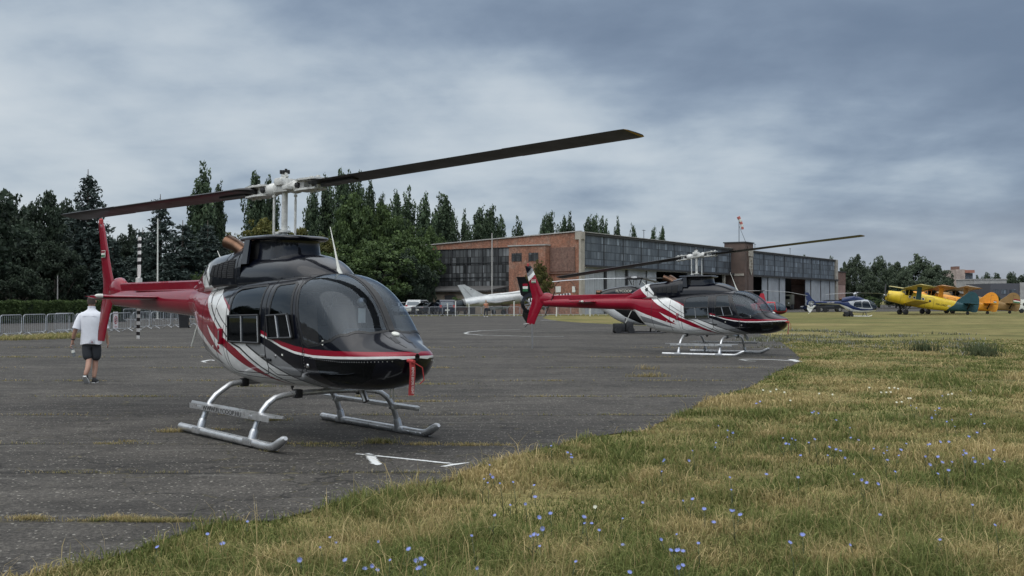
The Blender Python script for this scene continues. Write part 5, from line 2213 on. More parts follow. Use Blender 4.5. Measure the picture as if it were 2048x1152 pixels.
b_ = thing('low_garage', 'pale low garage seen between the dark trunks behind the hedge', 'building', at(140, 142))
m = MB()
m.box((0, 0, 1.5), (15, 6, 3.0))
m.build('wall', [M_concrete], b_)
m = MB()
m.box((0, 0, 3.06), (15.4, 6.4, .16))
m.build('roof', [M_roof], b_)
for x in (-5, -1, 3.5):
    m = MB()
    m.box((x, -3.02, 1.1), (2.4, .1, 2.1))
    m.build('door', [M_door], b_)

# ------------------------------------------------------------------ trees
def leaf_mat(name, lo, hi, tl=0.22):
    m, nt, out = new_mat(name)
    at_ = N(nt, 'ShaderNodeAttribute')
    at_.attribute_name = 'tone'
    oi = N(nt, 'ShaderNodeObjectInfo')
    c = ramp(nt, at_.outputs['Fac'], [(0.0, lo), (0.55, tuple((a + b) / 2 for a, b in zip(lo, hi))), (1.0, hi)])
    v = math_n(nt, 'MULTIPLY_ADD', oi.outputs['Random'], 0.45, 0.78)
    cc = N(nt, 'ShaderNodeVectorMath')
    cc.operation = 'SCALE'
    L(nt, c.outputs[0], cc.inputs[0])
    L(nt, v, cc.inputs['Scale'])
    d = N(nt, 'ShaderNodeBsdfPrincipled')
    L(nt, cc.outputs[0], d.inputs['Base Color'])
    d.inputs['Roughness'].default_value = 0.65
    d.inputs['Specular IOR Level'].default_value = 0.25
    t = N(nt, 'ShaderNodeBsdfTranslucent')
    L(nt, cc.outputs[0], t.inputs[0])
    mx = N(nt, 'ShaderNodeMixShader')
    mx.inputs[0].default_value = tl
    L(nt, d.outputs[0], mx.inputs[1])
    L(nt, t.outputs[0], mx.inputs[2])
    L(nt, mx.outputs[0], out.inputs[0])
    return m


M_bark = mat('dark_bark', (0.055, 0.045, 0.036), 0.9, var=.3, scale=4)
M_leaf = {'poplar': leaf_mat('poplar_leaves', (0.0250, 0.0425, 0.0250), (0.1020, 0.1440, 0.0744)),
          'broad': leaf_mat('broad_leaves', (0.0250, 0.0450, 0.0175), (0.1020, 0.1500, 0.0480)),
          'dark': leaf_mat('dark_leaves', (0.0150, 0.0250, 0.0175), (0.0552, 0.0792, 0.0480)),
          'autumn': leaf_mat('yellowing_leaves', (0.0375, 0.0475, 0.0125), (0.1560, 0.1440, 0.0408)),
          'spruce': leaf_mat('spruce_needles', (0.0125, 0.0225, 0.0200), (0.0576, 0.0792, 0.0672), 0.1),
          'grey': leaf_mat('grey_leaves', (0.0300, 0.0475, 0.0275), (0.1200, 0.1500, 0.0936))}


def leaf_mesh(name, cen, size, tone, seed, up=0.3, asp=0.62):
    """n quads facing random ways"""
    r_ = np.random.RandomState(seed)
    n = len(cen)
    d = r_.normal(0, 1, (n, 3))
    d[:, 2] += up
    d /= np.linalg.norm(d, axis=1)[:, None]
    a = np.cross(d, r_.normal(0, 1, (n, 3)))
    a /= np.linalg.norm(a, axis=1)[:, None] + 1e-9
    b = np.cross(d, a)
    s = size * r_.uniform(0.6, 1.35, n)[:, None]
    V = np.stack([cen - a * s, cen + b * s * asp, cen + a * s, cen - b * s * asp], 1).reshape(-1, 3)
    me = bpy.data.meshes.new(name)
    me.vertices.add(4 * n)
    me.vertices.foreach_set('co', V.ravel())
    me.loops.add(4 * n)
    me.loops.foreach_set('vertex_index', np.arange(4 * n))
    me.polygons.add(n)
    me.polygons.foreach_set('loop_start', np.arange(n) * 4)
    me.update(calc_edges=True)
    at_ = me.attributes.new('tone', 'FLOAT', 'POINT')
    at_.data.foreach_set('value', np.repeat(np.clip(tone, 0, 1), 4))
    return me


def clump_cloud(r_, centres, radii, per):
    """leaf centres on and inside lumpy clumps; tone follows height in the clump"""
    C, T = [], []
    for c, rad in zip(centres, radii):
        n = max(8, int(per * (rad if np.isscalar(rad) else rad[0]) ** 2))
        d = r_.normal(0, 1, (n, 3))
        d /= np.linalg.norm(d, axis=1)[:, None]
        rr = r_.uniform(0.45, 1.0, n) ** 0.6
        p = c + d * rr[:, None] * rad
        C.append(p)
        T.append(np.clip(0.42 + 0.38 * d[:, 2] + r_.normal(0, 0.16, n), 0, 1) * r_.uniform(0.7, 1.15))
    return np.concatenate(C), np.concatenate(T)


def proto_poplar(seed):
    r_ = np.random.RandomState(seed)
    cs, rs = [], []
    for k in range(r_.randint(5, 8)):
        an = r_.uniform(0, 2 * PI)
        bx, by = (.07 * math.cos(an), .075 * math.sin(an)) if k else (0, 0)
        top = r_.uniform(.80, .99) if k else 1.0
        n = int(30 * top)
        for i in range(n):
            t = i / n
            z = .06 + (top - .085) * t
            w = .060 * (min(1, t * 5 + .5)) * (1.0 if t < .62 else max(.34, 1 - ((t - .62) / .38) ** 2.2 * .68))
            cs.append((bx * (1 - .2 * t) + r_.normal(0, w * .8), by * (1 - .2 * t) + r_.normal(0, w * .8), z + r_.normal(0, .010)))
            rs.append(np.array([1, 1, 1.5]) * (.012 + w * .72) * r_.uniform(.7, 1.25))
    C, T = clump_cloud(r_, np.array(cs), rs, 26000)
    m = MB()
    m.tube([(0, 0, 0), (0, 0, .3), (.01, 0, .8)], [.022, .016, .004], 7)
    return leaf_mesh('crown', C, .0150, T, seed, .2), m.mesh('trunk', M_bark)


def proto_broad(seed, wide=.5, low=.10):
    r_ = np.random.RandomState(seed)
    cs, rs = [], []
    for k in range(130):
        d = r_.normal(0, 1, 3)
        d /= np.linalg.norm(d)
        q = r_.uniform(.35, 1) ** .5
        z = low + (1 - low) * (.5 + .5 * d[2] * q * .9)
        wz = wide * (1.0 if z < .6 else 1 - .55 * ((z - .6) / .4))
        x, y = d[0] * q * wz, d[1] * q * wz
        cs.append((x, y, z))
        rs.append(np.array([1, 1, .8]) * r_.uniform(.055, .115))
    for k in range(26):
        d = r_.normal(0, 1, 3)
        d /= np.linalg.norm(d)
        cs.append((d[0] * wide * 1.02, d[1] * wide * 1.02, low + (1 - low) * (.5 + .5 * d[2])))
        rs.append(np.array([1, 1, .9]) * r_.uniform(.03, .055))
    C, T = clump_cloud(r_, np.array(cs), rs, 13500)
    m = MB()
    m.tube([(0, 0, 0), (.01, 0, .15), (0, .01, .5)], [.035, .026, .010], 8)
    for k in range(7):
        a = 2 * PI * k / 7 + r_.uniform(-.3, .3)
        z = r_.uniform(.14, .3)
        m.tube([(0, 0, z), (.18 * math.cos(a), .18 * math.sin(a), z + .14), (.34 * math.cos(a) * wide * 2, .34 * math.sin(a) * wide * 2, z + .35)], [.014, .009, .003], 6)
    return leaf_mesh('crown', C, .0190, T, seed, .35), m.mesh('trunk', M_bark)


def proto_spruce(seed):
    r_ = np.random.RandomState(seed)
    C, T = [], []
    for i in range(30):
        z = .05 + .92 * i / 30
        rad = .26 * (1 - z) ** .8 + .012
        nb = max(4, int(13 * (1 - z) + 4))
        for k in range(nb):
            a = r_.uniform(0, 2 * PI)
            ln = rad * r_.uniform(.65, 1.2)
            n = int(10 + 150 * ln)
            t = r_.uniform(.15, 1, n) ** .8
            x = math.cos(a) * ln * t + r_.normal(0, .012, n)
            y = math.sin(a) * ln * t + r_.normal(0, .012, n)
            zz_ = z - ln * .40 * t ** 1.5 + r_.normal(0, .010, n) + .05 * ln * (t > .85)
            C.append(np.stack([x, y, zz_], 1))
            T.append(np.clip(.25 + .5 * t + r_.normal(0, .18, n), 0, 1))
    m = MB()
    m.tube([(0, 0, 0), (0, 0, 1.0)], [.022, .002], 7)
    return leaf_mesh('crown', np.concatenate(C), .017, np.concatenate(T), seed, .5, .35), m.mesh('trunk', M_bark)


PRO = {'poplar': [proto_poplar(s) for s in (1, 2, 3, 4)], 'broad': [proto_broad(s) for s in (11, 12, 13)], 'bush': [proto_broad(s, .55, .03) for s in (21, 22)], 'spruce': [proto_spruce(s) for s in (31, 32)]}
tree_n = 0


def tree(kind, px, ytop, D, wpx, leaf, name, label, group, aspect=1.0):
    """height from the top seen, width from the spread seen"""
    global tree_n
    cm, tm = PRO[kind][tree_n % len(PRO[kind])]
    tree_n += 1
    h = hgt(ytop, D)
    w = wpx / F_PX * D
    nat = {'poplar': .285, 'broad': 1.08, 'bush': 1.18, 'spruce': .52}[kind]
    t = thing(name, label, 'tree' if kind != 'bush' else 'bush', at(px, D), rng.uniform(0, 6.28), group)
    c = link('crown', cm, t)
    k = link('trunk', tm, t)
    for o in (c, k):
        o.scale = (w / nat, w / nat, h)
    ck = (cm.name, leaf)
    if ck not in KIDS:
        me = cm.copy()
        me.materials.append(M_leaf[leaf])
        KIDS[ck] = me
    c.data = KIDS[ck]
    return t


POP = [(403, 322, 116, 58), (437, 352, 118, 34), (508, 331, 150, 40), (541, 340, 152, 30), (625, 360, 150, 36), (653, 338, 152, 36), (680, 326, 150, 34), (701, 330, 153, 32), (720, 342, 151, 32), (741, 350, 154, 36), (765, 378, 160, 22),
       (793, 371, 150, 36), (816, 373, 153, 36), (851, 376, 152, 42), (884, 378, 155, 46), (905, 410, 160, 26), (931, 418, 160, 26), (961, 402, 165, 36), (985, 403, 163, 36), (1000, 422, 166, 20), (1037, 432, 175, 28),
       (1090, 420, 180, 24), (1103, 416, 182, 28), (1128, 424, 184, 24), (1142, 423, 184, 26), (1178, 422, 190, 26), (1192, 423, 191, 24), (1207, 425, 190, 22), (1234, 432, 200, 20), (1266, 441, 205, 20), (1309, 448, 212, 16), (1325, 446, 213, 18)]
for i, (px, yt, D, w) in enumerate(POP):
    if D < 120:
        lab = 'tall broad poplar rising behind the spruces left of the rotor mast' if w > 50 else 'slim poplar beside the tall broad one left of the rotor mast'
        tree('poplar', px, yt, D, w, 'poplar', 'poplar_tree', lab, None)
    elif px > 1010:
        tree('poplar', px, yt, D, w, 'poplar', 'poplar_tree', 'dark columnar poplar standing behind the hangar roof', 'poplars behind the hangar')
    else:
        tree('poplar', px, yt, D, w, 'poplar', 'poplar_tree', 'tall dark columnar poplar in the row behind the bushy trees', 'row of tall poplars')
# dark wood on the left
for px, yt, D, w in [(15, 384, 104, 150), (85, 378, 108, 130), (45, 440, 98, 160), (130, 400, 112, 120), (-30, 470, 95, 150), (190, 455, 104, 120), (245, 470, 118, 110), (110, 480, 96, 130), (265, 455, 122, 80)]:
    tree('broad', px, yt, D, w, 'dark', 'broadleaf_tree', 'dense dark broadleaf tree in the shady wood behind the hedge', 'dark trees behind the hedge')
tree('spruce', 175, 338, 102, 170, 'spruce', 'spruce_tree', 'tall dark spruce standing above the wood at the left', None)
for px, yt, D, w in [(320, 388, 100, 150), (365, 440, 98, 170), (285, 455, 103, 140), (415, 440, 100, 140), (225, 470, 99, 130), (445, 480, 104, 110)]:
    tree('spruce', px, yt, D, w, 'spruce', 'spruce_tree', 'dark drooping spruce behind the tail boom of the large helicopter', 'spruces behind the tail boom')
for px, yt, D, w in [(400, 545, 92, 70), (30, 520, 90, 130)]:
    tree('bush', px, yt, D, w, 'broad' if px > 200 else 'dark', 'bush', 'bright green bush in front of the spruces' if px > 200 else 'rounded dark bush behind the hedge', None)
MID = [('broad', 530, 440, 120, 150, 'autumn', 'yellowish broad tree behind the rotor mast'), ('broad', 600, 452, 125, 120, 'autumn', 'yellowing tree partly hidden by the intake cowling'), ('broad', 460, 470, 128, 100, 'autumn', 'yellowing tree behind the exhaust stack'),
       ('broad', 712, 390, 138, 150, 'broad', 'tall green tree rising among the poplars'), ('broad', 775, 405, 140, 120, 'broad', 'green tree half hidden between the poplar groups'), ('broad', 815, 458, 132, 150, 'broad', 'green spreading tree in front of the poplar row'),
       ('broad', 745, 485, 120, 190, 'broad', 'wide bushy green tree behind the windscreen'), ('broad', 680, 488, 118, 150, 'broad', 'rounded bright green tree behind the whip antenna'), ('bush', 800, 500, 123, 150, 'dark', 'dark low-branched tree beside the parked cars'),
       ('broad', 860, 455, 142, 90, 'broad', 'green tree against the corner of the brick hangar'), ('broad', 640, 470, 130, 120, 'autumn', 'olive tree low behind the mast'), ('bush', 850, 538, 124, 56, 'dark', 'dark bushy tree overhanging the parked cars'),
       ('bush', 1075, 522, 118, 66, 'autumn', 'rust-tinged young tree in front of the brick stair block'), ('bush', 912, 592, 121, 30, 'broad', 'small green shrub by the parked cars')]
for k, px, yt, D, w, lf, lab in MID:
    tree(k, px, yt, D, w, lf, 'broadleaf_tree' if k == 'broad' else 'bush', lab, None)
for px, yt, D, w in [(1712, 512, 235, 66), (1758, 513, 238, 60), (1792, 522, 240, 56), (1838, 511, 236, 84), (1808, 540, 225, 60), (1872, 528, 232, 70), (1890, 560, 222, 50), (1740, 545, 228, 60), (1850, 552, 220, 80)]:
    tree('broad', px, yt, D, w, 'grey', 'broadleaf_tree', 'grey-green rounded tree beyond the biplanes', 'trees beyond the biplanes')
tree('bush', 1742, 592, 205, 46, 'broad', 'bush', 'low green bush beside the blue helicopter nose', None)
tree('bush', 1800, 575, 210, 70, 'grey', 'bush', 'pale grey-green bush above the yellow wing', None)
tree('bush', 1985, 585, 215, 34, 'broad', 'bush', 'dark green bush between the orange and tan tails', None)
for i, (px, yt, D, w) in enumerate([(1955, 552, 290, 24), (1975, 545, 292, 30), (1992, 543, 296, 18), (2020, 541, 290, 18), (2028, 543, 292, 14), (2044, 546, 288, 24)]):
    tree('poplar' if px > 1980 else 'broad', px, yt, D, w, 'grey', 'distant_tree', 'small dark tree on the skyline above the grey offices', 'distant trees above the offices')
for px in (1610, 1662, 1690):
    tree('broad', px, 513 if px < 1680 else 522, 270, 26, 'grey', 'distant_tree', 'treetop showing over the far end of the hangar roof', 'treetops over the hangar end')

# clipped hedge
hd_ = thing('hedge', 'long clipped dark green hedge behind the barriers at the left', 'hedge', (0, 0, 0))
A_, B_ = at(-40, 72), at(242, 80)
r_ = np.random.RandomState(3)
n = 26000
t_ = r_.uniform(0, 1, n)
face = r_.uniform(0, 1, n)
dpt = np.where(face < .6, r_.uniform(-.06, .10, n), r_.uniform(0, 1.1, n))
zz_ = np.where(face < .6, r_.uniform(0.03, 1.5, n), 1.5 + r_.normal(0, .05, n))
bulge = .10 * np.sin(t_ * 60) + .08 * np.sin(t_ * 23)
cen = np.stack([A_.x + (B_.x - A_.x) * t_, A_.y + (B_.y - A_.y) * t_ + dpt + bulge, zz_ + .05 * np.sin(t_ * 40)], 1)
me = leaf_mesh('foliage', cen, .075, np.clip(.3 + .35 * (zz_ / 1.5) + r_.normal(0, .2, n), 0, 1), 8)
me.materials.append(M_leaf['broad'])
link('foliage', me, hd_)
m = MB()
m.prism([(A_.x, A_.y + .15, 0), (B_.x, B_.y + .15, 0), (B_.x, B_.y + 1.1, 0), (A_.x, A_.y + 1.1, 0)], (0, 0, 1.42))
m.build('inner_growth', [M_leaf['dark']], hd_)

# ------------------------------------------------------------------ poles
def pole(px, ytop, D, r, label, name='pole', material=None):
    m = MB()
    h = hgt(ytop, D)
    m.tube([(0, 0, 0), (0, 0, h * .5), (0, 0, h)], [r, r * .9, r * .7], 8)
    m.lathe([(r * 2.2, 0), (r * 2.2, .03), (r * 1.2, .05)], 10)
    o = m.build(name, [material or M_concrete])
    o.location = at(px, D)
    return tag(o, label, 'pole')


pole(315, 437, 92, .075, 'tall pale flagpole standing behind the tail boom', 'flagpole', M_offwhite)
pole(115, 551, 86, .06, 'short pale post rising from behind the hedge')
pole(984, 466, 124, .09, 'pale lamp post before the glazed hangar side')
m = MB()
for px0, px1 in ((960, 984), (984, 1020)):
    pass
for px, D, h in ((911, 108.6, 1.55), (938, 108.6, 1.2), (895, 110, 1.3), (1028, 108.8, 1.5), (1113, 109, 1.2), (1180, 109.2, 1.3)):
    m = MB()
    m.tube([(0, 0, 0), (0, 0, h)], .06, 6)
    m.lathe([(.08, h), (.08, h + .06), (0, h + .07)], 6)
    o = m.build('marker_post', [M_offwhite])
    o.location = at(px, D)
    tag(o, 'short white marker post behind the far barriers', 'post', 'white marker posts by the jet')

# ------------------------------------------------------------------ crowd barriers
BL, BH = 1.35, .98


def barrier(L_):
    root = thing('crowd_barrier', 'x', 'barrier')
    f = MB()
    r = .021
    rr = .10
    path = []
    for cx_, cz, a0 in ((L_ / 2 - rr, BH - rr, 0), (-L_ / 2 + rr, BH - rr, PI / 2), (-L_ / 2 + rr, .16 + rr, PI), (L_ / 2 - rr, .16 + rr, 1.5 * PI)):
        for q in range(4):
            a = a0 + PI / 2 * q / 3
            path.append((cx_ + rr * math.cos(a), 0, cz + rr * math.sin(a)))
    path.append(path[0])
    f.tube(path, r, 7, 0, False)
    f.build('frame', [M_galv], root)
    b = MB()
    n = 11
    for i in range(1, n):
        x = -L_ / 2 + L_ * i / n
        b.tube([(x, 0, .17), (x, 0, BH - .01)], .0085, 5, 0, False)
    b.build('bars', [M_galv], root)
    for x in (-L_ / 2 + .24, L_ / 2 - .24):
        g = MB()
        g.tube([(x - .02, -.30, .015), (x, -.02, .17), (x + .02, .30, .015)], .017, 6)
        g.build('foot', [M_galv], root)
    return root


bar0 = barrier(BL)
first = [True]


def place_barrier(a, b, label, group=None, squash=True):
    """between two ground points"""
    d = (b - a)
    o = bar0 if first[0] else copy_tree(bar0)
    first[0] = False
    o.location = (a + b) / 2
    o.rotation_euler = (0, 0, math.atan2(d.y, d.x))
    o.scale = (d.length / BL, 1, 1)
    o['label'] = label
    if group:
        o['group'] = group
    elif 'group' in o:
        del o['group']
    return o


near_pts = [((-48, 676.5), (-1, 675.5)), ((1, 675.5), (43, 673)), ((47, 672.5), (91, 670)), ((94, 670), (138, 667.5)), ((110, 666), (148, 665)), ((152, 667), (195, 664)), ((198, 663), (219, 662)), ((221, 665), (262, 662)), ((266, 660.5), (299, 657.5)), ((303, 658), (341, 655)), ((344, 656), (378, 653.5)), ((381, 653), (412, 650)), ((416, 650), (446, 648))]
for i, (a, b) in enumerate(near_pts):
    ga, gb = gnd(*a), gnd(*b)
    place_barrier(ga, gb, 'galvanised crowd barrier in the near row left of the large helicopter' if i != 7 else 'galvanised crowd barrier carrying the red and white notice', 'near row of crowd barriers' if i != 7 else None)
SIGNBAR = (gnd(221, 665), gnd(262, 662))
for i in range(7):
    x = 247 + i * 27
    place_barrier(at(x, 80 + i), at(x + 26, 81 + i), 'crowd barrier in the second row behind the tail boom', 'second row of crowd barriers')
x = 806.0
i = 0
while x < 1262:
    D = 106.5 + (x - 806) / 456 * 7
    w = BL / D * F_PX
    place_barrier(at(x + .7, D), at(x + w - .7, D + .08), 'pale crowd barrier in the long far row before the parked jet', 'far row of crowd barriers')
    x += w
# verge of grass behind the far barriers
vg = [at(800, 108.5), at(1270, 115.5), at(1290, 121), at(1180, 123), at(930, 122), at(800, 121)]
sheet('grass_verge', [(p.x, p.y) for p in vg], 0.03, M_turf)

# notice on the barrier
sg = thing('notice_board', 'white paper notice with red lettering and crossed hand hung on a barrier', 'sign', SIGNBAR[0].lerp(SIGNBAR[1], .26) + Vector((0, -.06, 0)), math.atan2(SIGNBAR[1].y - SIGNBAR[0].y, SIGNBAR[1].x - SIGNBAR[0].x))
M_signred = mat('sign_red', (0.36, 0.03, 0.04), 0.6)
m = MB()
m.box((0, 0, .62), (.56, .012, .86))
m.build('sheet', [mat('sign_white', (0.66, 0.62, 0.62), 0.7)], sg)
text_obj('lettering', 'BELÉPNI TILOS', .078, M_signred, sg, basis((0, -.0085, .965), (1, 0, 0), (0, 0, 1)))
text_obj('lettering', 'NO ENTRY', .07, M_signred, sg, basis((0, -.0085, .27), (1, 0, 0), (0, 0, 1)))
m = MB()
m.lathe([(.165, -.004), (.165, .004), (.205, .004), (.205, -.004), (.165, -.004)], 28, (0, -.012, .62), (0, 1, 0))
m.box((0, -.013, .62), (.035, .008, .36), 0, Matrix.Rotation(R(45), 3, 'Y'))
m.build('ban_symbol', [M_signred], sg)
m = MB()
m.box((0, -.010, .57), (.12, .006, .12))
for k in range(4):
    m.box((-.045 + .03 * k, -.010, .67), (.022, .006, .10 - .02 * abs(k - 1.5)))
m.box((.085, -.010, .60), (.05, .006, .03), 0, Matrix.Rotation(R(-35), 3, 'Y'))
m.build('hand_symbol', [M_textk], sg)

# bin and bench
bn = thing('litter_bin', 'black wheeled litter bin standing beside the barriers', 'bin', gnd(368, 656.5), .2)
m = MB()
m.box((0, 0, .42), (.46, .50, .76), 0, None, 1.22)
m.build('bin_body', [M_black], bn)
m = MB()
m.rbox((0, 0, .83), (.62, .66, .06), .02)
m.tube([(-.26, .34, .80), (.26, .34, .80)], .02, 8)
m.build('lid', [M_black], bn)
for s in (-1, 1):
    m = MB()
    m.lathe([(0, -.03), (.1, -.03), (.1, .03), (0, .03)], 12, (s * .26, .22, .1), (1, 0, 0))
    m.build('wheel', [M_black], bn)
M_wood = mat('weathered_wood', (0.20, 0.16, 0.12), 0.8, var=.25, scale=5)
bt = thing('picnic_bench', 'weathered wooden bench beyond the litter bin', 'bench', gnd(392, 654.5), .1)
m = MB()
m.box((0, 0, .50), (1.05, .40, .05))
m.build('seat', [M_wood], bt)
for s in (-1, 1):
    m = MB()
    m.tube([(s * .36, -.2, 0), (s * .42, 0, .48)], .03, 6)
    m.tube([(s * .48, .2, 0), (s * .42, 0, .48)], .03, 6)
    m.build('leg', [M_wood], bt)

# ------------------------------------------------------------------ the other helicopters
M_ec_blue = paint('royal_blue_paint', (0.010, 0.022, 0.085), 0.3)
M_silver = paint('silver_paint', (0.36, 0.38, 0.41), 0.35)
M_gloss_black = paint('gloss_black_paint', (0.006, 0.006, 0.007), 0.3)
M_lightred = paint('bright_red_paint', (0.33, 0.012, 0.022), 0.3)
M_darkred = paint('maroon_paint', (0.10, 0.008, 0.014), 0.3)
M_bladegrey = mat('grey_blade', (0.42, 0.43, 0.44), 0.5)


def fenestron_heli(name, label, upper, mid, belly, tail, finlow, zr, boxm, lettering, letter_m):
    root = thing(name, label, 'helicopter')
    MATS = [upper, mid, belly]
    H = Hull([(2.78, 1.08, 1.22, 1.36, .05, 2, 2), (2.66, .88, 1.20, 1.60, .33, 2.1, 2), (2.40, .70, 1.17, 1.92, .54, 2.2, 2.1), (2.0, .58, 1.15, 2.17, .66, 2.3, 2.3), (1.4, .50, 1.15, 2.36, .74, 2.4, 2.5),
              (.4, .47, 1.18, 2.42, .76, 2.4, 2.6), (-.5, .56, 1.30, 2.38, .68, 2.3, 2.5), (-1.2, .84, 1.52, 2.30, .50, 2.2, 2.3), (-1.8, 1.26, 1.76, 2.22, .34, 2.1, 2.1), (-2.3, 1.58, 1.88, 2.16, .24, 2, 2)], 2.4)
    ws = H.to_xv([(1.55, 2.18), (1.70, 1.75), (1.95, 1.25), (2.15, .98), (2.50, .92), (2.70, 1.10)])
    wsx = H.to_xv([(1.58, H.v_of(1.58, 2.16)), (1.75, H.v_of(1.75, 1.7)), (2.0, H.v_of(2.0, 1.2)), (2.2, H.v_of(2.2, .95)), (2.55, H.v_of(2.55, 1.0)), (2.72, .55), (2.74, .975), (2.2, .978), (1.60, .98), (1.52, .88)], 'xv')
    wf = H.to_xv([(.62, 1.28), (.60, 1.95), (.75, 2.12), (1.42, 2.10), (1.62, 1.72), (1.82, 1.24), (1.2, 1.22)])
    wr = H.to_xv([(-.55, 1.48), (-.50, 1.85), (-.30, 2.05), (.50, 2.12), (.52, 1.30), (-.10, 1.33)])
    low = H.to_xv([(2.9, .98), (1.8, .86), (.5, .82), (-.6, .98), (-1.4, 1.38), (-2.4, 1.75), (-2.4, .3), (2.9, .3)])
    if upper is M_gloss_black:
        low = H.to_xv([(-2.4, 1.86), (-1.5, 1.55), (-.7, 1.0), (.2, .62), (1.0, .45), (-2.4, .3)])
    md = H.to_xv([(2.9, 1.10), (1.6, 1.02), (.4, 1.10), (-.4, 1.36), (-1.0, 1.72), (-1.4, 2.3), (-2.5, 2.3), (-2.5, .3), (2.9, .3)])
    res = resolve(H.split([('ws', wsx), ('wf', wf), ('wr', wr), ('P2', low), ('P1', md)], 40, 22), ['ws', 'wf', 'wr'], [(2, 'P2'), (1, 'P1')], 'body', 0)

    def reg(r):
        return [(p, t) for (g, p), t in res.items() if g == r]
    body = H.emit(reg('body'), 'fuselage', MATS, root)
    for s in (1, -1):
        H.emit([(0, t) for _, t in reg('ws')], 'windscreen', [M_glass], root, sides=(s,))
        for k in ('wf', 'wr'):
            H.emit([(0, t) for _, t in reg(k)], 'door_window', [M_glassdark], root, sides=(s,))
        sm = MB()
        for q in (wf, wr, wsx):
            H.ribbon(sm, q, .05, .004, 0, True, s)
        sm.build('window_seal', [M_gasket], body, fixn=False)
    cb = MB()
    cb.rbox((1.0, 0, .85), (2.2, 1.0, .06), .02)
    cb.rbox((-.3, 0, 1.4), (.06, .9, 1.0), .02)
    cb.rbox((2.1, 0, 1.05), (.25, .5, .5), .05)
    cb.build('cabin_lining', [M_cabin], root)
    for x in (1.2, .1):
        for y in (-.34, .34):
            se = MB()
            se.rbox((x, y, 1.05), (.45, .42, .14), .04)
            se.rbox((x - .24, y, 1.4), (.12, .42, .7), .04)
            se.build('seat', [M_seat], root)
    U = Hull([(1.15, 2.2, 2.3, 2.40, .08, 2, 2), (.9, 2.2, 2.3, 2.52, .30, 2, 2.2), (.3, 2.2, 2.3, 2.76, .44, 2, 2.6), (-.4, 2.15, 2.3, 2.86, .48, 2, 2.8), (-1.3, 2.05, 2.25, 2.74, .44, 2, 2.8), (-1.9, 1.95, 2.15, 2.60, .34, 2, 2.6), (-2.1, 1.95, 2.1, 2.5, .30, 2, 2.4)], 1.4)
    cw = U.emit([(1 if mid is M_ec_blue else 0, sum(U.split([], 20, 14).values(), []))], 'engine_cowling', MATS, root)
    m = MB()
    m.box((-2.08, 0, 2.32), (.08, .5, .40))
    m.build('exhaust_opening', [M_void], cw)
    m = MB()
    m.tube([(-2.0, 0, 2.42), (-2.35, 0, 2.44)], [.17, .15], 14, 0, False)
    m.build('exhaust_stack', [M_bronze], cw, fixn=False)
    # boom and fenestron
    m = MB()
    rings = []
    for i in range(12):
        k = i / 11
        r = .26 - .10 * k
        rings.append([Vector((-2.2 - 3.6 * k, r * .85 * math.cos(a), 1.90 + .06 * k + r * math.sin(a))) for a in [2 * PI * j / 20 for j in range(20)]])
    m.loft(rings, 0)
    for f in range(len(m.f)):
        if (f % 20) in range(12, 18) and f < 220:
            m.m[f] = 1
    m.build('tail_boom', [tail, finlow], root, 50)
    m = MB()
    n = 36
    prof = []
    for rr, yy in ((.43, -.16), (.62, -.13), (.66, 0), (.62, .13), (.43, .16), (.43, -.16)):
        prof.append((rr, yy))
    m.lathe(prof, n, (-6.25, 0, 1.78), (0, 1, 0))
    for f in range(len(m.f)):
        vs = [m.v[i] for i in m.f[f]]
        if sum(v[2] for v in vs) / len(vs) < 1.60:
            m.m[f] = 1
    duct = m.build('fan_duct', [tail, finlow], root)
    m = MB()
    m.lathe([(0, -.10), (.10, -.09), (.11, .09), (0, .10)], 14, (-6.25, 0, 1.78), (0, 1, 0))
    for k in range(8):
        a = 2 * PI * k / 8 + .2
        d = Vector((math.cos(a), 0, math.sin(a)))
        s_ = Vector((-d.z, .5, d.x)).normalized()
        c = Vector((-6.25, 0, 1.78))
        m.add([c + d * .1 - s_ * .04, c + d * .1 + s_ * .04, c + d * .42 + s_ * .05, c + d * .42 - s_ * .05], [(0, 1, 2, 3)])
    m.build('fan', [M_bladegrey], duct, fixn=False)
    m = MB()
    m.prism([(-5.72, -.06, 2.12), (-6.05, -.06, 2.38), (-6.62, -.05, 3.32), (-7.12, -.05, 3.32), (-6.88, -.06, 2.30), (-6.7, -.06, 2.15), (-6.25, -.06, 2.40)], (0, .12, 0))
    m.box((-6.87, 0, 3.35), (.55, .16, .06))
    m.build('tail_fin', [tail], root)
    m = MB()
    m.prism([(-5.75, -.05, 1.42), (-6.25, -.05, 1.16), (-6.75, -.05, 1.36), (-6.80, -.05, 1.05), (-6.55, -.05, .62), (-6.35, -.05, .55), (-6.10, -.05, .95)], (0, .10, 0))
    m.tube([(-6.42, 0, .6), (-6.65, 0, .35)], .025, 6)
    m.build('lower_fin', [finlow], root)
    for s in (1, -1):
        m = MB()
        m.prism([(-4.75, s * .1, 1.95), (-5.35, s * .1, 1.95), (-5.35, s * 1.15, 1.95), (-4.95, s * 1.15, 1.95)], (0, 0, .06))
        m.build('stabiliser', [tail], root)
    # rotor
    m = MB()
    m.tube([(0, 0, 2.8), (0, 0, 3.22)], .10, 12)
    m.lathe([(.0, 3.42), (.22, 3.40), (.30, 3.34), (.30, 3.30), (.18, 3.26), (.12, 3.2)], 16)
    for k in range(3):
        a = 2 * PI * k / 3 + zr
        d = Vector((math.cos(a), math.sin(a), 0))
        m.tube([d * .1 + Vector((0, 0, 3.32)), d * .62 + Vector((0, 0, 3.31))], [.11, .07], 8, 1)
        m.tube([d * .22 + Vector((-d.y, d.x, 0)) * .16 + Vector((0, 0, 2.9)), d * .42 + Vector((-d.y, d.x, 0)) * .16 + Vector((0, 0, 3.3))], .03, 6, 1)
    hub = m.build('rotor_head', [M_steel, M_iron], root)
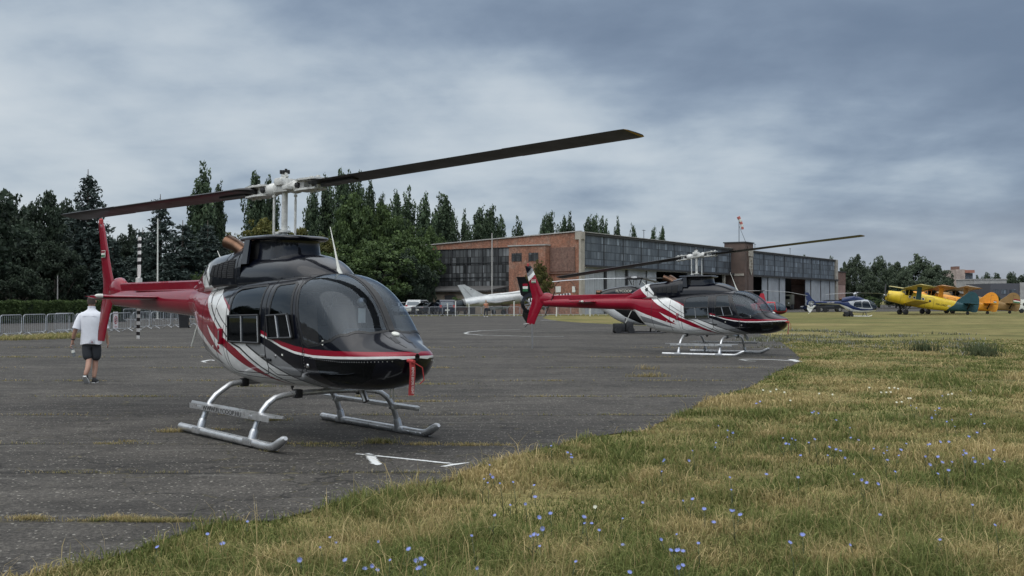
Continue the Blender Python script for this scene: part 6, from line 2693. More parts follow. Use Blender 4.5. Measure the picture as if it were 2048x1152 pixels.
    for k in range(3):
        a = 2 * PI * k / 3 + zr
        m = MB()
        rings = []
        for r, c, dz in ((.5, .07, 0), (.7, .15, 0), (2.5, .15, -.04), (4.2, .15, -.14), (5.0, .15, -.22), (5.05, .06, -.225)):
            rings.append([Vector((r, c * y, 3.31 + dz + .018 * z - .12 * c * y)) for y, z in ((1, 0), (.4, 1), (-1, .1), (-1, -.1), (.4, -1))])
        m.loft(rings, 0)
        m.xform(Matrix.Rotation(a, 4, 'Z'))
        m.build('rotor_blade', [M_bladegrey], root)
    # skids
    for s in (1, -1):
        m = MB()
        m.tube([(-1.2, s * 1.05, .07), (1.35, s * 1.05, .05), (1.7, s * 1.05, .10), (1.85, s * 1.03, .22)], .045, 8)
        m.build('skid', [finlow if finlow is M_white else M_iron], root)
        for x in (-.75, 1.1):
            m = MB()
            m.tube([(x, s * .3, .55), (x, s * .65, .50), (x, s * 1.03, .08)], [.06, .06, .045], 8)
            m.build('skid_leg', [M_iron if x > 0 else upper], root)
    if lettering:
        for s in (-1,):
            lx, lz, sz, txt = lettering
            v = U.v_of(lx, lz) if lz > 2.3 else None
            y = (U.p(lx, v).y - .012) if v else -.235
            text_obj('lettering', txt, sz, letter_m, root, basis((lx, y, lz), (1, 0, 0), (0, .25 if v else 0, 1)), .006)
    return root


def sphere_pts(r, seg=10):
    return [(r * math.sin(PI * i / seg), -r * math.cos(PI * i / seg)) for i in range(seg + 1)]


ec = fenestron_heli('helicopter', 'small blue, silver and white helicopter with shrouded tail fan on the grass before the hangar', M_silver, M_ec_blue, M_white, M_ec_blue, M_white, R(12), M_iron, (-3.6, 1.96, .30, 'HA-HBF'), M_textw)
ec.scale = (.735,) * 3
ec.location = at(1713, 107)
ec.rotation_euler = (0, 0, R(-4))
ek = fenestron_heli('helicopter', 'glossy black helicopter with white belly mostly hidden behind the side-on striped helicopter', M_gloss_black, M_gloss_black, M_white, M_gloss_black, M_gloss_black, R(64), M_iron, (-.75, 2.52, .22, 'FLYCOOP'), M_textgold)
ek.scale = (.83,) * 3
ek.location = at(1270, 52)
ek.rotation_euler = (0, 0, R(2))
for ch in ek.children:
    if ch.name.startswith('tail_fin'):
        fl = MB()
        for i, mm in enumerate((0, 1, 2)):
            fl.box((-6.62, -.075, 2.9 - i * .16), (.30, .02, .15), mm)
        fl.build('flag_decal', [M_red, M_offwhite, M_green], ch)
# wheeled dollies and covers under the two
for nm, px, D, w, lab in (('ground_dolly', 1238, 51.3, .55, 'dark boxy ground handling dolly under the black helicopter'), ('ground_dolly', 1693, 106, .45, 'small grey ground handling dolly under the blue helicopter')):
    t = thing(nm, lab, 'dolly', at(px, D), .1)
    m = MB()
    m.rbox((0, 0, .30), (w * 1.0, .5, .40), .06)
    m.rbox((w * .9, 0, .34), (w * .7, .5, .48), .08)
    m.tube([(w * .4, -.2, .5), (w * .6, 0, .75)], .03, 6)
    m.build('box', [M_black], t)
    for s in (-1, 1):
        for x in (-.1, w):
            m = MB()
            m.lathe([(0, -.05), (.16, -.05), (.16, .05), (0, .05)], 12, (x, s * .3, .16), (0, 1, 0))
            m.build('wheel', [M_black], t)

# red two-blade light helicopter
r4 = thing('helicopter', 'red bubble-nosed light helicopter half hidden behind the striped helicopter nose', 'helicopter')
H = Hull([(2.75, .85, 1.0, 1.15, .05, 2, 2), (2.6, .66, 1.0, 1.42, .32, 2, 2), (2.2, .50, 1.0, 1.72, .52, 2.1, 2.1), (1.5, .42, 1.02, 1.95, .62, 2.2, 2.3), (.6, .42, 1.05, 2.0, .64, 2.2, 2.4), (-.4, .50, 1.1, 1.9, .60, 2.2, 2.3), (-1.1, .8, 1.3, 1.75, .40, 2.1, 2.1), (-1.6, 1.1, 1.4, 1.65, .22, 2, 2)], 2.2)
ws = H.to_xv([(1.45, H.v_of(1.45, 1.72)), (1.55, H.v_of(1.55, 1.1)), (1.65, H.v_of(1.65, .88)), (2.3, H.v_of(2.3, .86)), (2.6, H.v_of(2.6, .92)), (2.70, .97), (1.5, .98)], 'xv')
wd = H.to_xv([(.55, 1.0), (.6, 1.78), (1.32, 1.80), (1.42, 1.0)])
wr = H.to_xv([(-.30, 1.15), (-.2, 1.66), (.42, 1.74), (.45, 1.05)])
low = H.to_xv([(2.9, .80), (.4, .78), (-1.7, 1.2), (-1.7, .3), (2.9, .3)])
res = resolve(H.split([('ws', ws), ('wd', wd), ('wr', wr), ('P1', low)], 30, 18), ['ws', 'wd', 'wr'], [(1, 'P1')], 'body', 0)
for k, nm, mt in (('body', 'fuselage', [M_lightred, M_darkred]), ('ws', 'windscreen', [M_glass]), ('wd', 'door_window', [M_glass]), ('wr', 'door_window', [M_glassdark])):
    sel = [(p if k == 'body' else 0, t) for (g, p), t in res.items() if g == k]
    for sd_ in (((1, -1),) if k == 'body' else ((1,), (-1,))):
        H.emit(sel, nm, mt, r4, sides=sd_)
m = MB()
for s in (1, -1):
    for q in (ws, wd, wr):
        H.ribbon(m, q, .05, .004, 0, True, s)
m.build('window_frame', [M_lightred], r4, fixn=False)
m = MB()
for y in (-.3, .3):
    m.rbox((.9, y, .85), (.5, .45, .3), .05)
    m.rbox((.6, y, 1.25), (.14, .45, .7), .05)
m.rbox((1.9, 0, .95), (.25, .3, .6), .05)
m.build('seat_row', [M_panel], r4)
m = MB()
m.loft([[Vector((x0, -w, z)), Vector((x1, -w, z)), Vector((x1, w, z)), Vector((x0, w, z))] for z, x0, x1, w in ((1.8, -.75, .45, .16), (2.4, -.48, .28, .12), (2.95, -.20, .16, .07))], 0, False)
m.build('mast_fairing', [M_lightred], r4)
m = MB()
m.tube([(0, 0, 2.9), (0, 0, 3.3)], .05, 8)
m.rbox((0, 0, 3.25), (.5, .12, .1), .02)
m.tube([(-.25, .1, 2.9), (-.3, .1, 3.2)], .02, 5)
m.build('rotor_head', [M_iron], r4)
for s in (1, -1):
    m = MB()
    rings = []
    for r, c, dz in ((.3, .08, 0), (.6, .14, 0), (3, .14, -.12), (5.0, .14, -.38), (5.05, .05, -.385)):
        rings.append([Vector((s * r, c * y, 3.25 + dz * (1.5 if s > 0 else .3) + .02 * z)) for y, z in ((1, 0), (.4, 1), (-1, .1), (-1, -.1), (.4, -1))])
    m.loft(rings, 0)
    m.build('rotor_blade', [M_bladegrey], r4)
m = MB()
m.tube([(-1.5, 0, 1.42), (-6.0, 0, 1.75)], [.18, .09], 14)
m.build('tail_boom', [M_lightred], r4)
m = MB()
m.prism([(-5.7, -.04, 1.8), (-6.2, -.04, 2.5), (-6.5, -.04, 2.5), (-6.15, -.04, 1.7), (-6.3, -.04, 1.1), (-6.0, -.04, 1.1)], (0, .08, 0))
m.build('tail_fin', [M_lightred], r4)
for s in (1, -1):
    m = MB()
    m.tube([(-1.2, s * 1.05, .06), (1.5, s * 1.05, .05), (1.85, s * 1.05, .2)], .04, 8)
    for x in (-.5, .9):
        m.tube([(x, s * .3, .5), (x, s * 1.03, .07)], .04, 6)
    m.build('skid', [M_iron], r4)
r4.scale = (.78,) * 3
r4.location = at(1525, 95)
r4.rotation_euler = (0, 0, R(-14))

# ------------------------------------------------------------------ biplanes
M_an = {'yellow': mat('chalky_yellow_paint', (0.62, 0.44, 0.022), 0.45, var=.14, scale=1.2, dirt=.3, coat=.15), 'teal': mat('teal_paint', (0.012, 0.060, 0.072), 0.5, var=.12, scale=1.5, dirt=.15),
        'orange': mat('orange_paint', (0.72, 0.29, 0.012), 0.45, var=.12, scale=1.2, dirt=.25, coat=.15), 'tan': mat('ochre_paint', (0.25, 0.150, 0.050), 0.55, var=.14, scale=1.2, dirt=.25),
        'peach': mat('faded_orange_fabric', (0.48, 0.27, 0.15), 0.6, var=.1), 'straw': mat('faded_yellow_fabric', (0.42, 0.36, 0.14), 0.6, var=.1), 'stone': mat('pale_fabric', (0.42, 0.36, 0.29), 0.6, var=.1)}


def wing_mesh(m, x0, chord, y0, y1, z0, dihed, mi, tip=True, thick=.13, sgn=1):
    rings = []
    n = 9
    ys = [y0 + (y1 - y0) * i / n for i in range(n + 1)] + ([y1 + .12, y1 + .2] if tip else [])
    for i, y in enumerate(ys):
        k = 1 if y <= y1 else (.85 if y < y1 + .15 else .6)
        ring = []
        for j in range(18):
            a = 2 * PI * j / 18
            cx_ = math.cos(a)
            zz_ = math.sin(a) * chord * thick * .5 * (.55 + .45 * cx_) * k
            if math.sin(a) < 0:
                zz_ *= .45
            ring.append(Vector((x0 - chord / 2 + chord / 2 * cx_ * (1 if k == 1 else .5 + .5 * k), sgn * y, z0 + (y - y0) * dihed + zz_)))
        rings.append(ring)
    m.loft(rings, mi)


def biplane(label, body, tail, wing, flag, reg, splash=True):
    root = thing('biplane', label, 'biplane', group='parked biplanes')
    # built level; x forward, origin under the wings
    st = [(4.35, 1.55, 2.05, 2.55, .46, 2, 2), (4.30, 1.42, 2.05, 2.68, .60, 2, 2), (4.0, 1.28, 2.05, 2.82, .74, 2, 2), (3.2, 1.22, 2.05, 2.88, .80, 2.1, 2.1), (2.6, 1.16, 2.05, 2.92, .82, 2.4, 2.3), (2.2, 1.10, 2.05, 3.05, .84, 3, 2.6), (1.4, 1.05, 2.05, 3.10, .85, 3.2, 2.8),
          (-1.5, 1.05, 2.05, 3.08, .85, 3.2, 2.8), (-3.5, 1.15, 2.05, 2.98, .72, 3.0, 2.6), (-5.5, 1.38, 2.1, 2.80, .46, 2.6, 2.4), (-7.2, 1.60, 2.1, 2.62, .20, 2.2, 2.2), (-7.7, 1.7, 2.1, 2.55, .08, 2, 2)]
    H = Hull(st, 3.0)
    polys = [('cp', H.to_xv([(2.02, 2.45), (2.0, 2.95), (1.3, 2.98), (1.25, 2.45)]))]
    if splash:
        polys.append(('P1', H.to_xv([(-3.9, 1.0), (-4.4, 1.7), (-5.0, 2.2), (-5.6, 3.2), (-8, 3.2), (-8, 1.0)])))
    res = resolve(H.split(polys, 34, 22), [], [(1, 'P1')], 'body', 0)
    fus = H.emit([(p, t) for (g, p), t in res.items()], 'fuselage', [body, tail], root)
    m = MB()
    m.loft([[Vector((x, y * w, z)) for y, z in ((-1, 2.55), (-.85, h), (.85, h), (1, 2.55))] for x, w, h in ((2.45, .55, 2.90), (2.05, .80, 3.25), (1.5, .86, 3.38), (.9, .80, 3.25))], 0, True, True)
    cp = m.build('cockpit_canopy', [M_glassdark], root)
    m = MB()
    for x, w, h in ((2.05, .80, 3.25), (1.5, .86, 3.38)):
        m.tube([(x, -w * 1.0, 2.55), (x, -w * .86, h), (x, w * .86, h), (x, w, 2.55)], .035, 6)
    m.tube([(2.45, -.5, 2.9), (2.05, -.68, 3.25), (1.5, -.73, 3.38)], .03, 6)
    m.tube([(2.45, .5, 2.9), (2.05, .68, 3.25), (1.5, .73, 3.38)], .03, 6)
    m.build('canopy_frame', [body], cp)
    # engine face, propeller
    m = MB()
    m.lathe([(.72, 0), (.60, .08), (.50, .06), (.48, -.2), (0, -.2)], 24, (4.32, 0, 2.05), (1, 0, 0), 0)
    m.build('cowl_ring', [body], root)
    m = MB()
    m.lathe([(.46, 0), (.16, .10), (0, .12)], 20, (4.20, 0, 2.05), (1, 0, 0), 0)
    m.build('engine_face', [M_panel], root)
    m = MB()
    m.lathe([(.16, 0), (.15, .25), (.08, .42), (0, .46)], 14, (4.35, 0, 2.05), (1, 0, 0), 0)
    sp_ = m.build('propeller_hub', [M_steel], root)
    for k in range(4):
        a = k * PI / 2 + .35
        m = MB()
        d = Vector((0, math.cos(a), math.sin(a)))
        s_ = Vector((.5, -d.z, d.y)).normalized()
        rings = []
        for r, c in ((.12, .06), (.5, .13), (1.1, .15), (1.6, .12), (1.8, .05)):
            rings.append([Vector((4.6, 0, 2.05)) + d * r + s_ * c, Vector((4.63, 0, 2.05)) + d * r, Vector((4.6, 0, 2.05)) + d * r - s_ * c, Vector((4.57, 0, 2.05)) + d * r])
        m.loft(rings, 0)
        m.build('propeller_blade', [M_iron], sp_)
    for s in (1, -1):
        m = MB()
        wing_mesh(m, 2.3, 2.40, .0, 8.8, 3.45, .05, 0, sgn=s)
        w = m.build('upper_wing', [wing], root, 50)
        m = MB()
        for y in (3, 6):
            m.box((-.02, s * y, 3.42 + .05 * y), (.03, 2.8, .02))
        m.box((.35, s * 4.4, 3.70), (.03, 8.4, .02))
        m.build('flap_gap', [M_iron], w)
        m = MB()
        wing_mesh(m, 2.0, 2.0, .75, 6.9, 1.25, .085, 0, sgn=s)
        m.build('lower_wing', [wing if body is not M_an['yellow'] else body], root, 50)
        m = MB()
        m.prism([(1.65, s * 5.7, 1.72), (.95, s * 5.7, 1.72), (1.15, s * 5.9, 3.70), (1.75, s * 5.9, 3.70)], (0, s * .12, 0))
        m.build('wing_strut', [tail if splash else body], root)
        m = MB()
        m.tube([(1.7, s * .85, 1.4), (1.6, s * 5.6, 3.66)], .02, 5)
        m.tube([(1.0, s * .85, 3.2), (1.2, s * 5.6, 1.8)], .02, 5)
        m.build('bracing_wire', [M_steel], root)
        for q in range(4):
            m = MB()
            x = 1.3 - .62 * q
            v = H.v_of(x, 2.35)
            p, nn = H.p(x, v), H.nrm(x, v)
            p.y *= s
            nn.y *= s
            m.lathe([(.15, -.01), (.20, .015), (.20, .02), (.15, .02)], 16, p, nn, 0)
            m.lathe([(0, .006), (.15, .006)], 16, p, nn, 1)
            m.build('porthole', [M_offwhite, M_glassdark], fus)
        # main gear
        m = MB()
        m.tube([(1.9, s * .7, 1.6), (1.75, s * 1.6, .45)], .07, 8)
        m.tube([(.9, s * .7, 1.55), (1.7, s * 1.6, .45)], .05, 8)
        m.tube([(1.5, s * .8, 1.8), (1.75, s * 1.6, .45)], .05, 8)
        g = m.build('landing_gear', [M_panel], root)
        m = MB()
        m.lathe([(.0, -.12), (.30, -.13), (.40, -.08), (.40, .08), (.30, .13), (0, .12)], 20, (1.75, s * 1.72, .40), (0, 1, 0))
        m.build('wheel', [M_black], g)
    # door square, cowl joint and emblem
    for s in (1, -1):
        m = MB()
        H.ribbon(m, H.to_xv([(-.95, 1.25), (-.95, 2.75), (-2.1, 2.72), (-2.1, 1.28)]), .03, .004, 0, True, s)
        m.build('door_outline', [M_iron], fus, fixn=False)
        m = MB()
        H.ribbon(m, H.to_xv([(2.55, 1.3), (2.5, 2.05), (2.55, 2.75)], closed=False), .03, .004, 0, False, s)
        m.build('cowl_joint', [M_iron], fus, fixn=False)
        m = MB()
        v = H.v_of(-1.55, 2.2)
        p, nn = H.p(-1.55, v), H.nrm(-1.55, v)
        p.y, nn.y = p.y * s, nn.y * s
        m.lathe([(0, .012), (.10, .012), (.17, .008)], 10, p, nn, 0)
        m.build('emblem', [M_iron], fus, fixn=False)
    if reg:
        p, p2 = H.p(-3.2, H.v_of(-3.2, 1.95)), H.p(-2.4, H.v_of(-2.4, 1.95))
        xd = Vector((-.8, -p.y + p2.y, 0))
        text_obj('lettering', reg, .40, M_textk, fus, basis((-3.2, -p.y + .035, 1.95), xd, (0, 0, 1)), .004)
        for z in (2.02, 1.84):
            m = MB()
            m.box((-4.35, -H.p(-4.35, H.v_of(-4.35, z)).y + .012, z), (.45, .02, .05), 0, Matrix.Rotation(R(7), 3, 'Z'))
            m.build('trim_line', [M_offwhite], fus)
    # tail: big rounded fin and rudder, braced tailplane
    m = MB()
    pr = [(-5.4, 2.75), (-6.3, 3.75), (-6.75, 4.25), (-7.25, 4.52), (-7.8, 4.45), (-8.25, 4.05), (-8.5, 3.4), (-8.55, 2.5), (-8.45, 1.85), (-8.1, 1.62), (-7.5, 1.66), (-6.5, 1.9)]
    sm_ = []
    for i in range(len(pr)):
        p0, p1, p2, p3 = (Vector(pr[(i + k) % len(pr)]) for k in (-1, 0, 1, 2))
        for t in (0, .33, .66):
            sm_.append(.5 * ((2 * p1) + (p2 - p0) * t + (2 * p0 - 5 * p1 + 4 * p2 - p3) * t * t + (3 * p1 - p0 - 3 * p2 + p3) * t**3))
    m.prism([(q.x, -.07, q.y) for q in sm_], (0, .14, 0))
    fin = m.build('tail_fin', [tail], root)
    m = MB()
    m.box((-7.35, 0, 3.4), (.035, .15, 1.5), 0, Matrix.Rotation(R(4), 3, 'Y'))
    m.box((-7.5, 0, 4.1), (.35, .15, .03), 0)
    m.build('rudder_gap', [M_iron], fin)
    if flag:
        m = MB()
        x, z, w, h = flag
        for s in (1, -1):
            for i, mi in enumerate((0, 1, 2)):
                m.box((x, s * .078, z - i * h), (w, .012, h), mi)
        m.build('flag_decal', [M_red, M_offwhite, M_green], fin)
    for s in (1, -1):
        m = MB()
        wing_mesh(m, -6.35, 1.5, .1, 3.4, 2.70, .0, 0, thick=.10, sgn=s)
        m.build('tailplane', [tail], root, 50)
        m = MB()
        m.prism([(-6.9, s * .2, 1.85), (-7.1, s * .2, 1.85), (-6.85, s * 1.9, 2.66), (-6.7, s * 1.9, 2.66)], (0, 0, .05))
        m.build('tail_strut', [M_panel], root)
    m = MB()
    m.tube([(-7.0, 0, 2.12), (-7.2, 0, 1.78)], .06, 8)
    m.lathe([(0, -.09), (.18, -.10), (.24, -.05), (.24, .05), (.18, .10), (0, .09)], 14, (-7.2, 0, 1.735), (0, 1, 0))
    m.build('tail_wheel', [M_black], root)
    m = MB()
    m.tube([(.2, 0, 3.4), (.1, 0, 4.2)], .03, 6)
    m.build('mast_aerial', [body], root)
    # sit it on its tail wheel: turn about the main wheels
    ang = R(9.5)
    for ch in root.children:
        if ch.name.split('.')[0] not in ('landing_gear', 'tail_wheel'):
            ch.location.z += .35
    bpy.context.view_layer.update()
    for ch in list(root.children):
        pv = Vector((1.75, 0, 0))
        M = Matrix.Translation(pv) @ Matrix.Rotation(-ang, 4, 'Y') @ Matrix.Translation(-pv)
        ch.matrix_local = M @ ch.matrix_local
    return root


def seat_biplane(o, px, D, rz, sc):
    o.location = at(px, D)
    o.rotation_euler = (0, 0, rz)
    o.scale = (sc,) * 3


bp1 = biplane('yellow biplane with dark teal tail parked on the grass at the right', M_an['yellow'], M_an['teal'], M_an['straw'], None, 'HA-DAD')
seat_biplane(bp1, 1829, 121, R(173), .80)
bp2 = biplane('orange biplane with bright orange rounded tail behind the yellow biplane', M_an['orange'], M_an['orange'], M_an['peach'], (-8.0, 3.28, .42, .13), None, False)
seat_biplane(bp2, 1873, 127, R(172), .80)
bp3 = biplane('tan biplane with ochre tail, last of the parked biplanes', M_an['tan'], M_an['tan'], M_an['stone'], (-7.95, 3.45, 1.0, .20), None, False)
seat_biplane(bp3, 1921, 132, R(172), .80)

# ------------------------------------------------------------------ retired jet fighter
M_alu = mat('weathered_aluminium', (0.56, 0.57, 0.56), 0.42, metal=.35, var=.14, scale=1.0, dirt=.3)
M_alud = mat('stained_aluminium', (0.22, 0.22, 0.22), 0.5, metal=.3, var=.3, scale=1.4, dirt=.4)
jet = thing('jet_fighter', 'retired silver delta-wing jet fighter parked before the brick hangar', 'jet')
H = Hull([(7.2, 1.70, 1.95, 2.20, .22, 2, 2), (6.9, 1.55, 1.95, 2.34, .36, 2, 2), (6.0, 1.38, 1.95, 2.50, .50, 2, 2), (4.5, 1.30, 1.95, 2.65, .60, 2, 2), (3.2, 1.28, 1.95, 2.75, .62, 2, 2), (0, 1.27, 1.95, 2.72, .64, 2, 2), (-3, 1.26, 1.95, 2.68, .66, 2, 2), (-4.6, 1.32, 1.95, 2.58, .62, 2, 2), (-5.2, 1.38, 1.95, 2.52, .57, 2, 2)], 2.0)
H.emit([(0, sum(H.split([], 24, 14).values(), []))], 'fuselage', [M_alu], jet)
m = MB()
m.lathe([(.22, 0), (.20, -.3), (.16, .1), (.02, .6), (0, .62)], 16, (7.15, 0, 1.95), (1, 0, 0))
m.tube([(7.0, 0, 1.55), (8.9, 0, 1.50)], .03, 6)
m.build('nose_cone', [M_alud], jet)
m = MB()
m.lathe([(.57, 0), (.52, -.35), (.46, -.38), (.44, .3), (0, .3)], 20, (-5.15, 0, 1.95), (1, 0, 0))
m.build('exhaust_nozzle', [M_alud], jet)
m = MB()
m.loft([[Vector((x, y * w, 2.55 + h * z)) for y, z in ((-1, 0), (-.8, .7), (0, 1), (.8, .7), (1, 0))] for x, w, h in ((5.6, .1, .08), (5.1, .34, .42), (4.2, .36, .50), (3.5, .30, .42))], 0, True)
m.build('canopy', [M_glassdark], jet)
m = MB()
m.loft([[Vector((x, y * w, 2.45 + h * z)) for y, z in ((-1, 0), (-.8, .7), (0, 1), (.8, .7), (1, 0))] for x, w, h in ((3.6, .30, .62), (2.0, .28, .50), (-1, .22, .42), (-3.5, .12, .25))], 0, True)
m.build('dorsal_spine', [M_alu], jet)
m = MB()
m.prism([(-.6, -.06, 2.65), (-2.4, -.06, 2.95), (-5.0, -.05, 4.38), (-6.0, -.05, 4.35), (-5.0, -.06, 2.45), (-3, -.06, 2.5)], (0, .12, 0))
fin = m.build('tail_fin', [M_alu], jet)
m = MB()
m.tube([(-4.0, -.07, 2.7), (-5.2, -.07, 4.0)], .02, 4)
m.prism([(-4.0, -.08, 3.6), (-4.1, -.08, 3.85), (-4.2, -.08, 3.6)], (0, .16, 0))
m.build('rudder_line', [M_alud], fin)
for s in (1, -1):
    m = MB()
    m.prism([(2.2, s * .55, 1.80), (-2.4, s * .55, 1.80), (-2.4, s * 3.5, 1.72), (-1.7, s * 3.58, 1.72)], (0, 0, .11))
    m.build('delta_wing', [M_alud], jet)
    m = MB()
    m.prism([(-3.2, s * .6, 1.80), (-4.6, s * .6, 1.80), (-5.4, s * 1.85, 1.76), (-4.9, s * 1.87, 1.76)], (0, 0, .09))
    m.build('tailplane', [M_alud], jet)
    m = MB()
    m.tube([(-.2, s * 1.1, 1.75), (-.2, s * 1.35, .4)], .06, 8)
    m.lathe([(0, -.1), (.3, -.1), (.36, 0), (.3, .1), (0, .1)], 16, (-.2, s * 1.4, .36), (0, 1, 0), 1)
    m.build('main_gear', [M_alud, M_black], jet)
m = MB()
m.tube([(4.3, 0, 1.4), (4.2, 0, .4)], .05, 8)
m.lathe([(0, -.08), (.22, -.08), (.26, 0), (.22, .08), (0, .08)], 16, (4.2, 0, .26), (0, 1, 0), 1)
m.build('nose_gear', [M_alud, M_black], jet)
m = MB()
m.tube([(1.6, 0, 1.2), (1.2, 0, .95), (-1.5, 0, .95), (-2, 0, 1.2)], [.05, .22, .22, .05], 12)
m.build('drop_tank', [M_alu], jet)
jet.scale = (.86,) * 3
jet.location = at(1000, 120)
jet.location.z = .0
jet.rotation_euler = (0, R(-4), R(28))

# ------------------------------------------------------------------ vehicles
M_cwhite = paint('white_car_paint', (0.55, 0.56, 0.56), .35)
M_cdark = paint('dark_car_paint', (0.016, 0.018, 0.022), .3)
M_cblue = paint('dark_blue_car_paint', (0.010, 0.014, 0.030), .3)
M_olive = mat('olive_drab', (0.060, 0.062, 0.042), .75, var=.2, dirt=.3)
M_canvas = mat('faded_canvas', (0.095, 0.092, 0.072), .9, var=.2, scale=3)
M_tail_lamp = mat('red_lamp_glass', (0.35, 0.02, 0.015), .25)
M_head_lamp = mat('clear_lamp_glass', (0.6, 0.62, 0.62), .2)


def car(label, body, kind, loc, rz, group=None):
    t = thing('parked_car', label, 'car', loc, rz, group)
    if kind == 'suv':
        prof = [(-2.15, .45), (-2.2, .95), (-2.1, 1.05), (-1.85, 1.62), (-1.6, 1.72), (.2, 1.74), (.55, 1.66), (1.15, 1.10), (2.0, .98), (2.2, .80), (2.2, .42)]
        gl = [(-1.78, 1.10), (-1.62, 1.58), (.25, 1.60), (.52, 1.52), (.98, 1.10)]
        L_ = 2.2
    else:
        prof = [(-2.2, .42), (-2.25, .85), (-2.1, .98), (-1.5, 1.02), (-.9, 1.40), (-.5, 1.46), (.35, 1.45), (1.05, .98), (2.0, .86), (2.25, .68), (2.25, .38)]
        gl = [(-1.30, 1.02), (-.82, 1.36), (.30, 1.37), (.90, 1.0)]
        L_ = 2.25
    m = MB()
    rings = []
    for y, k, dz in ((-.86, .94, -.0), (-.90, 1, 0), (-.88, 1, 0), (.88, 1, 0), (.90, 1, 0), (.86, .94, 0)):
        rings.append([Vector((x * (1 if k == 1 else .985), y * (1 if z < 1.05 else 1 - .22 * (z - 1.05)), z if k == 1 else .03 + z * .97)) for x, z in prof])
    m.loft(rings, 0, False)
    m.build('body', [body], t, 30)
    for s in (1, -1):
        m = MB()
        m.prism([(x, s * (.895 * (1 - .22 * max(0, z - 1.05))), z) for x, z in gl], (0, s * .008, 0))
        m.build('side_window', [M_glassdark], t)
        m = MB()
        m.rbox((2.12 if kind == 'suv' else 2.17, s * .65, .80 if kind == 'suv' else .72), (.14, .36, .15), .03)
        m.build('headlight', [M_head_lamp], t)
        m = MB()
        m.rbox((-2.14, s * .72, 1.0 if kind == 'suv' else .85), (.12, .22, .30 if kind == 'suv' else .16), .03)
        m.build('tail_light', [M_tail_lamp], t)
        m = MB()
        m.rbox((.80, s * .98, 1.08), (.12, .18, .12), .03)
        m.build('mirror', [body], t)
        for x in (-1.35, 1.35):
            m = MB()
            m.lathe([(.20, -.02), (.20, .0), (.0, .0)], 14, (x, s * .90, .33), (0, s, 0), 1)
            m.lathe([(.20, -.2), (.33, -.2), (.34, -.1), (.33, .0), (.20, .01)], 18, (x, s * .90, .33), (0, s, 0), 0)
            m.build('wheel', [M_black, M_steel], t)
    m = MB()
    (xa, za), (xb, zb_) = (prof[3], prof[4]) if kind == 'suv' else (prof[3], prof[4])
    m.add([(prof[2][0] - .0, -.72, prof[2][1] + .06), (prof[2][0], .72, prof[2][1] + .06), (prof[3][0] - .012, .66, prof[3][1] - .04), (prof[3][0] - .012, -.66, prof[3][1] - .04)] if kind == 'suv' else
          [(-1.46, -.70, 1.055), (-1.46, .70, 1.055), (-.93, .64, 1.395), (-.93, -.64, 1.395)], [(0, 1, 2, 3)])
    m.build('rear_window', [M_glassdark], t, fixn=False)
    m = MB()
    m.add([(1.13, -.72, 1.13), (1.13, .72, 1.13), (.60, .66, 1.64), (.60, -.66, 1.64)] if kind == 'suv' else [(1.03, -.70, 1.01), (1.03, .70, 1.01), (.40, .64, 1.435), (.40, -.64, 1.435)], [(0, 1, 2, 3)])
    m.build('windscreen', [M_glassdark], t, fixn=False)
    m = MB()
    m.box((-2.22, 0, .62), (.02, .5, .11))
    m.build('number_plate', [M_offwhite], t)
    return t


car('white off-road car parked under the tree beside the hangar', M_cwhite, 'suv', at(839, 118), R(74))
car('dark low saloon parked between the white car and the dark blue off-roader', M_cdark, 'saloon', at(862, 116), R(52))
car('dark blue off-road car seen from behind with red tail lamp lit by the sky', M_cblue, 'suv', at(889, 114), R(102)).__setitem__('label', 'dark blue off-road car seen from behind by the green shrub')
car('black car mostly hidden behind the dark blue off-roader', M_cdark, 'suv', at(909, 117), R(70))
car('pale car just visible behind the windscreen edge of the large helicopter', M_cwhite, 'saloon', at(806, 118), R(110))
car('dark pickup-like car behind the blue helicopter cabin', M_cdark, 'suv', at(1658, 152), R(178))
car('dark saloon behind the tail boom of the blue helicopter', M_cblue, 'saloon', at(1633, 158), R(176))
# flat trailer beside them
t = thing('flat_trailer', 'low grey flat trailer behind the blue helicopter tail', 'trailer', at(1640, 146), R(3))
m = MB()
m.box((0, 0, .75), (3.4, 1.6, .10))
for x in (-1.6, -.5, .6, 1.6):
    m.box((x, -.78, 1.05), (.05, .05, .5))
m.box((0, -.78, 1.28), (3.3, .04, .05))
m.build('bed', [M_iron], t)
for x in (-.5, .5):
    m = MB()
    m.lathe([(0, -.1), (.32, -.1), (.32, .1), (0, .1)], 14, (x, -.75, .32), (0, 1, 0))
    m.build('wheel', [M_black], t)
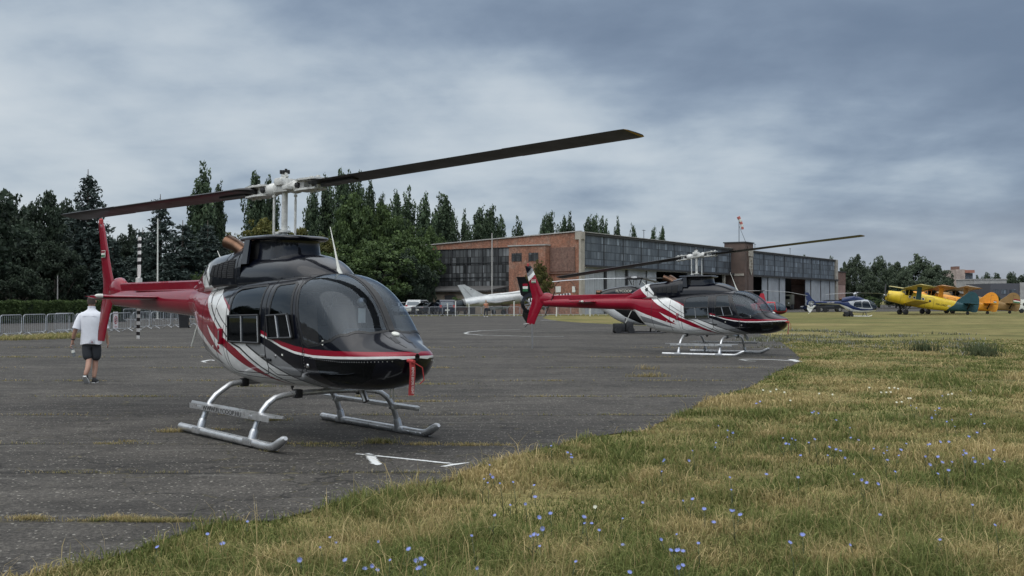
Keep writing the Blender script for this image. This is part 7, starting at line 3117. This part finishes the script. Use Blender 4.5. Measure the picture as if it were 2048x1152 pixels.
# army lorry
t = thing('army_lorry', 'olive army lorry with canvas back parked at the hangar door', 'lorry', at(1572, 188), R(-112))
m = MB()
m.rbox((1.6, 0, 1.35), (1.2, 2.0, 1.0), .1)
m.rbox((.6, 0, 1.75), (1.1, 2.1, 1.7), .12)
m.box((0, 0, .75), (5, .9, .2))
m.rbox((2.2, 0, .8), (.15, 2.1, .25), .03)
m.build('cab', [M_olive], t)
m = MB()
m.add([(1.17, -.8, 1.95), (1.17, .8, 1.95), (1.17, .8, 2.45), (1.17, -.8, 2.45)], [(0, 1, 2, 3)])
m.build('windscreen', [M_glassdark], t, fixn=False)
m = MB()
m.rbox((-1.5, 0, 2.0), (3.2, 2.2, 1.5), .15)
m.build('canvas_back', [M_canvas], t)
m = MB()
m.box((-1.5, 0, 1.15), (3.3, 2.25, .35))
m.build('load_bed', [M_olive], t)
for s in (1, -1):
    for x in (1.6, -1.0, -2.1):
        m = MB()
        m.lathe([(0, -.12), (.35, -.14), (.52, -.1), (.52, .1), (.35, .14), (0, .12)], 16, (x, s * .95, .52), (0, 1, 0))
        m.build('wheel', [M_black], t)
    m = MB()
    m.lathe([(0, .06), (.11, .05), (.12, 0)], 12, (2.2, s * .75, 1.2), (1, 0, 0))
    m.build('headlight', [M_head_lamp], t)
# white exhibition trailer at the right edge
t = thing('white_trailer', 'white box trailer with dark lettering at the far right edge', 'trailer', at(2042, 138), R(4))
m = MB()
m.rbox((0, 0, 1.10), (2.6, 1.8, 1.35), .06)
m.build('box', [M_offwhite], t)
text_obj('lettering', 'E.ON', .5, M_textk, t, basis((.35, -.91, 1.15), (1, 0, 0), (0, 0, 1))) if False else None
m = MB()
m.box((-.15, -.915, 1.15), (.20, .02, .34))
m.box((.15, -.915, 1.15), (.20, .02, .34))
m.build('painted_marks', [M_textk], t)
for x in (-.4, .4):
    m = MB()
    m.lathe([(0, -.1), (.3, -.1), (.3, .1), (0, .1)], 14, (x, -.8, .3), (0, 1, 0))
    m.build('wheel', [M_black], t)
m = MB()
m.tube([(-1.3, 0, .5), (-2.2, 0, .45)], .05, 6)
m.build('tow_bar', [M_iron], t)

# the wood goes on to the left of the frame
for i in range(14):
    a = R(121 + i * 5.2)
    d = 84 + 7 * (i % 3)
    t = tree('broad', 1024, 300, 60, 300, 'dark', 'broadleaf_tree', 'dark broadleaf tree in the wood continuing beyond the barriers', 'dark trees continuing the wood')
    t.location = (d * math.cos(a), d * math.sin(a) + 6, 0)
    for c in t.children:
        c.scale = (12 + i % 3, 12 + i % 3, 12.5 + (i * 5) % 4)
# trees on the near side of the field, mirrored in the paint and glass
for i in range(13):
    a = R(188 + i * 11)
    d = 46 + 9 * (i % 3)
    px_, D_ = None, None
    t = tree('broad', 1024, 300, 60, 300, 'dark' if i % 2 else 'broad', 'broadleaf_tree', 'broad tree across the field from the parked helicopters', 'trees across the field')
    t.location = (d * math.cos(a) - 2, d * math.sin(a) + 8, 0)
    for c in t.children:
        c.scale = (10 + i % 4, 10 + i % 4, 8.5 + (i * 7) % 5)

# ------------------------------------------------------------------ people
def skin_body(name, pts, edges, material, parent, sub=2, root_i=0):
    """connected joints with radii grown into one continuous surface"""
    me = bpy.data.meshes.new(name)
    me.from_pydata([p[:3] for p in pts], edges, [])
    o = bpy.data.objects.new(name, me)
    COL.objects.link(o)
    md = o.modifiers.new('skin', 'SKIN')
    md.use_smooth_shade = True
    sv = me.skin_vertices[0].data
    for i, p in enumerate(pts):
        r = p[3]
        sv[i].radius = r if hasattr(r, '__len__') else (r, r)
        sv[i].use_root = (i == root_i)
    ss = o.modifiers.new('sub', 'SUBSURF')
    ss.levels = ss.render_levels = sub
    dg = bpy.context.evaluated_depsgraph_get()
    m2 = bpy.data.meshes.new_from_object(o.evaluated_get(dg))
    bpy.data.objects.remove(o)
    m2.materials.clear()
    m2.materials.append(material)
    for p in m2.polygons:
        p.use_smooth = True
    return link(name, m2, parent)


M_skin = mat('skin', (0.36, 0.20, 0.14), .55, var=.12, scale=10)
M_hair = mat('short_brown_hair', (0.045, 0.033, 0.025), .8, var=.3, scale=60)
M_shirt = mat('white_cotton', (0.66, 0.67, 0.71), .85, var=.06, scale=9, bmp=.25)
M_shorts = mat('dark_grey_twill', (0.028, 0.031, 0.036), .85, var=.25, scale=9)
M_shoe = mat('black_trainer', (0.012, 0.012, 0.013), .6)
M_sole = mat('white_sole', (0.6, 0.6, 0.58), .7)
M_pet = glass('clear_bottle', (.86, .9, .92), .05)


def hand_pts(base, wrist, d, side, out, curl=.5):
    """palm and five bent digits; returns pts, edges starting from joint index base"""
    d = Vector(d).normalized()
    side = Vector(side).normalized()
    out = Vector(out).normalized()
    w = Vector(wrist)
    pts = [(*(w + d * .05), (.034, .018)), (*(w + d * .085), (.038, .016))]
    edges = [(base, 0), (0, 1)]
    ln = (.072, .080, .075, .058)
    for k in range(4):
        o = side * (.028 - .0185 * k)
        p0 = w + d * .092 + o
        i0 = len(pts)
        a = p0 + d * ln[k] * .45 + out * .004
        b = a + (d * (1 - curl * .5) + out * curl).normalized() * ln[k] * .33
        c = b + (d * (1 - curl) + out * curl * 1.3).normalized() * ln[k] * .25
        pts += [(*p0, .0095), (*a, .009), (*b, .0085), (*c, .007)]
        edges += [(1, i0), (i0, i0 + 1), (i0 + 1, i0 + 2), (i0 + 2, i0 + 3)]
    i0 = len(pts)
    t0 = w + d * .035 + side * .035
    pts += [(*t0, .012), (*(t0 + (d * .7 + side * .5 + out * .3).normalized() * .035), .0105), (*(t0 + (d * .9 + side * .3 + out * .5).normalized() * .062), .009)]
    edges += [(0, i0), (i0, i0 + 1), (i0 + 1, i0 + 2)]
    return pts, edges


def make_man():
    t = thing('person', 'man in white short-sleeved shirt and dark shorts walking away with a bottle', 'person')
    # faces +y (away); x to his right; heights in metres
    P = [(0, 0, .92, (.155, .11)), (0, -.01, 1.06, (.150, .105)), (0, -.015, 1.22, (.165, .112)), (0, -.01, 1.34, (.13, .085)), (0, 0, 1.44, (.07, .062)), (0, .02, 1.52, (.058, .058)), (0, .03, 1.60, (.068, .082)), (0, .03, 1.68, (.076, .092)), (0, .025, 1.75, (.050, .062))]
    E_ = [(i, i + 1) for i in range(8)]

    def chain(start, pts):
        k = len(P)
        P.extend(pts)
        E_.append((start, k))
        E_.extend((k + i, k + i + 1) for i in range(len(pts) - 1))
        return len(P) - 1
    # right leg trailing behind him, heel up; left leg under the body (mirrored in view)
    chain(0, [(.095, .02, .86, .098), (.085, .05, .66, .082), (.060, .08, .48, .060), (.062, .06, .32, .058), (.055, .0, .10, .040)])
    chain(0, [(-.095, -.0, .86, .098), (-.075, -.02, .66, .082), (-.035, -.02, .49, .060), (-.020, -.13, .33, .060), (-.055, -.22, .16, .040)])
    # arms
    la = chain(3, [(-.175, -.01, 1.365, .044), (-.235, -.03, 1.26, .053), (-.275, -.06, 1.12, .045), (-.325, -.03, .98, .042), (-.360, -.0, .86, .028)])
    ra = chain(3, [(.175, -.01, 1.365, .044), (.230, -.0, 1.26, .053), (.255, .01, 1.12, .045), (.270, .06, .98, .042), (.285, .10, .87, .028)])
    for base, wv, d, sd, out in ((la, (-.360, 0, .86), (-.25, -.05, -1), (.2, 1, 0), (1, 0, -.1)), (ra, (.285, .10, .87), (.12, .15, -1), (-.2, 1, 0), (-1, 0, -.1))):
        hp, he = hand_pts(base, wv, d, sd, out)
        off = len(P)
        for a, b in he:
            E_.append((a if a == base and (a, b) == he[0] else a + off, b + off))
        P.extend(hp)
    skin_body('body', P, E_, M_skin, t)
    # ears
    # face and ears on the head
    m = MB()
    for s in (1, -1):
        m.lathe([(0, .012), (.022, .010), (.028, 0), (.02, -.008)], 10, (s * .078, .02, 1.655), (s, -.25, 0))
    m.tube([(0, .105, 1.68), (0, .128, 1.645), (0, .108, 1.635)], [.010, .014, .010], 8)
    m.build('face_features', [M_skin], t)
    # hair cap: short back and sides
    m = MB()
    rings = []
    for i in range(10):
        a = (PI * .5) * i / 9
        zc = 1.685
        r = math.cos(a)
        rings.append([Vector((.083 * r * math.cos(q), .020 + .100 * r * math.sin(q) * (1.0), zc + .095 * math.sin(a) - (.055 if i == 0 and math.sin(q) < .2 else 0))) for q in [2 * PI * j / 20 for j in range(20)]])
    low = [Vector((.080 * math.cos(q), .016 + .094 * math.sin(q), (1.60 if math.sin(q) < -.1 else 1.70) + 0)) for q in [2 * PI * j / 20 for j in range(20)]]
    m.loft([low] + rings, 0)
    m.build('hair', [M_hair], t, 60)
    # shirt
    m = MB()

    def oval(z, w_, d_, y0=0.0, n=26):
        pts = []
        for j in range(n):
            q = 2 * PI * j / n
            k = 1 + .012 * math.sin(5 * q + z * 30) * (1 if z < 1.2 else .3)
            pts.append(Vector((w_ * k * math.copysign(abs(math.cos(q)) ** .8, math.cos(q)), y0 + d_ * k * math.copysign(abs(math.sin(q)) ** .9, math.sin(q)), z + (.012 * math.sin(3 * q) if z < .85 else 0))))
        return pts
    m.loft([oval(.79, .172, .142), oval(.80, .205, .158), oval(.92, .198, .150), oval(1.06, .192, .142, -.008), oval(1.20, .202, .142, -.012), oval(1.32, .213, .138, -.012), oval(1.385, .205, .124, -.008), oval(1.43, .170, .105, 0), oval(1.465, .115, .086, .010), oval(1.495, .076, .074, .016), oval(1.53, .070, .072, .022)], 0)
    for s, ye, ze in ((-1, -.055, 1.10), (1, .006, 1.10)):
        m.tube([(s * .135, -.01, 1.385), (s * .19, -.014, 1.345), (s * .232, -.03 if s < 0 else -.004, 1.24), (s * .268 if s < 0 else s * .258, ye, ze)], [.070, .078, .080, .086], 14)
    m.build('shirt', [M_shirt], t, 60)
    m = MB()
    m.lathe([(.070, -.022), (.080, .018), (.068, .026)], 18, (0, .020, 1.525), (0, .14, 1))
    m.build('collar', [M_shirt], t)
    m = MB()
    m.box((0, -.138, 1.36), (.30, .008, .006))
    m.build('yoke_seam', [M_shirt], t)
    # shorts
    SP = [(0, 0, .93, (.165, .122)), (0, 0, .86, (.165, .125)), (.095, .025, .78, .115), (.086, .05, .62, .108), (.072, .07, .44, .098), (-.095, .0, .78, .115), (-.072, -.015, .62, .108), (-.046, -.018, .45, .098)]
    skin_body('shorts', SP, [(0, 1), (1, 2), (2, 3), (3, 4), (1, 5), (5, 6), (6, 7)], M_shorts, t)
    # shoes: right flat on the ground, left heel lifted
    for c, pitch, nm in (((.060, .05, .0), 0, 0), ((-.050, -.19, .085), R(-42), 1)):
        m = MB()
        rings = []
        for y, w, h in ((-.10, .030, .06), (-.085, .042, .10), (-.02, .044, .10), (.06, .048, .075), (.13, .045, .055), (.17, .030, .04)):
            rings.append([Vector((w * math.cos(q), y, .022 + (h if math.sin(q) > 0 else .012) * math.sin(q))) for q in [2 * PI * j / 14 for j in range(14)]])
        m.loft(rings, 0)
        o0 = len(m.v)
        m.prism([(w * 1.04 * sx, y, .0) for y, w, sx in ((-.105, .03, 1), (-.02, .044, 1), (.10, .048, 1), (.175, .028, 1), (.175, .028, -1), (.10, .048, -1), (-.02, .044, -1), (-.105, .03, -1))], (0, 0, .026), 1)
        m.xform(Matrix.Translation(c) @ Matrix.Rotation(pitch, 4, 'X'))
        m.build('shoe', [M_shoe, M_sole], t, 50)
    m = MB()
    m.lathe([(.034, -.012), (.038, -.010), (.038, .010), (.034, .012)], 14, (-.352, -.004, .895), (-.3, .2, -1))
    m.build('watch', [M_black], t)
    m = MB()
    m.box((.06, -.150, .84), (.016, .012, .03))
    m.build('shirt_tag', [M_red], t)
    return t


man = make_man()
g = gnd(182, 767)
man.location = g
man.rotation_euler = (0, 0, R(6))
man.scale = (.97,) * 3
# the bottle in his hand
bt_ = thing('water_bottle', 'clear plastic water bottle held in the walking man\'s hand', 'bottle', (0, 0, 0))
m = MB()
m.lathe([(0, 0), (.030, .002), (.033, .015), (.031, .05), (.033, .07), (.031, .10), (.033, .13), (.030, .16), (.014, .195), (.013, .21)], 14)
m.build('flask', [M_pet], bt_)
m = MB()
m.lathe([(.0155, .205), (.0155, .225), (0, .226)], 10)
m.build('cap', [M_offwhite], bt_)
m = MB()
m.lathe([(.0335, .075), (.0335, .125)], 14)
m.build('paper_label', [M_offwhite], bt_)
wm = man.matrix_basis
hp = man.matrix_basis @ Vector((-.375, -.01, .755))
bt_.location = hp + Vector((.055, 0, -.20))
bt_.rotation_euler = (0, R(-16), 0)

# woman far off by the barriers
M_top = mat('terracotta_top', (0.40, 0.16, 0.085), .8)
M_jeans = mat('dark_jeans', (0.018, 0.024, 0.032), .85)
M_fair = mat('fair_hair', (0.34, 0.27, 0.19), .8)
w = thing('person', 'distant woman in orange top and dark jeans carrying a bag by the far barriers', 'person')
P = [(0, 0, .90, (.15, .11)), (0, 0, 1.08, (.125, .095)), (0, 0, 1.28, (.155, .10)), (0, 0, 1.38, (.09, .07)), (0, -.01, 1.45, .05), (0, -.02, 1.53, (.066, .08)), (0, -.02, 1.60, (.07, .085)),
     (.09, 0, .82, .09), (.10, -.03, .46, .06), (.11, 0, .09, .04), (-.09, 0, .82, .09), (-.12, .04, .46, .06), (-.15, .05, .09, .04),
     (.17, 0, 1.30, .052), (.22, 0, 1.08, .042), (.20, -.08, .88, .03), (-.17, 0, 1.30, .052), (-.22, -.02, 1.08, .042), (-.12, -.18, 1.12, .03)]
skin_body('body', P, [(0, 1), (1, 2), (2, 3), (3, 4), (4, 5), (5, 6), (0, 7), (7, 8), (8, 9), (0, 10), (10, 11), (11, 12), (2, 13), (13, 14), (14, 15), (2, 16), (16, 17), (17, 18)], M_skin, w)
skin_body('top', [(0, 0, 1.0, (.16, .12)), (0, 0, 1.15, (.15, .115)), (0, 0, 1.30, (.17, .115)), (.17, 0, 1.29, .066), (.21, 0, 1.14, .060), (-.17, 0, 1.29, .066), (-.21, -.01, 1.14, .060)], [(0, 1), (1, 2), (2, 3), (3, 4), (2, 5), (5, 6)], M_top, w)
skin_body('jeans', [(0, 0, .95, (.16, .12)), (0, 0, .88, (.155, .12)), (.09, 0, .78, .10), (.10, -.03, .46, .075), (.11, 0, .10, .055), (-.09, 0, .78, .10), (-.12, .04, .46, .075), (-.15, .05, .10, .055)], [(0, 1), (1, 2), (2, 3), (3, 4), (1, 5), (5, 6), (6, 7)], M_jeans, w)
m = MB()
m.lathe([(0, .13), (.06, .11), (.085, .05), (.088, -.02), (.08, -.10)], 14, (0, .005, 1.57))
m.build('hair', [M_fair], w)
for s, y in ((.11, 0), (-.15, .05)):
    m = MB()
    m.rbox((s, y - .05, .045), (.09, .25, .085), .03)
    m.build('shoe', [M_sole], w)
w.location = at(972, 104.3)
w.rotation_euler = (0, 0, .2)
m = MB()
m.rbox((0, 0, -.16), (.30, .12, .30), .04)
m.tube([(-.10, 0, 0), (-.08, 0, .16), (.08, 0, .16), (.10, 0, 0)], .012, 6)
hb = m.build('handbag', [M_black])
hb.location = w.location + Vector((.30, 0, .90))
tag(hb, 'black handbag hanging at the distant woman\'s side', 'bag')
